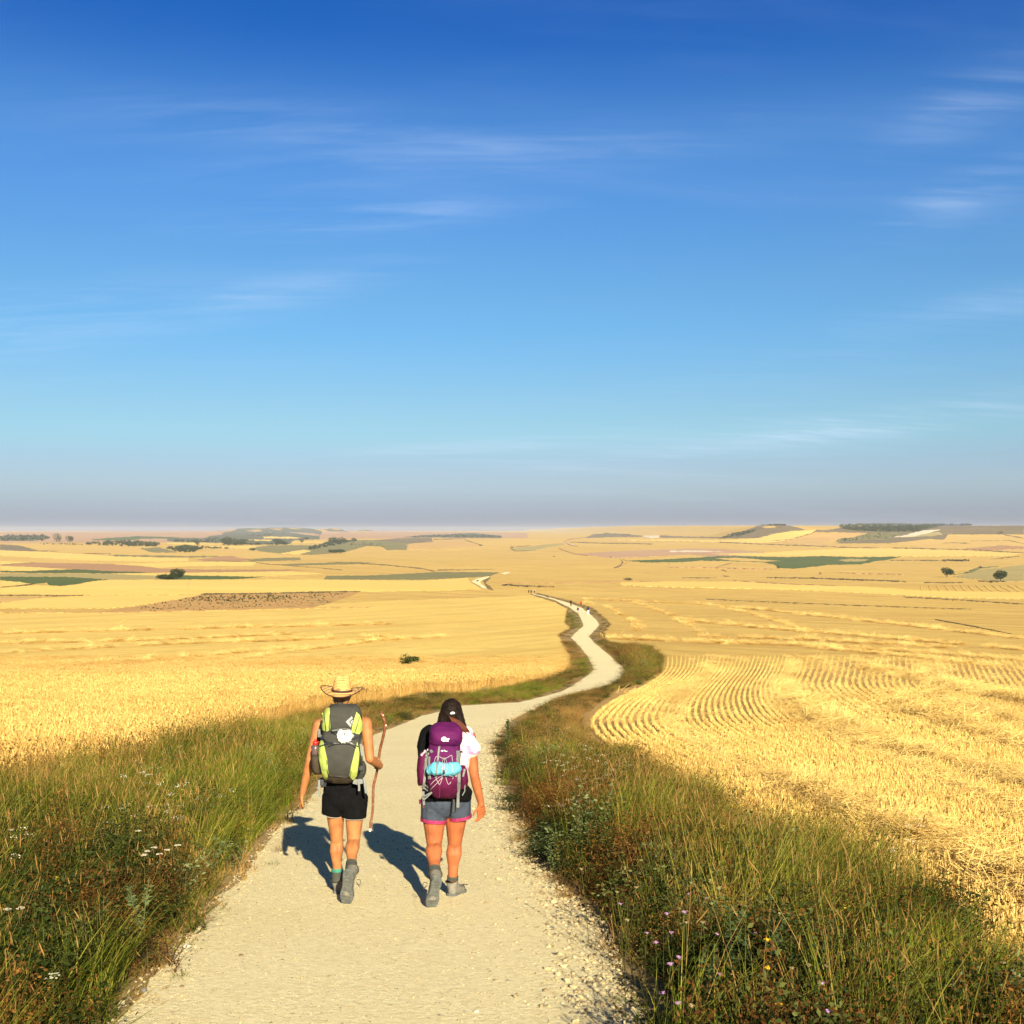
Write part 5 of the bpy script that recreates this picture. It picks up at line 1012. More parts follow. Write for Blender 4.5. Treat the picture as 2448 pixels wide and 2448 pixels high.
def tree(c, cx, top, base, w, label, name='tree', cat='tree', group=None, trunk=0.18, lobes=7, n=520, seed=0, mat=None, low=0.0):
    """a tree or bush standing where its foot is seen; size from its size in the photograph at that distance"""
    s = CROPS[c][2]; u, v = px(c, [(cx, base)])[0]; x, y = hit(u, v); x, y = float(x[0]), float(y[0]); h = (base - top)/s*y/F; ww = w/s*y/F
    root = empty(name, (x, y, float(terr(x, y)))); tag(root, label, cat, group); hc = h*(1 - trunk)
    V, Q, T = crown_geo(ww*1.25, ww*1.15, hc*1.12, lobes, n, max(0.18*ww**0.5, ww*0.10), 700 + seed + int(cx), low); V = V + np.array([0, 0, h*trunk])
    o = link('crown', leafy_mesh('crown', V, Q, T, mat or M_treeleaf)); o.parent = root
    g = np.random.default_rng(int(cx)); pts = [Vector((0, 0, -0.1)), Vector((0.02*h, 0, h*0.25)), Vector((0.03*h*g.normal(), 0, h*0.6))]; t = link('trunk', tube_mesh('trunk', pts, [0.045*h, 0.035*h, 0.015*h], 8), M_bark); t.parent = root
    for k in range(3):
        a = g.uniform(0, 6.28); l = link('limb', tube_mesh('limb', [pts[1], pts[1] + Vector((math.cos(a)*0.2*ww, math.sin(a)*0.2*ww, h*0.25))], [0.022*h, 0.008*h], 6), M_bark); l.parent = root
    return root
tree('F', 1140, 546, 645, 112, 'round dark green tree in the right stubble, the one nearer the middle', 'oak_tree', seed=1, trunk=0.09, lobes=12, n=1500)
tree('F', 1690, 578, 688, 124, 'round dark green tree with bare trunk near the right edge', 'oak_tree', seed=2, trunk=0.14, lobes=12, n=1500)
tree('A', 1815, 476, 583, 130, 'tall dark green bush standing at the far edge of the bright left field', 'bush', 'bush', seed=3, trunk=0.03, lobes=12, n=1800, low=1)
tree('A', 1690, 532, 582, 150, 'low dark shrub spreading left of the tall bush in the left field', 'bush', 'bush', seed=4, trunk=0.03, lobes=10, n=1400, low=1)
tree('V', 764, 1236, 1259, 22, 'straggly dark green bush alone in the wheat left of the path', 'bush', 'bush', seed=5, trunk=0.03, lobes=7, n=600, low=1)
tree('V', 780, 1240, 1254, 20, 'small bush growing against the right side of the straggly bush in the wheat', 'bush', 'bush', seed=6, trunk=0.05, lobes=6, n=450, low=1)
TB = 'trees in the far valley on the left'
for (c, cx, t, b, w, lab) in (('A', 578, 110, 196, 62, 'tall bluish tree of the far left pair, the taller one'), ('A', 612, 120, 196, 40, 'slender bluish tree leaning on the taller tree of the far left pair'), ('A', 708, 138, 196, 84, 'wide round bluish tree just right of the far left pair'), ('B', 308, 172, 234, 62, 'narrow dark tree left of the broad valley trees under the far hills'), ('B', 612, 148, 234, 118, 'broad dark tree below the far hills, larger of the valley pair'), ('B', 745, 178, 234, 120, 'rounded dark tree right of the broad valley tree below the far hills'),
                          ('B', 1140, 166, 226, 110, 'wide dark tree at the right end of the valley tree line'), ('B', 1200, 190, 226, 60, 'small round tree touching the right end of the valley tree line'), ('B', 1380, 162, 204, 42, 'lone round tree between the valley tree line and the olive hillside'), ('B', 1432, 148, 176, 46, 'small far tree above the lone round valley tree'), ('B', 1695, 152, 218, 110, 'wide dark tree at the top of the olive hillside, left of two'), ('B', 1785, 150, 216, 100, 'wide dark tree at the top of the olive hillside, right of two'),
                          ('B', 1700, 276, 313, 100, 'low dark bush at the foot of the olive hillside, left half of the clump'), ('B', 1775, 272, 313, 95, 'low dark bush at the foot of the olive hillside, right half of the clump'), ('C', 195, 156, 190, 58, 'small bluish tree behind the olive hillside'), ('B', 875, 256, 285, 62, 'small dark bush beside the farm track in the left valley')):
    tree(c, cx, t, b, w, lab, 'tree' if 'bush' not in lab else 'bush', 'tree' if 'bush' not in lab else 'bush', TB, trunk=0.04, lobes=8, n=1100, low=1)
SB = 'small bushes scattered in the far stubble'
for (c, cx, t, b, w, lab) in (('D', 1290, 566, 593, 84, 'low bush at the end of a thin field line right of the path walkers'), ('D', 98, 238, 262, 34, 'dark round bush at the corner of the pale olive patch near the horizon'), ('C', 1500, 222, 238, 36, 'small bush at the end of the field line in the tan far field'), ('E', 1115, 524, 556, 38, 'dark bush at the lower corner of the green field on the right'), ('E', 1548, 592, 620, 26, 'thin bush alone in stubble below the green field'), ('E', 1468, 644, 658, 48, 'low bush on the weedy strip below the green field'), ('F', 1330, 286, 302, 30, 'small bush on a field line below the tableland'), ('F', 1690, 172, 202, 44, 'dark bush at the foot of the tableland slope'), ('F', 1597, 684, 702, 36, 'low dark bush left of the right edge tree'), ('D', 535, 340, 350, 20, 'tiny dark shrub in the tan field left of the curving track'), ('D', 1118, 347, 357, 20, 'tiny dark shrub below the pinkish field'), ('C', 1467, 588, 606, 24, 'small round bush beside the far bend of the path')):
    tree(c, cx, t, b, w, lab, 'bush', 'bush', SB, trunk=0.03, lobes=6, n=500, low=1)
# woods and hedges that read as one mass
def build_woods():
    col = bpy.data.collections.new('wood_crowns')
    for s in range(4): V, Q, T = crown_geo(1.2, 1.2, 1.1, 6, 420, 0.2, 900 + s, 1); col.objects.link(bpy.data.objects.new('k%02d' % s, leafy_mesh('k%02d' % s, V, Q, T - 0.4, M_treeleaf)))
    g = np.random.default_rng(55)
    def put(name, items):
        P = []; S = []
        for (c, poly, n, hpx) in items:
            q = np.array(px(c, poly)); lo, hi = q.min(0), q.max(0); r = g.uniform(lo, hi, (n*5, 2)); r = r[inside(r, q)][:n]; x, y = hit(r[:, 0], r[:, 1]); h = hpx/CROPS[c][2]*y/F*g.uniform(0.6, 1.3, len(x)); P.append(np.stack([x, y, terr(x, y) - 0.05*h], -1)); S.append(h)
        P = np.vstack(P); h = np.concatenate(S); n = len(P); scatter(name, col, P, np.stack([0*h, 0*h, g.uniform(0, 6.28, n)], -1), np.stack([h*1.15, h*1.15, h], -1), g.integers(0, 4, n), np.clip(g.normal(0.42, 0.13, n), 0.05, 0.95))
    put('woodland', [('F', [(20, 128), (340, 102), (1000, 100), (1090, 112), (1000, 130), (820, 178), (500, 178), (200, 165), (40, 142)], 520, 20), ('F', [(-10, 122), (340, 100), (700, 97), (1040, 100), (1400, 106), (1390, 112), (1040, 110), (340, 110)], 260, 20), ('E', [(940, 106), (1190, 106), (1190, 112), (945, 112)], 60, 14), ('E', [(520, 245), (640, 197), (820, 168), (900, 150), (860, 180), (720, 225), (640, 240)], 90, 11), ('F', [(330, 198), (640, 192), (655, 220), (520, 258), (240, 258), (60, 278), (40, 255), (190, 238)], 120, 9), ('E', [(1700, 262), (1780, 245), (1932, 236), (1932, 262), (1750, 288)], 50, 10)])
    put('woodland', [('A', [(0, 140), (450, 132), (505, 160), (430, 185), (0, 188)], 130, 20), ('A', [(860, 222), (1080, 200), (1400, 200), (1640, 222), (1640, 245), (1100, 238)], 150, 24), ('B', [(0, 268), (180, 246), (370, 252), (330, 300), (120, 306)], 110, 26), ('B', [(390, 252), (620, 262), (620, 272), (390, 262)], 30, 14), ('B', [(560, 215), (1240, 218), (1250, 226), (560, 232)], 70, 20), ('B', [(1600, 215), (1700, 200), (1932, 190), (1640, 250), (1480, 280), (1420, 268)], 110, 18), ('B', [(60, 180), (560, 160), (900, 190), (560, 204), (60, 200)], 110, 16), ('B', [(760, 130), (1000, 85), (1250, 110), (1000, 140)], 60, 9), ('C', [(720, 148), (1280, 118), (1560, 126), (1700, 140), (1700, 152), (1040, 148)], 180, 11), ('D', [(900, 130), (1060, 105), (1300, 118), (1430, 136), (1180, 130)], 50, 7), ('A', [(340, 214), (760, 214), (850, 228), (340, 222)], 40, 10), ('C', [(160, 205), (480, 220), (480, 245), (160, 230)], 26, 10)])
    hed = []
    for c, L, n, hp in (('G', [(1030, 46), (1400, 42), (1850, 33)], 160, 5), ('A', [(0, 748), (300, 746), (560, 752), (850, 748)], 60, 9), ('A', [(0, 665), (160, 652), (330, 634)], 26, 7), ('D', [(0, 642), (80, 642), (300, 656), (540, 661)], 46, 12), ('D', [(340, 734), (430, 748), (480, 772)], 24, 8), ('E', [(1000, 654), (1450, 658), (1932, 676), (2400, 694)], 80, 12), ('E', [(130, 652), (490, 654)], 24, 6), ('F', [(580, 348), (850, 354), (1380, 366), (1800, 391)], 60, 9), ('F', [(680, 476), (1100, 478)], 22, 7), ('F', [(1090, 478), (1370, 479)], 34, 17), ('F', [(1210, 618), (1340, 602), (1400, 575), (1450, 552), (1670, 535)], 60, 13), ('F', [(1460, 688), (1740, 692)], 30, 10), ('F', [(910, 704), (1310, 703)], 24, 8), ('F', [(1590, 462), (1880, 434)], 18, 9), ('E', [(510, 288), (940, 308), (1900, 345)], 70, 7), ('E', [(1510, 182), (1380, 224), (1250, 258), (1060, 276)], 36, 8), ('C', [(0, 408), (540, 438), (900, 473), (1020, 500)], 40, 6), ('D', [(700, 200), (1300, 214), (1550, 220)], 36, 6), ('D', [(1150, 465), (1215, 440), (1245, 405), (1215, 372)], 16, 9), ('H', [(1400, 52), (1650, 66), (1932, 84)], 36, 3.5), ('H', [(750, 72), (1200, 90)], 30, 3), ('H', [(1540, 152), (1700, 180), (1880, 217)], 26, 4)):
        hed.append((c, strip_px(L, 5), n, hp))
    put('hedgerow', hed); put('field_weeds', [('G', [(700, 112), (1040, 52), (1400, 46), (1800, 38), (1680, 92), (1100, 124), (760, 132)], 420, 5.5), ('G', [(900, 80), (1040, 56), (1400, 50), (1600, 60), (1300, 85)], 160, 7)])
build_woods()
# ------------------------------------------------------------------ the walker in the straw hat
YF = Vector((0, 1, 0)); UP = Vector((0, 0, 1))
def muscles(bm, h, k, a, r):
    """knee, two-headed calf, shin and tendon between knee and ankle"""
    d = (a - k).normalized(); back = Vector((0, -1, 0)); back = (back - d*back.dot(d)).normalized(); s = d.cross(back).normalized()
    ellipsoid(bm, k - back*0.016*r, (0.047*r, 0.048*r, 0.060*r)); capsule(bm, k, 0.046*r, k.lerp(a, 0.5), 0.040*r); capsule(bm, k.lerp(a, 0.5), 0.040*r, a, 0.0345*r)
    for q, lo, rr in ((1, 0.50, 0.043), (-1, 0.44, 0.041)): capsule(bm, k + s*0.015*q*r + back*0.002, 0.033*r, k.lerp(a, 0.31) + s*0.017*q*r + back*0.014*r, rr*0.95*r); capsule(bm, k.lerp(a, 0.31) + s*0.017*q*r + back*0.014*r, rr*0.95*r, k.lerp(a, lo + 0.20) + s*0.006*q*r + back*0.006, 0.030*r)
    for q in (1, -1): capsule(bm, h.lerp(k, 0.72) + s*0.030*q*r + back*0.012, 0.026*r, k + s*0.027*q*r + back*0.022*r, 0.016*r)   # hamstring tendons
    capsule(bm, k.lerp(a, 0.72) + back*0.010*r, 0.024*r, a + back*0.016*r, 0.016*r)
def walker_hat():
    hl = gnd(470, 1650); tr = gnd(533, 1722); base = Vector(((hl.x + tr.x)/2, (hl.y + tr.y)/2, 0)); base.z = float(terr(base.x, base.y))
    F_ = Fig('person', base).tag('woman in a straw hat and black shorts walking away with a grey and lime backpack', 'person')
    D = hl.y; d0 = D - 0.03
    sh_l, el_l, wr_l, kn_l = PK(348, 492, d0 + 0.04), PK(288, 730, d0 - 0.02), PK(236, 958, d0 + 0.05), PK(222, 1015, d0 + 0.08)
    sh_r, el_r, wr_r, kn_r = PK(668, 478, d0 + 0.04), PK(694, 722, d0 - 0.04), PK(763, 768, d0 + 0.165), PK(760, 764, d0 + 0.245)
    hip_l, kne_l, ank_l = PK(455, 985, d0), PK(469, 1270, d0 + 0.05), PK(471, 1500, d0 + 0.05)
    hip_r, kne_r, ank_r = PK(594, 985, d0), PK(583, 1275, d0 - 0.02), PK(566, 1462, d0 - 0.33)
    hc, hr = PK(505, 268, d0 + 0.12), 0.094
    def body(bm):
        ellipsoid(bm, PK(525, 985, d0), (0.165, 0.115, 0.115)); capsule(bm, PK(500, 900, d0 + 0.01), 0.105, PK(490, 560, d0 + 0.06), 0.115); capsule(bm, PK(545, 900, d0 + 0.01), 0.105, PK(530, 560, d0 + 0.06), 0.115)
        capsule(bm, PK(400, 480, d0 + 0.05), 0.062, PK(615, 475, d0 + 0.05), 0.062); capsule(bm, PK(508, 470, d0 + 0.05), 0.06, PK(505, 330, d0 + 0.10), 0.047)
        ellipsoid(bm, hc, (0.076, 0.094, 0.108)); face_prims(bm, hc, hr, YF, UP)
        for s, e, w, r in ((sh_l, el_l, wr_l, (0.050, 0.037, 0.0255)), (sh_r, el_r, wr_r, (0.050, 0.037, 0.0265))):
            capsule(bm, s, r[0], s.lerp(e, 0.5), 0.043); capsule(bm, s.lerp(e, 0.5), 0.043, e, r[1]); capsule(bm, e, r[1], e.lerp(w, 0.35), 0.037); capsule(bm, e.lerp(w, 0.35), 0.037, w, r[2])
        hand_prims(bm, wr_l, kn_l, Vector((0.25, -1, 0.1)), Vector((0.9, 0.35, 0.0)), 1)
        hand_prims(bm, wr_r, kn_r, Vector((0, 0.05, -1)), Vector((-2.3, 0, 0.0)), -1)
        for h, k, a, rr in ((hip_l, kne_l, ank_l, 1), (hip_r, kne_r, ank_r, 1.04)):
            m = h.lerp(k, 0.5); capsule(bm, h, 0.088*rr, m, 0.069*rr); capsule(bm, m, 0.069*rr, k, 0.051*rr); muscles(bm, h, k, a, rr)
    b = F_.add('body', build_blob('body', body, 0.0055, 3), M_skin1); face_parts(F_, b, hc, hr, YF, UP, M_eye, M_lip)
    def shirt(bm):
        capsule(bm, PK(498, 900, d0 + 0.01), 0.116, PK(488, 560, d0 + 0.06), 0.126, flat=True); capsule(bm, PK(547, 900, d0 + 0.01), 0.116, PK(532, 560, d0 + 0.06), 0.126, flat=True)
        capsule(bm, PK(378, 478, d0 + 0.05), 0.066, PK(637, 472, d0 + 0.05), 0.066, flat=True); capsule(bm, PK(430, 470, d0 + 0.05), 0.07, PK(480, 600, d0 + 0.05), 0.1); capsule(bm, PK(590, 470, d0 + 0.05), 0.07, PK(540, 600, d0 + 0.05), 0.1)
    F_.add('vest_top', build_blob('vest_top', shirt, 0.007, 4, noise=(22, 0.003)), M_greytop)
    hem_l, hem_r = PK(440, 1098, d0 + 0.01), PK(588, 1122, d0 - 0.01)
    def shorts(bm):
        ellipsoid(bm, PK(525, 975, d0), (0.182, 0.13, 0.125)); capsule(bm, PK(525, 890, d0), 0.135, PK(525, 985, d0), 0.125); capsule(bm, PK(480, 940, d0), 0.125, PK(570, 940, d0), 0.125)
        capsule(bm, PK(458, 975, d0), 0.108, hem_l, 0.088, flat=True); capsule(bm, PK(592, 975, d0), 0.112, hem_r, 0.097, flat=True)
    sh = F_.add('shorts', build_blob('shorts', shorts, 0.007, 3, noise=(16, 0.004)), M_black)
    for h, r, src in ((hem_l, 0.083, PK(458, 975, d0)), (hem_r, 0.092, PK(592, 975, d0))):
        x, y, z = frame(h - src); F_.add('hem', tube_mesh('hem', [h + z*0.003 + (x*math.cos(t) + y*math.sin(t))*r for t in np.linspace(0, 2*math.pi, 25)], 0.0022, 6, caps=False), M_hem, sh)
    # boots and socks
    fl = (Vector((0.03, 0.27, 0)) ); hl0 = hl + Vector((0, 0.0, 0.004)); tl0 = hl0 + fl; tl0.z = float(terr(tl0.x, tl0.y)) + 0.004
    boot_parts(F_, hl0, tl0, Vector((0, 0, -1)), PK(471, 1545, hl.y + 0.06), M_boot, M_sole, M_bootdark)
    heel_r = PK(549, 1492, tr.y - 0.11); toe_r = tr + Vector((-0.002, 0.02, 0.004)); boot_parts(F_, heel_r, toe_r, Vector((-0.16, -1, -0.25)), PK(572, 1478, tr.y + 0.035), M_boot, M_sole, M_bootdark, 0.108, -1)
    def sock(a, k, m, t0, t1, r0, r1, nm='sock'): F_.add(nm, tube_mesh(nm, [a.lerp(k, t) for t in np.linspace(t0, t1, 5)], list(np.linspace(r0, r1, 5)), 16, caps=False), m)
    sock(ank_l, kne_l, M_sock, -0.22, 0.06, 0.043, 0.0425); sock(ank_l, kne_l, M_teal_sock, 0.05, 0.16, 0.0415, 0.0435)
    sock(ank_r, kne_r, M_sock, -0.10, 0.16, 0.045, 0.045)
    # hair under the brim
    def hair(bm):
        ellipsoid(bm, hc + Vector((0, -0.018, 0.0)), (0.083, 0.088, 0.105)); capsule(bm, hc + Vector((-0.03, -0.07, -0.045)), 0.035, hc + Vector((-0.012, -0.062, -0.105)), 0.028); capsule(bm, hc + Vector((0.035, -0.068, -0.045)), 0.033, hc + Vector((0.03, -0.058, -0.095)), 0.024)
    F_.add('hair', build_blob('hair', hair, 0.006, 3, noise=(45, 0.004)), M_hairbr)
    # hat: lathe with a rolled brim
    c0 = PK(504, 262, d0 + 0.10); bm = bmesh.new(); n = 64
    prof = [(0.0, 0.128), (0.024, 0.126), (0.042, 0.119), (0.056, 0.105), (0.066, 0.082), (0.0735, 0.05), (0.079, 0.018), (0.083, 0.0), (0.100, -0.004), (0.125, -0.004), (0.15, 0.0), (0.170, 0.004)]
    def hp(r, z, t, dz=0.0):
        k = sst(0.09, 0.17, r); lift = k*(0.030*abs(math.cos(t))**2.2 - 0.016*abs(math.sin(t))**2); st = 1 + 0.08*k*abs(math.sin(t)); q = Vector((r*math.cos(t)*1.0, r*math.sin(t)*st*1.02, z + lift + dz + (0.010*math.cos(2*t) if z > 0.1 else 0) - (0.012*max(0, -math.sin(t)) if z > 0.118 else 0)))
        return c0 + Euler((R(4), R(2.5), 0)).to_matrix() @ q
    rings = [[bm.verts.new(hp(r, z, 2*math.pi*k/n)) for k in range(n)] for r, z in prof[1:]]; top = bm.verts.new(hp(0, prof[0][1] - 0.008, 0))
    for k in range(n): bm.faces.new((top, rings[0][k], rings[0][(k+1) % n]))
    for A, B in zip(rings[:-1], rings[1:]):
        for k in range(n): bm.faces.new((A[k], B[k], B[(k+1) % n], A[(k+1) % n]))
    under = [[bm.verts.new(hp(r, z, 2*math.pi*k/n, -0.004)) for k in range(n)] for r, z in prof[:6:-1]]
    for A, B in zip([rings[-1]] + under[:-1], under):
        for k in range(n): bm.faces.new((A[k], B[k], B[(k+1) % n], A[(k+1) % n]))
    bmesh.ops.recalc_face_normals(bm, faces=bm.faces[:]); me = bpy.data.meshes.new('straw_hat'); bm.to_mesh(me); bm.free(); hat = F_.add('straw_hat', smooth(me), M_hat)
    F_.add('brim_edge', tube_mesh('brim_edge', [hp(0.171, 0.003, t) for t in np.linspace(0, 2*math.pi, 65)], 0.0042, 6, caps=False), M_band, hat)
    bm = bmesh.new(); A = [bm.verts.new(hp(0.0835, 0.020, t)) for t in np.linspace(0, 2*math.pi, 49)[:-1]]; B = [bm.verts.new(hp(0.0865, 0.001, t)) for t in np.linspace(0, 2*math.pi, 49)[:-1]]
    for k in range(48): bm.faces.new((A[k], B[k], B[(k+1) % 48], A[(k+1) % 48]))
    me = bpy.data.meshes.new('hat_band'); bm.to_mesh(me); bm.free(); F_.add('hat_band', smooth(me), M_band, hat)
    # --- walking stick, held in the right hand
    sp = [(770, 408, .20), (782, 440, .205), (797, 474, .21), (793, 530, .22), (778, 600, .235), (764, 655, .245), (757, 705, .25), (751, 760, .25), (735, 840, .25), (720, 900, .245), (716, 960, .24), (715, 1030, .23), (712, 1085, .22), (703, 1145, .21), (695, 1206, .20)]
    pts = curve_pts([PK(a, b_, d0 + c) for a, b_, c in sp], 5); g = np.random.default_rng(4); rr = [0.0128 - 0.003*i/len(pts) + (0.003 if g.uniform() < 0.12 else 0) for i in range(len(pts))]
    S = Fig('walking_stick', pts[-1]).tag('crooked reddish brown wooden walking stick held by the woman in the straw hat', 'walking stick')
    S.add('shaft', tube_mesh('shaft', pts, rr, 10, 0.05), M_stick); e = pts[-1] - pts[-3]; e.normalize(); S.add('tip', tube_mesh('tip', [pts[-1] - e*0.012, pts[-1] + e*0.006, pts[-1] + e*0.014], [0.0115, 0.0115, 0.006], 10), M_pale)
    for q in (3, 12, 34): x = frame(pts[q+1] - pts[q])[0]; bm = bmesh.new(); ellipsoid(bm, pts[q] + Vector((0.008, -0.008, 0)), (0.008, 0.006, 0.008), seg=8); me = bpy.data.meshes.new('knot'); bm.to_mesh(me); bm.free(); S.add('knot', smooth(me), M_pale)
    # --- backpack
    n0, f0 = d0 - 0.34, d0 - 0.09
    W_ = 0.0065
    rows = [(349, 440, 602, n0 + .19, f0), (356, 428, 612, n0 + .14, f0), (385, 398, 628, n0 + .085, f0), (440, 374, 641, n0 + .055, f0), (500, 366, 646, n0 + .05, f0), (540, 368, 640, n0 + .065, f0), (575, 366, 634, n0 + .06, f0), (620, 350, 630, n0 + .03, f0), (700, 343, 632, n0 + .0, f0), (770, 348, 630, n0 + .0, f0), (825, 362, 615, n0 + .03, f0), (865, 388, 592, n0 + .08, f0 - .02), (890, 440, 555, n0 + .15, f0 - .04)]
    B = Fig('backpack', PK(500, 890, n0 + 0.15)).tag('grey and lime green hiking backpack on the back of the woman in the straw hat', 'backpack')
    main = loft_mesh('pack_body', rows, noise=(17, W_)); bv = bvh_of(main); B.add('pack_body', main, M_packgrey)
    def pat(nm, poly, m, off=0.004, **k): return B.add(nm, patch_mesh(nm, poly, bv, off, dflt=d0 - 0.2, **k), m)
    pat('side_panel', [(382, 382), (422, 374), (424, 449), (426, 523), (402, 536), (370, 528), (366, 438)], M_lime, 0.005); pat('side_panel', [(602, 404), (622, 422), (641, 470), (644, 523), (620, 555), (566, 541), (576, 491)], M_lime, 0.005)
    pat('side_panel', [(362, 597), (373, 597), (388, 655), (404, 729), (412, 825), (402, 862), (376, 851), (364, 787), (348, 719), (345, 650)], M_lime, 0.005); pat('side_panel', [(608, 607), (622, 682), (617, 745), (605, 835), (583, 868), (555, 840), (566, 772), (587, 692), (602, 629)], M_lime, 0.005)
    pat('base_panel', [(414, 828), (470, 836), (553, 842), (582, 870), (548, 884), (470, 886), (420, 876), (403, 862)], M_packbrown, 0.003)
    pat('lid_flap', [(424, 352), (505, 350), (604, 362), (601, 404), (576, 491), (566, 541), (500, 536), (427, 524), (424, 449), (423, 374)], M_packgrey, 0.006)
    for L_ in ([(424, 352), (424, 449), (427, 524), (500, 537), (566, 542)], [(410, 640), (470, 622), (560, 622), (600, 650)], [(404, 729), (412, 825), (470, 836), (553, 842), (566, 800)], [(388, 400), (392, 470), (398, 528)], [(620, 440), (606, 500), (590, 545)]): B.add('seam', cord_mesh('seam', L_, 0.0026, bv, 0.012, d0 - 0.2), M_buckle)
    for pts_, w in (([(352, 566), (392, 604), (430, 617), (486, 612)], 13), ([(352, 640), (398, 622), (470, 610), (560, 612), (612, 640)], 8), ([(430, 540), (470, 560), (560, 556), (612, 570)], 5)): B.add('strap', strap_mesh('strap', pts_, w, bv, 0.008, d0 - 0.2), M_buckle)
    pat('buckle', [(572, 556), (600, 558), (610, 580), (588, 592), (570, 584)], M_buckle, 0.010)
    lg = pat('logo', [(571, 433), (531, 470), (563, 508), (571, 492), (552, 470), (578, 447)], M_logo, 0.009, cell=6); pat('logo', [(578, 456), (561, 471), (572, 486), (578, 478), (573, 471), (581, 464)], M_logo, 0.009, cell=6)
    B.add('draw_cord', cord_mesh('draw_cord', [(428, 530), (470, 520), (520, 515), (565, 522)], 0.003, bv, 0.012), M_strapgrey)
    B.add('draw_cord', cord_mesh('draw_cord', [(437, 528), (475, 527), (530, 524), (560, 518)], 0.003, bv, 0.012), M_strapgrey)
    sp_ = loft_mesh('side_pocket', [(694, 302, 348, d0 - .22, d0 - .10), (720, 292, 356, d0 - .25, d0 - .08), (770, 293, 362, d0 - .26, d0 - .08), (810, 304, 362, d0 - .25, d0 - .09), (830, 322, 360, d0 - .22, d0 - .11)], 24, 2.6); B.add('side_pocket', sp_, M_packbrown)
    B.add('side_pocket', loft_mesh('side_pocket', [(735, 628, 655, d0 - .22, d0 - .10), (770, 622, 668, d0 - .25, d0 - .08), (820, 615, 668, d0 - .25, d0 - .08), (858, 600, 650, d0 - .22, d0 - .10)], 24, 2.6), M_packgrey)
    def ribbon(nm, pts_, w, m, th=0.003):   # hanging strap: crop pixels and depth
        P_ = [PK(a, b_, c) for a, b_, c in pts_]; bm = bmesh.new(); prev = None
        for i, p in enumerate(P_):
            t = (P_[min(i+1, len(P_)-1)] - P_[max(0, i-1)]).normalized(); s = t.cross(YF).normalized()*w/2; q = [bm.verts.new(p + s - YF*th), bm.verts.new(p - s - YF*th), bm.verts.new(p - s), bm.verts.new(p + s)]
            if prev:
                for k in range(4): bm.faces.new((prev[k], prev[(k+1) % 4], q[(k+1) % 4], q[k]))
            else: bm.faces.new(q)
            prev = q
        bm.faces.new(prev[::-1]); bmesh.ops.recalc_face_normals(bm, faces=bm.faces[:]); me = bpy.data.meshes.new(nm); bm.to_mesh(me); bm.free(); return B.add(nm, me, m)
    e0 = d0 - 0.19
    ribbon('strap', [(350, 865, e0), (349, 930, e0 - .01), (351, 985, e0)], 0.017, M_strapgrey); ribbon('strap', [(372, 862, e0), (370, 900, e0 - .02), (371, 918, e0 - .02)], 0.022, M_buckle)
    ribbon('hip_belt', [(582, 872, e0 - .03), (610, 880, e0 - .03), (655, 868, e0 - .01)], 0.042, M_strapgrey); ribbon('strap', [(616, 878, e0 - .05), (622, 915, e0 - .05), (620, 940, e0 - .05)], 0.016, M_strapgrey); ribbon('strap', [(655, 848, e0 - .04), (663, 905, e0 - .05), (670, 956, e0 - .045)], 0.020, M_strapgrey)
    ribbon('compression_strap', [(622, 575, d0 - .22), (632, 640, d0 - .25), (640, 720, d0 - .26), (640, 775, d0 - .25)], 0.014, M_buckle); ribbon('compression_strap', [(631, 620, d0 - .245), (642, 700, d0 - .265)], 0.018, M_strapgrey)
    ribbon('shoulder_strap', [(372, 470, d0 - .12), (358, 520, d0 - .10), (352, 575, d0 - .12)], 0.03, M_buckle); ribbon('shoulder_strap', [(612, 372, d0 - .10), (622, 395, d0 - .10)], 0.03, M_buckle)
    ribbon('hip_belt', [(360, 850, d0 - .13), (372, 885, d0 - .15), (400, 892, d0 - .15)], 0.05, M_buckle); ribbon('strap', [(632, 770, d0 - .275), (638, 800, d0 - .28)], 0.03, M_buckle)
    # --- scallop shell tied to the pack
    sc = onto(bv, 524, 584, 0.014); nrm = (Vector((0, 0, 0)) - sc).normalized(); right = YF.cross(UP)*-1; right = Vector((1, 0, 0)); upv = (UP - nrm*UP.dot(nrm)).normalized(); right = upv.cross(nrm).normalized()
    bm = bmesh.new(); n = 72; rg = []
    for j, q in enumerate(np.linspace(0.06, 1, 9)):
        ring = []
        for k in range(n + 1):
            a = R(-152) + R(304)*k/n; rib = 1 + 0.028*q*math.cos(a*16); rad = 0.067*q*(0.90 + 0.13*math.cos(a)) * rib; h = 0.020*(1 - q**2)*(0.75) + 0.0022*q*math.cos(a*16) + 0.004
            ring.append(bm.verts.new(sc + upv*(0.040 - 0.040*0 - rad*math.cos(a)*1.02 - 0.012) + right*(rad*math.sin(a)) + nrm*h))
        rg.append(ring)
    for A_, B_ in zip(rg[:-1], rg[1:]):
        for k in range(n): bm.faces.new((A_[k], A_[k+1], B_[k+1], B_[k]))
    ear = [bm.verts.new(sc + upv*y_ + right*x_ + nrm*0.006) for x_, y_ in ((-0.030, 0.064), (0.030, 0.064), (0.026, 0.040), (-0.026, 0.040))]; bm.faces.new(ear)
    ex = bmesh.ops.solidify(bm, geom=bm.faces[:], thickness=0.003); bmesh.ops.recalc_face_normals(bm, faces=bm.faces[:]); me = bpy.data.meshes.new('scallop_shell'); bm.to_mesh(me); bm.free()
    X = Fig('scallop_shell', sc).tag('white scallop shell tied to the back of the grey and lime backpack', 'shell'); X.add('valve', smooth(me), M_shell)
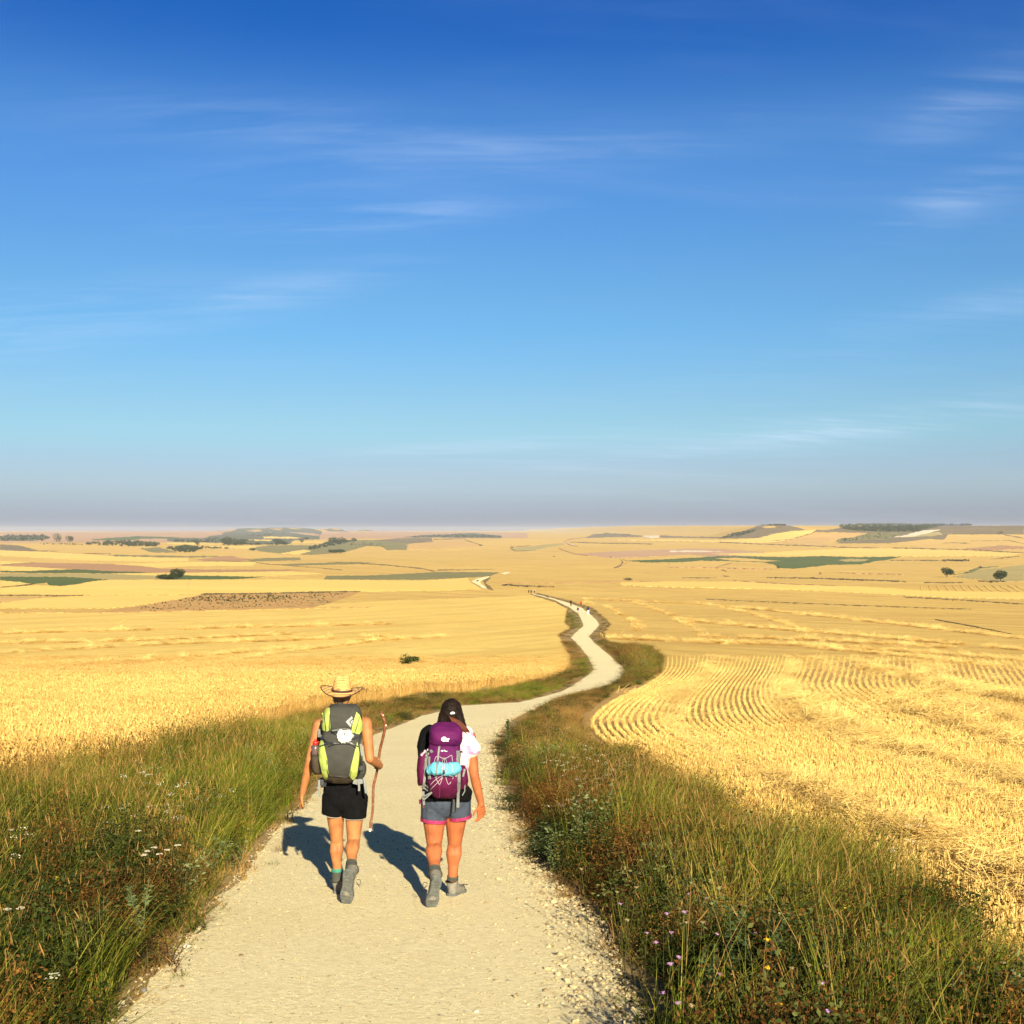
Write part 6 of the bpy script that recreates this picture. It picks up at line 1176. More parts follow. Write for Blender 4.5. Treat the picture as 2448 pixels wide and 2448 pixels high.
    X.add('cord', tube_mesh('cord', curve_pts([sc + upv*0.062 + right*-0.01 + nrm*0.008, sc + upv*0.085 + nrm*0.004, sc + upv*0.062 + right*0.012 + nrm*0.008], 5), 0.0018, 6), M_buckle)
    # --- water bottle in the left pocket
    bl = [PK(326, 742, d0 - .16), PK(325, 700, d0 - .16), PK(324, 650, d0 - .16), PK(325, 632, d0 - .16), PK(325, 622, d0 - .16)]
    Wb = Fig('water_bottle', bl[0]).tag('smoky plastic water bottle with a red cap in the side pocket of the grey backpack', 'bottle'); Wb.add('flask', tube_mesh('flask', bl, [0.030, 0.031, 0.030, 0.022, 0.014], 18), M_bottle)
    Wb.add('cap', tube_mesh('cap', [PK(325, 624, d0 - .16), PK(325, 606, d0 - .16), PK(325, 602, d0 - .16)], [0.024, 0.024, 0.018], 12), M_red); Wb.add('spout', tube_mesh('spout', [PK(325, 604, d0 - .16), PK(325, 590, d0 - .16)], [0.011, 0.009], 10), M_red)
walker_hat()

# ------------------------------------------------------------------ the walker with the purple pack
def walker_purple():
    hr_ = gnd(1240, 1668); tl = gnd(1108, 1746); base = Vector(((hr_.x + tl.x)/2, (hr_.y + tl.y)/2, 0)); base.z = float(terr(base.x, base.y))
    F_ = Fig('person', base).tag('dark haired woman in a tie dye top and slate shorts with pink hems walking away', 'person')
    d0 = hr_.y - 0.06
    sh_r, el_r, wr_r, kn_r = PK(1372, 572, d0 + .05), PK(1404, 838, d0 + .02), PK(1450, 1030, d0 + .06), PK(1452, 1075, d0 + .08)
    sh_l, el_l, wr_l, kn_l = PK(1082, 575, d0 + .05), PK(1062, 780, d0 + .12), PK(1140, 850, d0 + .27), PK(1190, 850, d0 + .28)
    hip_l, kne_l, ank_l = PK(1132, 1010, d0), PK(1131, 1300, d0 - .03), PK(1134, 1500, d0 - .31)
    hip_r, kne_r, ank_r = PK(1284, 1010, d0), PK(1271, 1290, d0 + .05), PK(1256, 1530, d0 + .05)
    hc, hr = PK(1248, 412, d0 + .10), 0.094
    def body(bm):
        ellipsoid(bm, PK(1210, 1000, d0), (0.18, 0.13, 0.12)); capsule(bm, PK(1180, 920, d0 + .01), 0.118, PK(1195, 620, d0 + .05), 0.118); capsule(bm, PK(1240, 920, d0 + .01), 0.118, PK(1260, 620, d0 + .05), 0.118)
        capsule(bm, PK(1125, 560, d0 + .05), 0.06, PK(1335, 560, d0 + .05), 0.06); capsule(bm, PK(1235, 560, d0 + .05), 0.06, PK(1246, 460, d0 + .09), 0.049)
        ellipsoid(bm, hc, (0.076, 0.094, 0.108)); face_prims(bm, hc, hr, YF, UP)
        for s, e, w in ((sh_l, el_l, wr_l), (sh_r, el_r, wr_r)):
            capsule(bm, s, 0.050, s.lerp(e, 0.5), 0.045); capsule(bm, s.lerp(e, 0.5), 0.045, e, 0.038); capsule(bm, e, 0.038, e.lerp(w, 0.35), 0.0385); capsule(bm, e.lerp(w, 0.35), 0.0385, w, 0.026)
        hand_prims(bm, wr_r, kn_r, Vector((0.8, 0.55, 0)), Vector((-0.75, -0.45, 0)), -1); hand_prims(bm, wr_l, kn_l, Vector((0, 0.2, 1)), Vector((0, -1, 0)), 1)
        for h, k, a, rr in ((hip_l, kne_l, ank_l, 1.12), (hip_r, kne_r, ank_r, 1.05)):
            m = h.lerp(k, 0.5); capsule(bm, h, 0.098*rr, m, 0.080*rr); capsule(bm, m, 0.080*rr, k, 0.055*rr); muscles(bm, h, k, a, rr*1.07)
    b = F_.add('body', build_blob('body', body, 0.0055, 3), M_skin2); face_parts(F_, b, hc, hr, YF, UP, M_eye, M_lip)
    def shirt(bm):
        capsule(bm, PK(1180, 935, d0 + .01), 0.132, PK(1200, 620, d0 + .05), 0.13, flat=True); capsule(bm, PK(1245, 935, d0 + .01), 0.132, PK(1262, 620, d0 + .05), 0.13, flat=True)
        capsule(bm, PK(1115, 560, d0 + .05), 0.075, PK(1335, 562, d0 + .05), 0.078); capsule(bm, PK(1340, 575, d0 + .04), 0.072, PK(1385, 655, d0 + .03), 0.074); capsule(bm, PK(1385, 655, d0 + .03), 0.072, PK(1395, 690, d0 + .03), 0.058, flat=True); capsule(bm, PK(1310, 640, d0 + .03), 0.09, PK(1310, 760, d0 + .01), 0.075)
        capsule(bm, PK(1110, 575, d0 + .04), 0.072, PK(1075, 650, d0 + .05), 0.07)
    F_.add('tie_dye_top', build_blob('tie_dye_top', shirt, 0.007, 4, noise=(14, 0.007)), M_tie)
    def jacket(bm):
        capsule(bm, PK(1116, 560, d0 + .0), 0.056, PK(1072, 606, d0 + .0), 0.056); capsule(bm, PK(1066, 605, d0 + .0), 0.052, PK(1052, 690, d0 + .0), 0.042); capsule(bm, PK(1105, 562, d0 + .05), 0.088, PK(1085, 640, d0 + .05), 0.085)
    F_.add('black_jacket', build_blob('black_jacket', jacket, 0.007, 4, noise=(20, 0.005)), M_black)
    hem_l, hem_r = PK(1128, 1138, d0 - .01), PK(1302, 1112, d0 + .01)
    def shorts(bm):
        ellipsoid(bm, PK(1213, 1005, d0), (0.202, 0.145, 0.125)); capsule(bm, PK(1213, 930, d0), 0.15, PK(1213, 1010, d0), 0.14); capsule(bm, PK(1160, 960, d0), 0.138, PK(1266, 960, d0), 0.138)
        capsule(bm, PK(1140, 1000, d0), 0.118, hem_l, 0.105, flat=True); capsule(bm, PK(1290, 1000, d0), 0.112, hem_r, 0.098, flat=True)
    sh = F_.add('shorts', build_blob('shorts', shorts, 0.007, 3, noise=(13, 0.006)), M_shorts)
    for h, r, src in ((hem_l, 0.104, PK(1140, 1000, d0)), (hem_r, 0.097, PK(1290, 1000, d0))):
        x, y, z = frame(h - src); bm = bmesh.new(); A = []; B_ = []
        for t in np.linspace(0, 2*math.pi, 33)[:-1]:
            dv = x*math.cos(t) + y*math.sin(t); A.append(bm.verts.new(h - z*0.014 + dv*(r + 0.004))); B_.append(bm.verts.new(h + z*0.014 + dv*(r + 0.002)))
        for k in range(32): bm.faces.new((A[k], A[(k+1) % 32], B_[(k+1) % 32], B_[k]))
        bmesh.ops.solidify(bm, geom=bm.faces[:], thickness=0.003); bmesh.ops.recalc_face_normals(bm, faces=bm.faces[:]); me = bpy.data.meshes.new('pink_hem'); bm.to_mesh(me); bm.free(); F_.add('pink_hem', smooth(me), M_pinkc, sh)
    hr0 = hr_ + Vector((0, 0, 0.004)); tr0 = hr0 + Vector((0.10, 0.235, 0)); tr0.z = float(terr(tr0.x, tr0.y)) + 0.004
    boot_parts(F_, hr0, tr0, Vector((0, 0, -1)), PK(1252, 1560, hr_.y + 0.06), M_boot, M_sole, M_bootdark, 0.10, -1)
    heel_l = PK(1153, 1540, tl.y - .10); toe_l = tl + Vector((0.0, 0.02, 0.004)); boot_parts(F_, heel_l, toe_l, Vector((0.22, -1, -0.25)), PK(1140, 1512, tl.y + 0.045), M_boot, M_sole, M_bootdark, 0.104, 1)
    def sock(a, k, m, t0, t1, r0, r1): F_.add('sock', tube_mesh('sock', [a.lerp(k, t) for t in np.linspace(t0, t1, 5)], list(np.linspace(r0, r1, 5)), 16, caps=False), m)
    sock(ank_r, kne_r, M_sock, -0.06, 0.05, 0.043, 0.045); sock(ank_l, kne_l, M_sock, -0.1, 0.14, 0.048, 0.05)
    def hair(bm):
        ellipsoid(bm, hc + Vector((0, -0.016, 0.006)), (0.091, 0.102, 0.116)); 
        for dx, dx2, l, r in ((-0.05, -0.092, 0.15, 0.036), (-0.02, -0.045, 0.17, 0.05), (0.025, 0.05, 0.17, 0.05), (0.05, 0.10, 0.16, 0.04)): capsule(bm, hc + Vector((dx, -0.045, -0.01)), 0.050, hc + Vector((dx2, -0.06, -l)), r)
    hb = F_.add('hair', build_blob('hair', hair, 0.006, 3, noise=(40, 0.005)), M_hairblk)
    g = np.random.default_rng(12); bm = bmesh.new()
    for k in range(46):
        t = k/45; p = [hc + Vector((-0.01 + 0.05*t, -0.112 + 0.010*t, -0.005 - 0.03*t)), hc + Vector((0.02 + 0.075*t, -0.122 + 0.018*t, -0.07)), hc + Vector((0.035 + 0.10*t, -0.112, -0.125)) + Vector(g.normal(0, 0.006, 3))]
        if t > 0.45: p.append(hc + Vector((0.075 + 0.075*t + g.normal(0, 0.006), -0.07, -0.165 - 0.02*g.uniform())))
        m2 = tube_mesh('lock', curve_pts(p, 4), list(np.linspace(0.0075, 0.0035, 4*(len(p)-1) + 1)), 5); bm.from_mesh(m2); bpy.data.meshes.remove(m2)
    me = bpy.data.meshes.new('ponytail'); bm.to_mesh(me); bm.free(); F_.add('ponytail', smooth(me), M_hairend, hb)
    cl = hc + Vector((0.016, -0.112, 0.018)); bm = bmesh.new(); ellipsoid(bm, cl, (0.018, 0.009, 0.010), seg=14); ellipsoid(bm, cl + Vector((-0.012, 0, -0.004)), (0.010, 0.008, 0.006), seg=10); me = bpy.data.meshes.new('hair_clip'); bm.to_mesh(me); bm.free(); F_.add('hair_clip', smooth(me), M_shell, hb)
    # --- backpack
    n0, f0 = d0 - 0.36, d0 - 0.09
    B = Fig('backpack', PK(1205, 990, n0 + .1)).tag('purple hiking backpack with grey straps on the back of the dark haired woman', 'backpack')
    lid = loft_mesh('lid', [(472, 1150, 1255, n0 + .22, f0), (480, 1128, 1280, n0 + .17, f0), (503, 1108, 1306, n0 + .11, f0), (540, 1098, 1320, n0 + .06, f0), (580, 1098, 1320, n0 + .045, f0), (612, 1102, 1314, n0 + .05, f0), (634, 1110, 1304, n0 + .07, f0), (642, 1130, 1285, n0 + .1, f0 - .02)], noise=(15, 0.009))
    main = loft_mesh('pack_body', [(622, 1100, 1306, n0 + .09, f0), (645, 1092, 1306, n0 + .065, f0), (690, 1086, 1304, n0 + .05, f0), (740, 1084, 1306, n0 + .03, f0), (800, 1082, 1314, n0 + .0, f0), (860, 1082, 1320, n0 - .01, f0), (910, 1088, 1312, n0 + .0, f0), (950, 1104, 1296, n0 + .04, f0), (980, 1126, 1276, n0 + .09, f0 - .01), (993, 1160, 1252, n0 + .14, f0 - .04)], noise=(15, 0.009)); 
    bv = bvh_of(main, lid)
    B.add('base_panel', patch_mesh('base_panel', [(1092, 872), (1150, 850), (1220, 846), (1312, 850), (1316, 900), (1300, 946), (1262, 984), (1210, 992), (1150, 986), (1108, 950)], bv, 0.004), M_magenta)
    lp = loft_mesh('side_pocket', [(672, 1040, 1084, d0 - .22, d0 - .08), (700, 1024, 1090, d0 - .26, d0 - .06), (780, 1013, 1092, d0 - .28, d0 - .06), (870, 1016, 1090, d0 - .27, d0 - .06), (905, 1024, 1086, d0 - .24, d0 - .08)], 28, 2.8); 
    rp = loft_mesh('side_pocket', [(765, 1300, 1336, d0 - .22, d0 - .08), (800, 1298, 1352, d0 - .26, d0 - .06), (870, 1298, 1362, d0 - .26, d0 - .06), (930, 1295, 1345, d0 - .22, d0 - .08)], 28, 2.8); 
    B.add('hip_belt', loft_mesh('hip_belt', [(910, 1290, 1366, d0 - .17, d0 - .02), (940, 1200, 1388, d0 - .19, d0 + .0), (975, 1070, 1386, d0 - .19, d0 + .0), (1003, 1064, 1380, d0 - .17, d0 - .02), (1012, 1120, 1340, d0 - .15, d0 - .04)], 40, 2.6), M_black)
    bv2 = bvh_of(main, lid, lp, rp)
    def st(pts, w, m=None, off=0.009, nm='strap'): B.add(nm, strap_mesh(nm, [(909.3 + .5*a, 227.3 + .5*b_) for a, b_ in pts], w, bv2, off, d0 - .25), m or M_strapgrey)
    st([(352, 905), (335, 1050), (310, 1250), (297, 1380), (296, 1440)], 14, off=0.012, nm='compression_strap'); st([(512, 815), (492, 1010)], 11); st([(775, 880), (776, 1100), (778, 1300), (772, 1420)], 16, off=0.012, nm='compression_strap')
    st([(370, 960), (372, 1130)], 11); st([(372, 1190), (380, 1265)], 13); st([(735, 1235), (760, 1100), (772, 960)], 11); st([(855, 1130), (835, 1230)], 10); st([(330, 1300), (352, 1310)], 16, M_buckle); st([(325, 1330), (350, 1390)], 14); st([(395, 870), (415, 905)], 14); st([(262, 945), (350, 860)], 7, M_cord)
    def hang(nm, pts_, w, m):
        P_ = [PK(909.3 + .5*a, 227.3 + .5*b_, c) for a, b_, c in pts_]; bm = bmesh.new(); prev = None
        for i, p in enumerate(P_):
            t = (P_[min(i+1, len(P_)-1)] - P_[max(0, i-1)]).normalized(); s = t.cross(YF).normalized()*w/2; q = [bm.verts.new(p + s - YF*.003), bm.verts.new(p - s - YF*.003), bm.verts.new(p - s), bm.verts.new(p + s)]
            if prev:
                for k in range(4): bm.faces.new((prev[k], prev[(k+1) % 4], q[(k+1) % 4], q[k]))
            else: bm.faces.new(q)
            prev = q
        bm.faces.new(prev[::-1]); bmesh.ops.recalc_face_normals(bm, faces=bm.faces[:]); me = bpy.data.meshes.new(nm); bm.to_mesh(me); bm.free(); B.add(nm, me, m)
    hang('strap', [(296, 1430, d0 - .26), (298, 1520, d0 - .25), (305, 1615, d0 - .24)], 0.018, M_strapgrey); hang('strap', [(772, 1400, d0 - .30), (768, 1540, d0 - .26), (766, 1650, d0 - .25)], 0.021, M_strapgrey); hang('strap', [(712, 1540, d0 - .22), (708, 1710, d0 - .23)], 0.016, M_buckle); hang('strap', [(300, 1500, d0 - .27), (360, 1470, d0 - .29), (415, 1440, d0 - .30)], 0.011, M_strapgrey); hang('strap', [(300, 1550, d0 - .27), (410, 1450, d0 - .30)], 0.010, M_strapgrey); hang('strap', [(862, 1330, d0 - .24), (858, 1430, d0 - .22), (825, 1488, d0 - .21)], 0.008, M_strapgrey); hang('strap', [(262, 1540, d0 - .2), (265, 1600, d0 - .2)], 0.03, M_magenta)
    # print
    def lp_(pts): return [(909.3 + .5*a, 227.3 + .5*b_) for a, b_ in pts]
    B.add('logo', patch_mesh('logo', lp_([(552, 700), (572, 690), (596, 693), (606, 708), (626, 716), (648, 712), (650, 722), (636, 730), (638, 752), (575, 754), (560, 750), (542, 735), (540, 715)]), bv, 0.006, 6), M_white)
    B.add('logo', patch_mesh('logo', lp_([(560, 736), (572, 714), (580, 706), (588, 716), (600, 738), (592, 740), (580, 718), (568, 738)]), bv, 0.009, 6), M_purple)
    for word, cx, cy, sz in (('lowe', 618, 728, 9.5), ('alpine', 604, 747, 8.5)):
        cu = bpy.data.curves.new('lettering', 'FONT'); cu.body = word; cu.size = sz; cu.align_x = 'CENTER'; cu.align_y = 'CENTER'; to = bpy.data.objects.new('lettering', cu); COL.objects.link(to); me = bpy.data.meshes.new_from_object(to.evaluated_get(bpy.context.evaluated_depsgraph_get())); bpy.data.objects.remove(to)
        for v in me.vertices: v.co = onto(bv, *lp_([(cx + v.co.x*2, cy - v.co.y*2)])[0], 0.011)
        B.add('lettering', me, M_purple)
    for a, b_ in (((533, 884), (552, 872)), ((552, 890), (566, 876)), ((572, 872), (584, 872)), ((590, 876), (604, 892)), ((606, 890), (622, 884)), ((545, 880), (560, 886)), ((576, 884), (592, 880))): B.add('lettering', strap_mesh('lettering', lp_([a, b_]), 3.2, bv, 0.006), M_white)
    # --- rolled towel under the cords
    T = Fig('rolled_towel', PK(1187, 790, n0 - .02)).tag('light blue rolled towel held by cords on the purple backpack', 'towel')
    def roll(bm):
        for k in range(9):
            a, c = 1106 + 19*k, 1106 + 19*(k+1); w = lambda q: 790 - 6*math.sin(q*0.045) + (6 if q < 1150 else 0); r = lambda q: 0.050 - 0.013*sst(1140, 1100, q) + 0.003*math.sin(q*0.21)
            dd = lambda q: float(onto(bv, q, 790, 0).y) - 0.028
            capsule(bm, PK(a, w(a), dd(a)), r(a), PK(c, w(c), dd(c)), r(c))
    tw = build_blob('towel', roll, 0.005, 4, noise=(28, 0.006)); bvt = bvh_of(tw, main, lid, lp, rp); T.add('towel', tw, M_blue)
    for nm_, me_, m_ in (('lid', lid, M_purple), ('pack_body', main, M_purple), ('side_pocket', lp, M_magenta), ('side_pocket', rp, M_magenta)): B.add(nm_, me_, m_)
    def cord(pts, r=0.0028): B.add('bungee_cord', tube_mesh('bungee_cord', curve_pts([onto(bvt, *q, 0.008) for q in lp_(pts)], 5), r*0.8, 6), M_cord)
    cord([(445, 1030), (470, 965), (520, 965), (560, 992)]); cord([(600, 985), (640, 965), (680, 945), (690, 1030)]); cord([(570, 985), (548, 1060), (560, 1150), (585, 1215)]); cord([(600, 990), (622, 1090), (600, 1180), (580, 1215)]); cord([(585, 985), (580, 1100), (575, 1215)]); cord([(470, 1250), (515, 1335), (555, 1240)]); cord([(600, 1240), (640, 1335), (700, 1240), (650, 1215)]); cord([(520, 1060), (560, 1110), (540, 1180)]); cord([(640, 1050), (690, 1090), (690, 1180)])
    cord([(560, 1215), (480, 1260), (400, 1340), (320, 1430), (265, 1490)]); cord([(550, 1240), (480, 1320), (400, 1400), (320, 1470), (262, 1495)])
    B.add('strap', strap_mesh('strap', lp_([(494, 1000), (480, 1130), (465, 1250)]), 12, bvt, 0.006), M_strapgrey); B.add('buckle', patch_mesh('buckle', lp_([(566, 1140), (584, 1136), (588, 1180), (574, 1196), (564, 1180)]), bvt, 0.013), M_buckle); B.add('buckle', patch_mesh('buckle', lp_([(560, 975), (600, 975), (602, 1000), (562, 1000)]), bvt, 0.012), M_strapgrey)
walker_purple()
# ------------------------------------------------------------------ walkers far down the path
CROPS['Z'] = (1240, 1380, 9.66)
def small_walker(cx, head, feet, label, top, legs, hair, pack=None, packlab=None, skinlegs=True, stick=False):
    u, v = px('Z', [(cx, feet)])[0]; x, y = hit(u, v); base = Vector((float(x[0]), float(y[0]), float(terr(x[0], y[0])))); h = float(np.clip((feet - head)/9.66*base.y/F, 1.5, 1.9))
    f = Fig('person', base).tag(label, 'person', 'walkers far down the path'); k = h/1.72; P = lambda a, b_, c: base + Vector((a, b_, c))*k
    def body(bm):
        ellipsoid(bm, P(0, .02, 1.59), (0.085*k, 0.1*k, 0.12*k)); capsule(bm, P(0, 0, 1.5), 0.055*k, P(0, 0, 1.38), 0.07*k); capsule(bm, P(0, 0, 1.34), 0.13*k, P(0, 0, 0.95), 0.14*k)
        for s in (1, -1): capsule(bm, P(.1*s, 0, .9), .085*k, P(.11*s, .1*s, .5), .06*k); capsule(bm, P(.11*s, .1*s, .5), .06*k, P(.11*s, .2*s - .06, .08), .045*k); capsule(bm, P(.11*s, .2*s - .06, .05), .05*k, P(.11*s, .2*s + .1, .04), .04*k); capsule(bm, P(.19*s, 0, 1.38), .06*k, P(.25*s, -.05*s, 1.1), .045*k); capsule(bm, P(.25*s, -.05*s, 1.1), .045*k, P(.24*s, .1 - .1*s, .86), .035*k); ellipsoid(bm, P(.24*s, .1 - .1*s, .8), (.04*k, .04*k, .07*k), seg=10)
    b = f.add('body', build_blob('body', body, 0.018, 2), M_skin1)
    def shirt(bm):
        capsule(bm, P(0, 0, 1.34), 0.155*k, P(0, 0, 0.98), 0.165*k); capsule(bm, P(-.16, 0, 1.38), .085*k, P(.16, 0, 1.38), .085*k)
        for s in (1, -1): capsule(bm, P(.19*s, 0, 1.38), .08*k, P(.235*s, -.03*s, 1.2), .065*k)
    f.add('shirt', build_blob('shirt', shirt, 0.018, 2), top)
    def trs(bm):
        capsule(bm, P(-.06, 0, .93), .16*k, P(.06, 0, .93), .16*k)
        for s in (1, -1):
            capsule(bm, P(.1*s, 0, .9), .105*k, P(.11*s, .08*s, .55), .085*k)
            if not skinlegs: capsule(bm, P(.11*s, .1*s, .52), .085*k, P(.11*s, .2*s - .06, .10), .065*k)
    f.add('shorts' if skinlegs else 'trousers', build_blob('legwear', trs, 0.018, 2), legs)
    bm = bmesh.new(); ellipsoid(bm, P(0, 0, 1.62), (0.098*k, 0.11*k, 0.115*k)); me = bpy.data.meshes.new('hair'); bm.to_mesh(me); bm.free(); f.add('hair', smooth(me), hair)
    if pack:
        q = Fig('backpack', P(0, -.2, 1.0)).tag(packlab, 'backpack', 'backpacks of the far walkers'); bm = bmesh.new()
        def pk(bm): capsule(bm, P(-.06, -.22, 1.38), .12*k, P(-.07, -.24, 1.05), .14*k); capsule(bm, P(.06, -.22, 1.38), .12*k, P(.07, -.24, 1.05), .14*k); capsule(bm, P(-.12, -.2, 1.46), .06*k, P(.12, -.2, 1.46), .06*k)
        bm.free(); q.add('pack_body', build_blob('pack_body', pk, 0.018, 2), pack)
M_navy = plain_mat('navy_cloth', (0.02, 0.022, 0.06), 0.85, 0.2); M_redc = plain_mat('red_cloth', (0.45, 0.02, 0.018), 0.8, 0.2); M_brownc = plain_mat('brown_cloth', (0.06, 0.03, 0.018), 0.85, 0.2); M_whitec = plain_mat('white_cloth', (0.7, 0.68, 0.62), 0.8, 0.2); M_greyc = plain_mat('light_grey_cloth', (0.32, 0.31, 0.33), 0.85, 0.2)
small_walker(232, 290, 386, 'far walker in dark brown, leftmost of the three where the path dips away', M_brownc, M_black, M_hairblk, M_brownc, 'dark pack on the leftmost of the three farthest walkers')
small_walker(287, 290, 388, 'far walker in dark clothes, middle of the three where the path dips away', M_brownc, M_brownc, M_hairblk, M_black, 'dark pack on the middle of the three farthest walkers', skinlegs=False)
small_walker(365, 284, 390, 'far walker with a white top, rightmost of the three where the path dips away', M_whitec, M_black, M_pale, M_brownc, 'dark pack on the far walker with the white top')
small_walker(1208, 528, 676, 'walker in dark clothes at the left edge of the far path', M_brownc, M_brownc, M_hairblk, M_black, 'dark pack on the walker at the left edge of the far path', skinlegs=False)
small_walker(1440, 545, 692, 'walker in red on the right edge of the far path', M_redc, M_brownc, M_hairbr, M_redc, 'red pack on the walker at the right edge of the far path')
small_walker(1368, 688, 838, 'walker in grey shorts and navy top in the middle of the far path', M_navy, M_greyc, M_hairbr, M_navy, 'navy pack on the walker in grey shorts')
small_walker(1604, 655, 866, 'walker in navy with pale trousers, nearest of those on the far path', M_navy, M_whitec, M_hairblk, M_navy, 'navy pack on the walker with pale trousers', skinlegs=False)

# ------------------------------------------------------------------ single flowers and plants in the verges, loose stones on the path
CROPS['S'] = (1150, 1660, 2.273); CROPS['Lg'] = (0, 1560, 2.176); CROPS['Pb'] = (300, 2048, 1.61)
def solid_leaf(name, c, trans=0.2):
    m = new_mat(name); nt = m.node_tree; N = nt.nodes.new; L = nt.links.new; out = N('ShaderNodeOutputMaterial'); d = N('ShaderNodeBsdfDiffuse'); t = N('ShaderNodeBsdfTranslucent'); ms = N('ShaderNodeMixShader'); ms.inputs[0].default_value = trans
    tc = N('ShaderNodeTexCoord'); n = N('ShaderNodeTexNoise'); n.inputs['Scale'].default_value = 25; L(tc.outputs['Object'], n.inputs['Vector']); k = N('ShaderNodeMix'); k.data_type = 'RGBA'; L(n.outputs[0], k.inputs[0]); k.inputs[6].default_value = (*[q*0.7 for q in c], 1); k.inputs[7].default_value = (*[min(1, q*1.3) for q in c], 1)
    L(k.outputs[2], d.inputs[0]); L(k.outputs[2], t.inputs[0]); L(d.outputs[0], ms.inputs[1]); L(t.outputs[0], ms.inputs[2]); L(ms.outputs[0], out.inputs[0]); return m
M_lilac = solid_leaf('lilac_blossom', (0.46, 0.25, 0.42)); M_stalk = solid_leaf('flower_stalk', (0.07, 0.075, 0.022)); M_seed = solid_leaf('seed_head', (0.36, 0.27, 0.13)); M_yel = solid_leaf('yellow_blossom', (0.78, 0.50, 0.03)); M_plant = solid_leaf('thistle_leaf', (0.055, 0.075, 0.028)); M_plantp = solid_leaf('pale_leaf', (0.10, 0.125, 0.05)); M_cream = solid_leaf('cream_umbel', (0.45, 0.41, 0.30))
def at_height(c, p, hgt):
    """point on the ray through a crop pixel that stands hgt above the ground"""
    u, v = px(c, [p])[0]; x, y = hit(u, v, lift=hgt); dx, dz = rays(u, v); return Vector((float(dx)*y[0], float(y[0]), float(dz)*y[0]))
def flower(c, p, hgt, label, group, m_head, name='lilac_flower', r=0.0125, seed=0):
    q = at_height(c, p, hgt); g = np.random.default_rng(seed + int(p[0])); foot = Vector((q.x + g.normal(0, 0.06), q.y + g.normal(0, 0.05), 0)); foot.z = float(terr(foot.x, foot.y)); f = Fig(name, foot).tag(label, 'flower', group)
    f.add('stem', tube_mesh('stem', curve_pts([foot, foot.lerp(q, 0.5) + Vector((g.normal(0, 0.02), 0, 0.02)), q], 4), 0.0022, 5), M_stalk)
    bm = bmesh.new(); ellipsoid(bm, q, (r*0.6, r*0.6, r*0.4), seg=8)
    for k in range(14):
        a = 2*math.pi*k/14 + g.normal(0, 0.1); d = Vector((math.cos(a), math.sin(a), g.uniform(0.05, 0.5))).normalized(); s = d.cross(UP).normalized(); o = q + d*r*0.4; e = q + d*r*g.uniform(1.0, 1.35)
        bm.faces.new([bm.verts.new(z) for z in (o - s*r*0.16, e - s*r*0.26, e + d*r*0.1, e + s*r*0.26, o + s*r*0.16)])
    me = bpy.data.meshes.new('blossom'); bm.to_mesh(me); bm.free(); f.add('blossom', me, m_head)
    bm = bmesh.new(); ellipsoid(bm, q - Vector((0, 0, r*0.45)), (r*0.55, r*0.55, r*0.3), seg=8); me = bpy.data.meshes.new('calyx'); bm.to_mesh(me); bm.free(); f.add('calyx', me, M_stalk)
for i, p in enumerate(((1127, 1085), (1225, 1112), (758, 1140), (1010, 1195), (1105, 1185), (902, 1297), (1035, 1297), (950, 1350), (1077, 1432), (1030, 1467), (1297, 1522), (985, 1625), (1070, 1680), (1884, 1725), (1852, 1570), (1285, 1305), (1482, 1298))):
    flower('S', p, 0.36 + 0.05*(i % 5), 'small lilac flower head on a thin stem in the dark verge right of the path', 'lilac flowers in the right verge', M_lilac, seed=i)
for i, p in enumerate(((1560, 1490), (1617, 1685), (1555, 1335))): flower('S', p, 0.5, 'small yellow flower head low in the verge near the bottom right', 'yellow flowers in the right verge', M_yel, 'yellow_flower', 0.015, seed=40 + i)
for i, p in enumerate(((945, 715), (925, 735), (290, 1175), (1340, 568), (1300, 610))): flower('Lg', p, 0.45, 'small yellow flower head in the grass left of the path', 'yellow flowers in the left verge', M_yel, 'yellow_flower', 0.016, seed=50 + i)
for i, p in enumerate(((845, 1050), (797, 1228), (1205, 1240), (1780, 1475), (1880, 1480), (1690, 1490), (740, 1075), (1115, 1240), (545, 950), (1145, 1695))): flower('S', p, 0.52, 'dry tan seed head on a thin stem among the dark verge plants', 'seed heads in the right verge', M_seed, 'seed_head', 0.013, seed=60 + i)
def umbel(c, p, hgt, label, group=None, r=0.05, seed=0):
    q = at_height(c, p, hgt); g = np.random.default_rng(seed + 77); foot = Vector((q.x - 0.03, q.y + 0.03, 0)); foot.z = float(terr(foot.x, foot.y)); f = Fig('umbel_flower', foot).tag(label, 'flower', group); hub = q - Vector((0, 0, r*0.7)); f.add('stem', tube_mesh('stem', curve_pts([foot, foot.lerp(hub, 0.5) + Vector((0.015, 0, 0)), hub], 4), 0.003, 5), M_stalk)
    bm = bmesh.new(); bm2 = bmesh.new()
    for k in range(24):
        a = g.uniform(0, 6.28); rr = r*math.sqrt(g.uniform(0.02, 1)); e = q + Vector((rr*math.cos(a), rr*math.sin(a), -0.15*rr)); m2 = tube_mesh('ray', [hub, e], 0.0011, 4); bm2.from_mesh(m2); bpy.data.meshes.remove(m2)
        ellipsoid(bm, e, (0.0065, 0.0065, 0.0035), seg=8)
    me = bpy.data.meshes.new('blossom'); bm.to_mesh(me); bm.free(); f.add('blossom', me, M_cream); me = bpy.data.meshes.new('rays'); bm2.to_mesh(me); bm2.free(); f.add('rays', me, M_stalk)
umbel('Lg', (275, 1675), 0.42, 'flat cream umbel flower alone low in the bottom left verge', r=0.04)
UG = 'cream umbel flowers in the left verge'
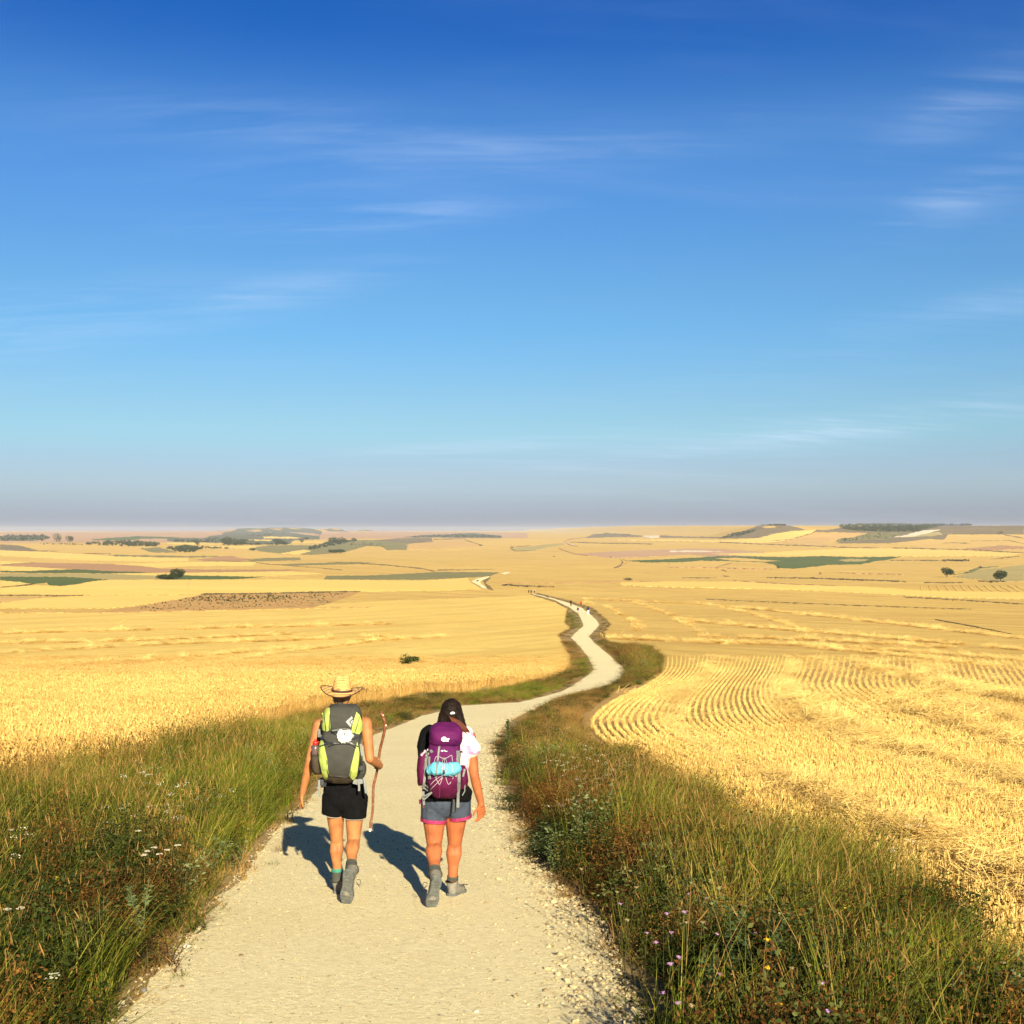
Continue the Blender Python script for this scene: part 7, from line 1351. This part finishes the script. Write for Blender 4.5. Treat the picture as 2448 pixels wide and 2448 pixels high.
for i, p in enumerate(((750, 1050), (770, 1030), (800, 1012), (830, 1045), (868, 1025), (925, 1000), (720, 925), (110, 1325), (35, 1332), (60, 920), (115, 968), (1130, 645), (1270, 530))): umbel('Lg', p, 0.5, 'flat cream umbel flower among the grass left of the path', UG, 0.023, i)
def leafy_plant(c, p, base_h, label, mat, seed, spread=0.10, leaf=0.036):
    q = at_height(c, p, base_h); foot = Vector((q.x, q.y, float(terr(q.x, q.y)))); f = Fig('leafy_plant', foot).tag(label, 'plant'); g = np.random.default_rng(seed); V = []; stems = bmesh.new()
    for k in range(4):
        a = g.uniform(0, 6.28); tip = foot + Vector((math.cos(a)*spread*g.uniform(0.1, 1.1), math.sin(a)*spread, base_h*g.uniform(0.75, 1.05) - 0.01*k)); m2 = tube_mesh('s', curve_pts([foot, foot.lerp(tip, 0.55) + Vector((0, 0, 0.05)), tip], 4), 0.004, 5); stems.from_mesh(m2); bpy.data.meshes.remove(m2)
        for j in range(26): t = 0.2 + 0.8*j/25; V.append(foot.lerp(tip, t) + Vector((0, 0, 0.05*math.sin(t*3.1))))
    me = bpy.data.meshes.new('stem'); stems.to_mesh(me); stems.free(); f.add('stem', me, mat)
    P = np.array(V); Vv, Q, T = leaves(np.repeat(P, 2, 0), leaf, seed); me = mesh_np('foliage', Vv, Q); f.add('foliage', me, mat)
leafy_plant('S', (1540, 1180), 0.62, 'tall grey green leafy plant standing up from the right verge, the highest of its kind', M_plant, 1); leafy_plant('S', (1370, 1185), 0.58, 'grey green leafy plant just left of the highest one in the right verge', M_plant, 2); leafy_plant('S', (1245, 1370), 0.5, 'grey green leafy plant low in the right verge behind lilac flowers', M_plant, 3); leafy_plant('S', (1790, 1330), 0.55, 'grey green leafy plant near the long grass at the lower right', M_plant, 4)
leafy_plant('S', (400, 395), 0.45, 'pale green thistly plant at the upper part of the right verge', M_plantp, 5, 0.14, 0.042); leafy_plant('Lg', (735, 1210), 0.45, 'pale bluish plant with a whitish stem at mid height of the left verge', M_plantp, 6, 0.14, 0.036); leafy_plant('Lg', (1100, 975), 0.35, 'pale spiky plant close to the path edge on the left', M_plantp, 7, 0.13, 0.036)
leafy_plant('S', (148, 108), 0.75, 'tall thin dark weed stalk at the tip of the right verge by the bend', M_plant, 8, 0.04, 0.05)
M_st = {k: plain_mat(k + '_stone', c, 0.9, 0.15, 0.25, 30, 0.4, 60) for k, c in (('brown', (0.17, 0.115, 0.065)), ('grey', (0.16, 0.15, 0.13)), ('ochre', (0.50, 0.28, 0.10)), ('pale', (0.66, 0.57, 0.38)))}
for i, (c, p, w, k, lab) in enumerate((('Lg', (870, 1675), 26, 'brown', 'dark brown stone at the left path edge, the rounder one below the two walkers'), ('Lg', (945, 1750), 24, 'brown', 'brown stone on the left of the path below the dark brown stone'), ('Lg', (1255, 1587), 30, 'brown', 'flat brownish stone lying alone in the left half of the path'), ('Lg', (1125, 1283), 26, 'ochre', 'orange ochre stone by the grass at the left path edge'), ('Lg', (750, 1772), 40, 'grey', 'dark grey stone half in the grass at the bottom left path edge'), ('Lg', (970, 1540), 30, 'pale', 'pale chunky stone at the left path edge above the brown ones'), ('Pb', (1470, 486), 16, 'grey', 'small dark stone on the right half of the path near the bottom'), ('Pb', (1210, 620), 16, 'grey', 'small dark stone at the very bottom of the path'), ('Pb', (1418, 484), 13, 'brown', 'tiny brown stone left of the small dark stone on the path'), ('Pb', (1350, 606), 22, 'pale', 'pale stone on gravel at the bottom right of the path'), ('S', (640, 1380), 22, 'pale', 'pale angular stone on the gravel strip by the right verge'))):
    s = CROPS[c][2]; u, v = px(c, [p])[0]; x, y = hit(u, v); r = w/s*y[0]/F/2; bm = pebble(500 + i, 2, 0.6); bmesh.ops.scale(bm, verts=bm.verts, vec=(r, r, r)); me = bpy.data.meshes.new('stone'); bm.to_mesh(me); bm.free(); o = link('stone', smooth(me), M_st[k]); o.location = (float(x[0]), float(y[0]), float(terr(x[0], y[0])) + 0.012 + r*0.2); o.rotation_euler = (0, 0, i*1.3); tag(o, lab, 'stone')
# ------------------------------------------------------------------ haze
def build_haze():
    bm = bmesh.new(); bmesh.ops.create_cube(bm, size=1)
    lo, hi = np.array([-13500, -80, -48]), np.array([13500, 13400, 30])
    for v in bm.verts: v.co = Vector((lo + hi)/2) + Vector([c*s for c, s in zip(v.co, hi - lo)])
    me = bpy.data.meshes.new('haze'); bm.to_mesh(me); bm.free()
    m = new_mat('haze'); nt = m.node_tree; out = nt.nodes.new('ShaderNodeOutputMaterial'); v = nt.nodes.new('ShaderNodeVolumePrincipled')
    v.inputs['Density'].default_value = HAZE; v.inputs['Color'].default_value = (0.62, 0.67, 0.80, 1); v.inputs['Anisotropy'].default_value = 0.0
    nt.links.new(v.outputs[0], out.inputs['Volume'])
    tag(link('haze', me, m), kind='stuff')
HAZE = 7.5e-5
build_haze()
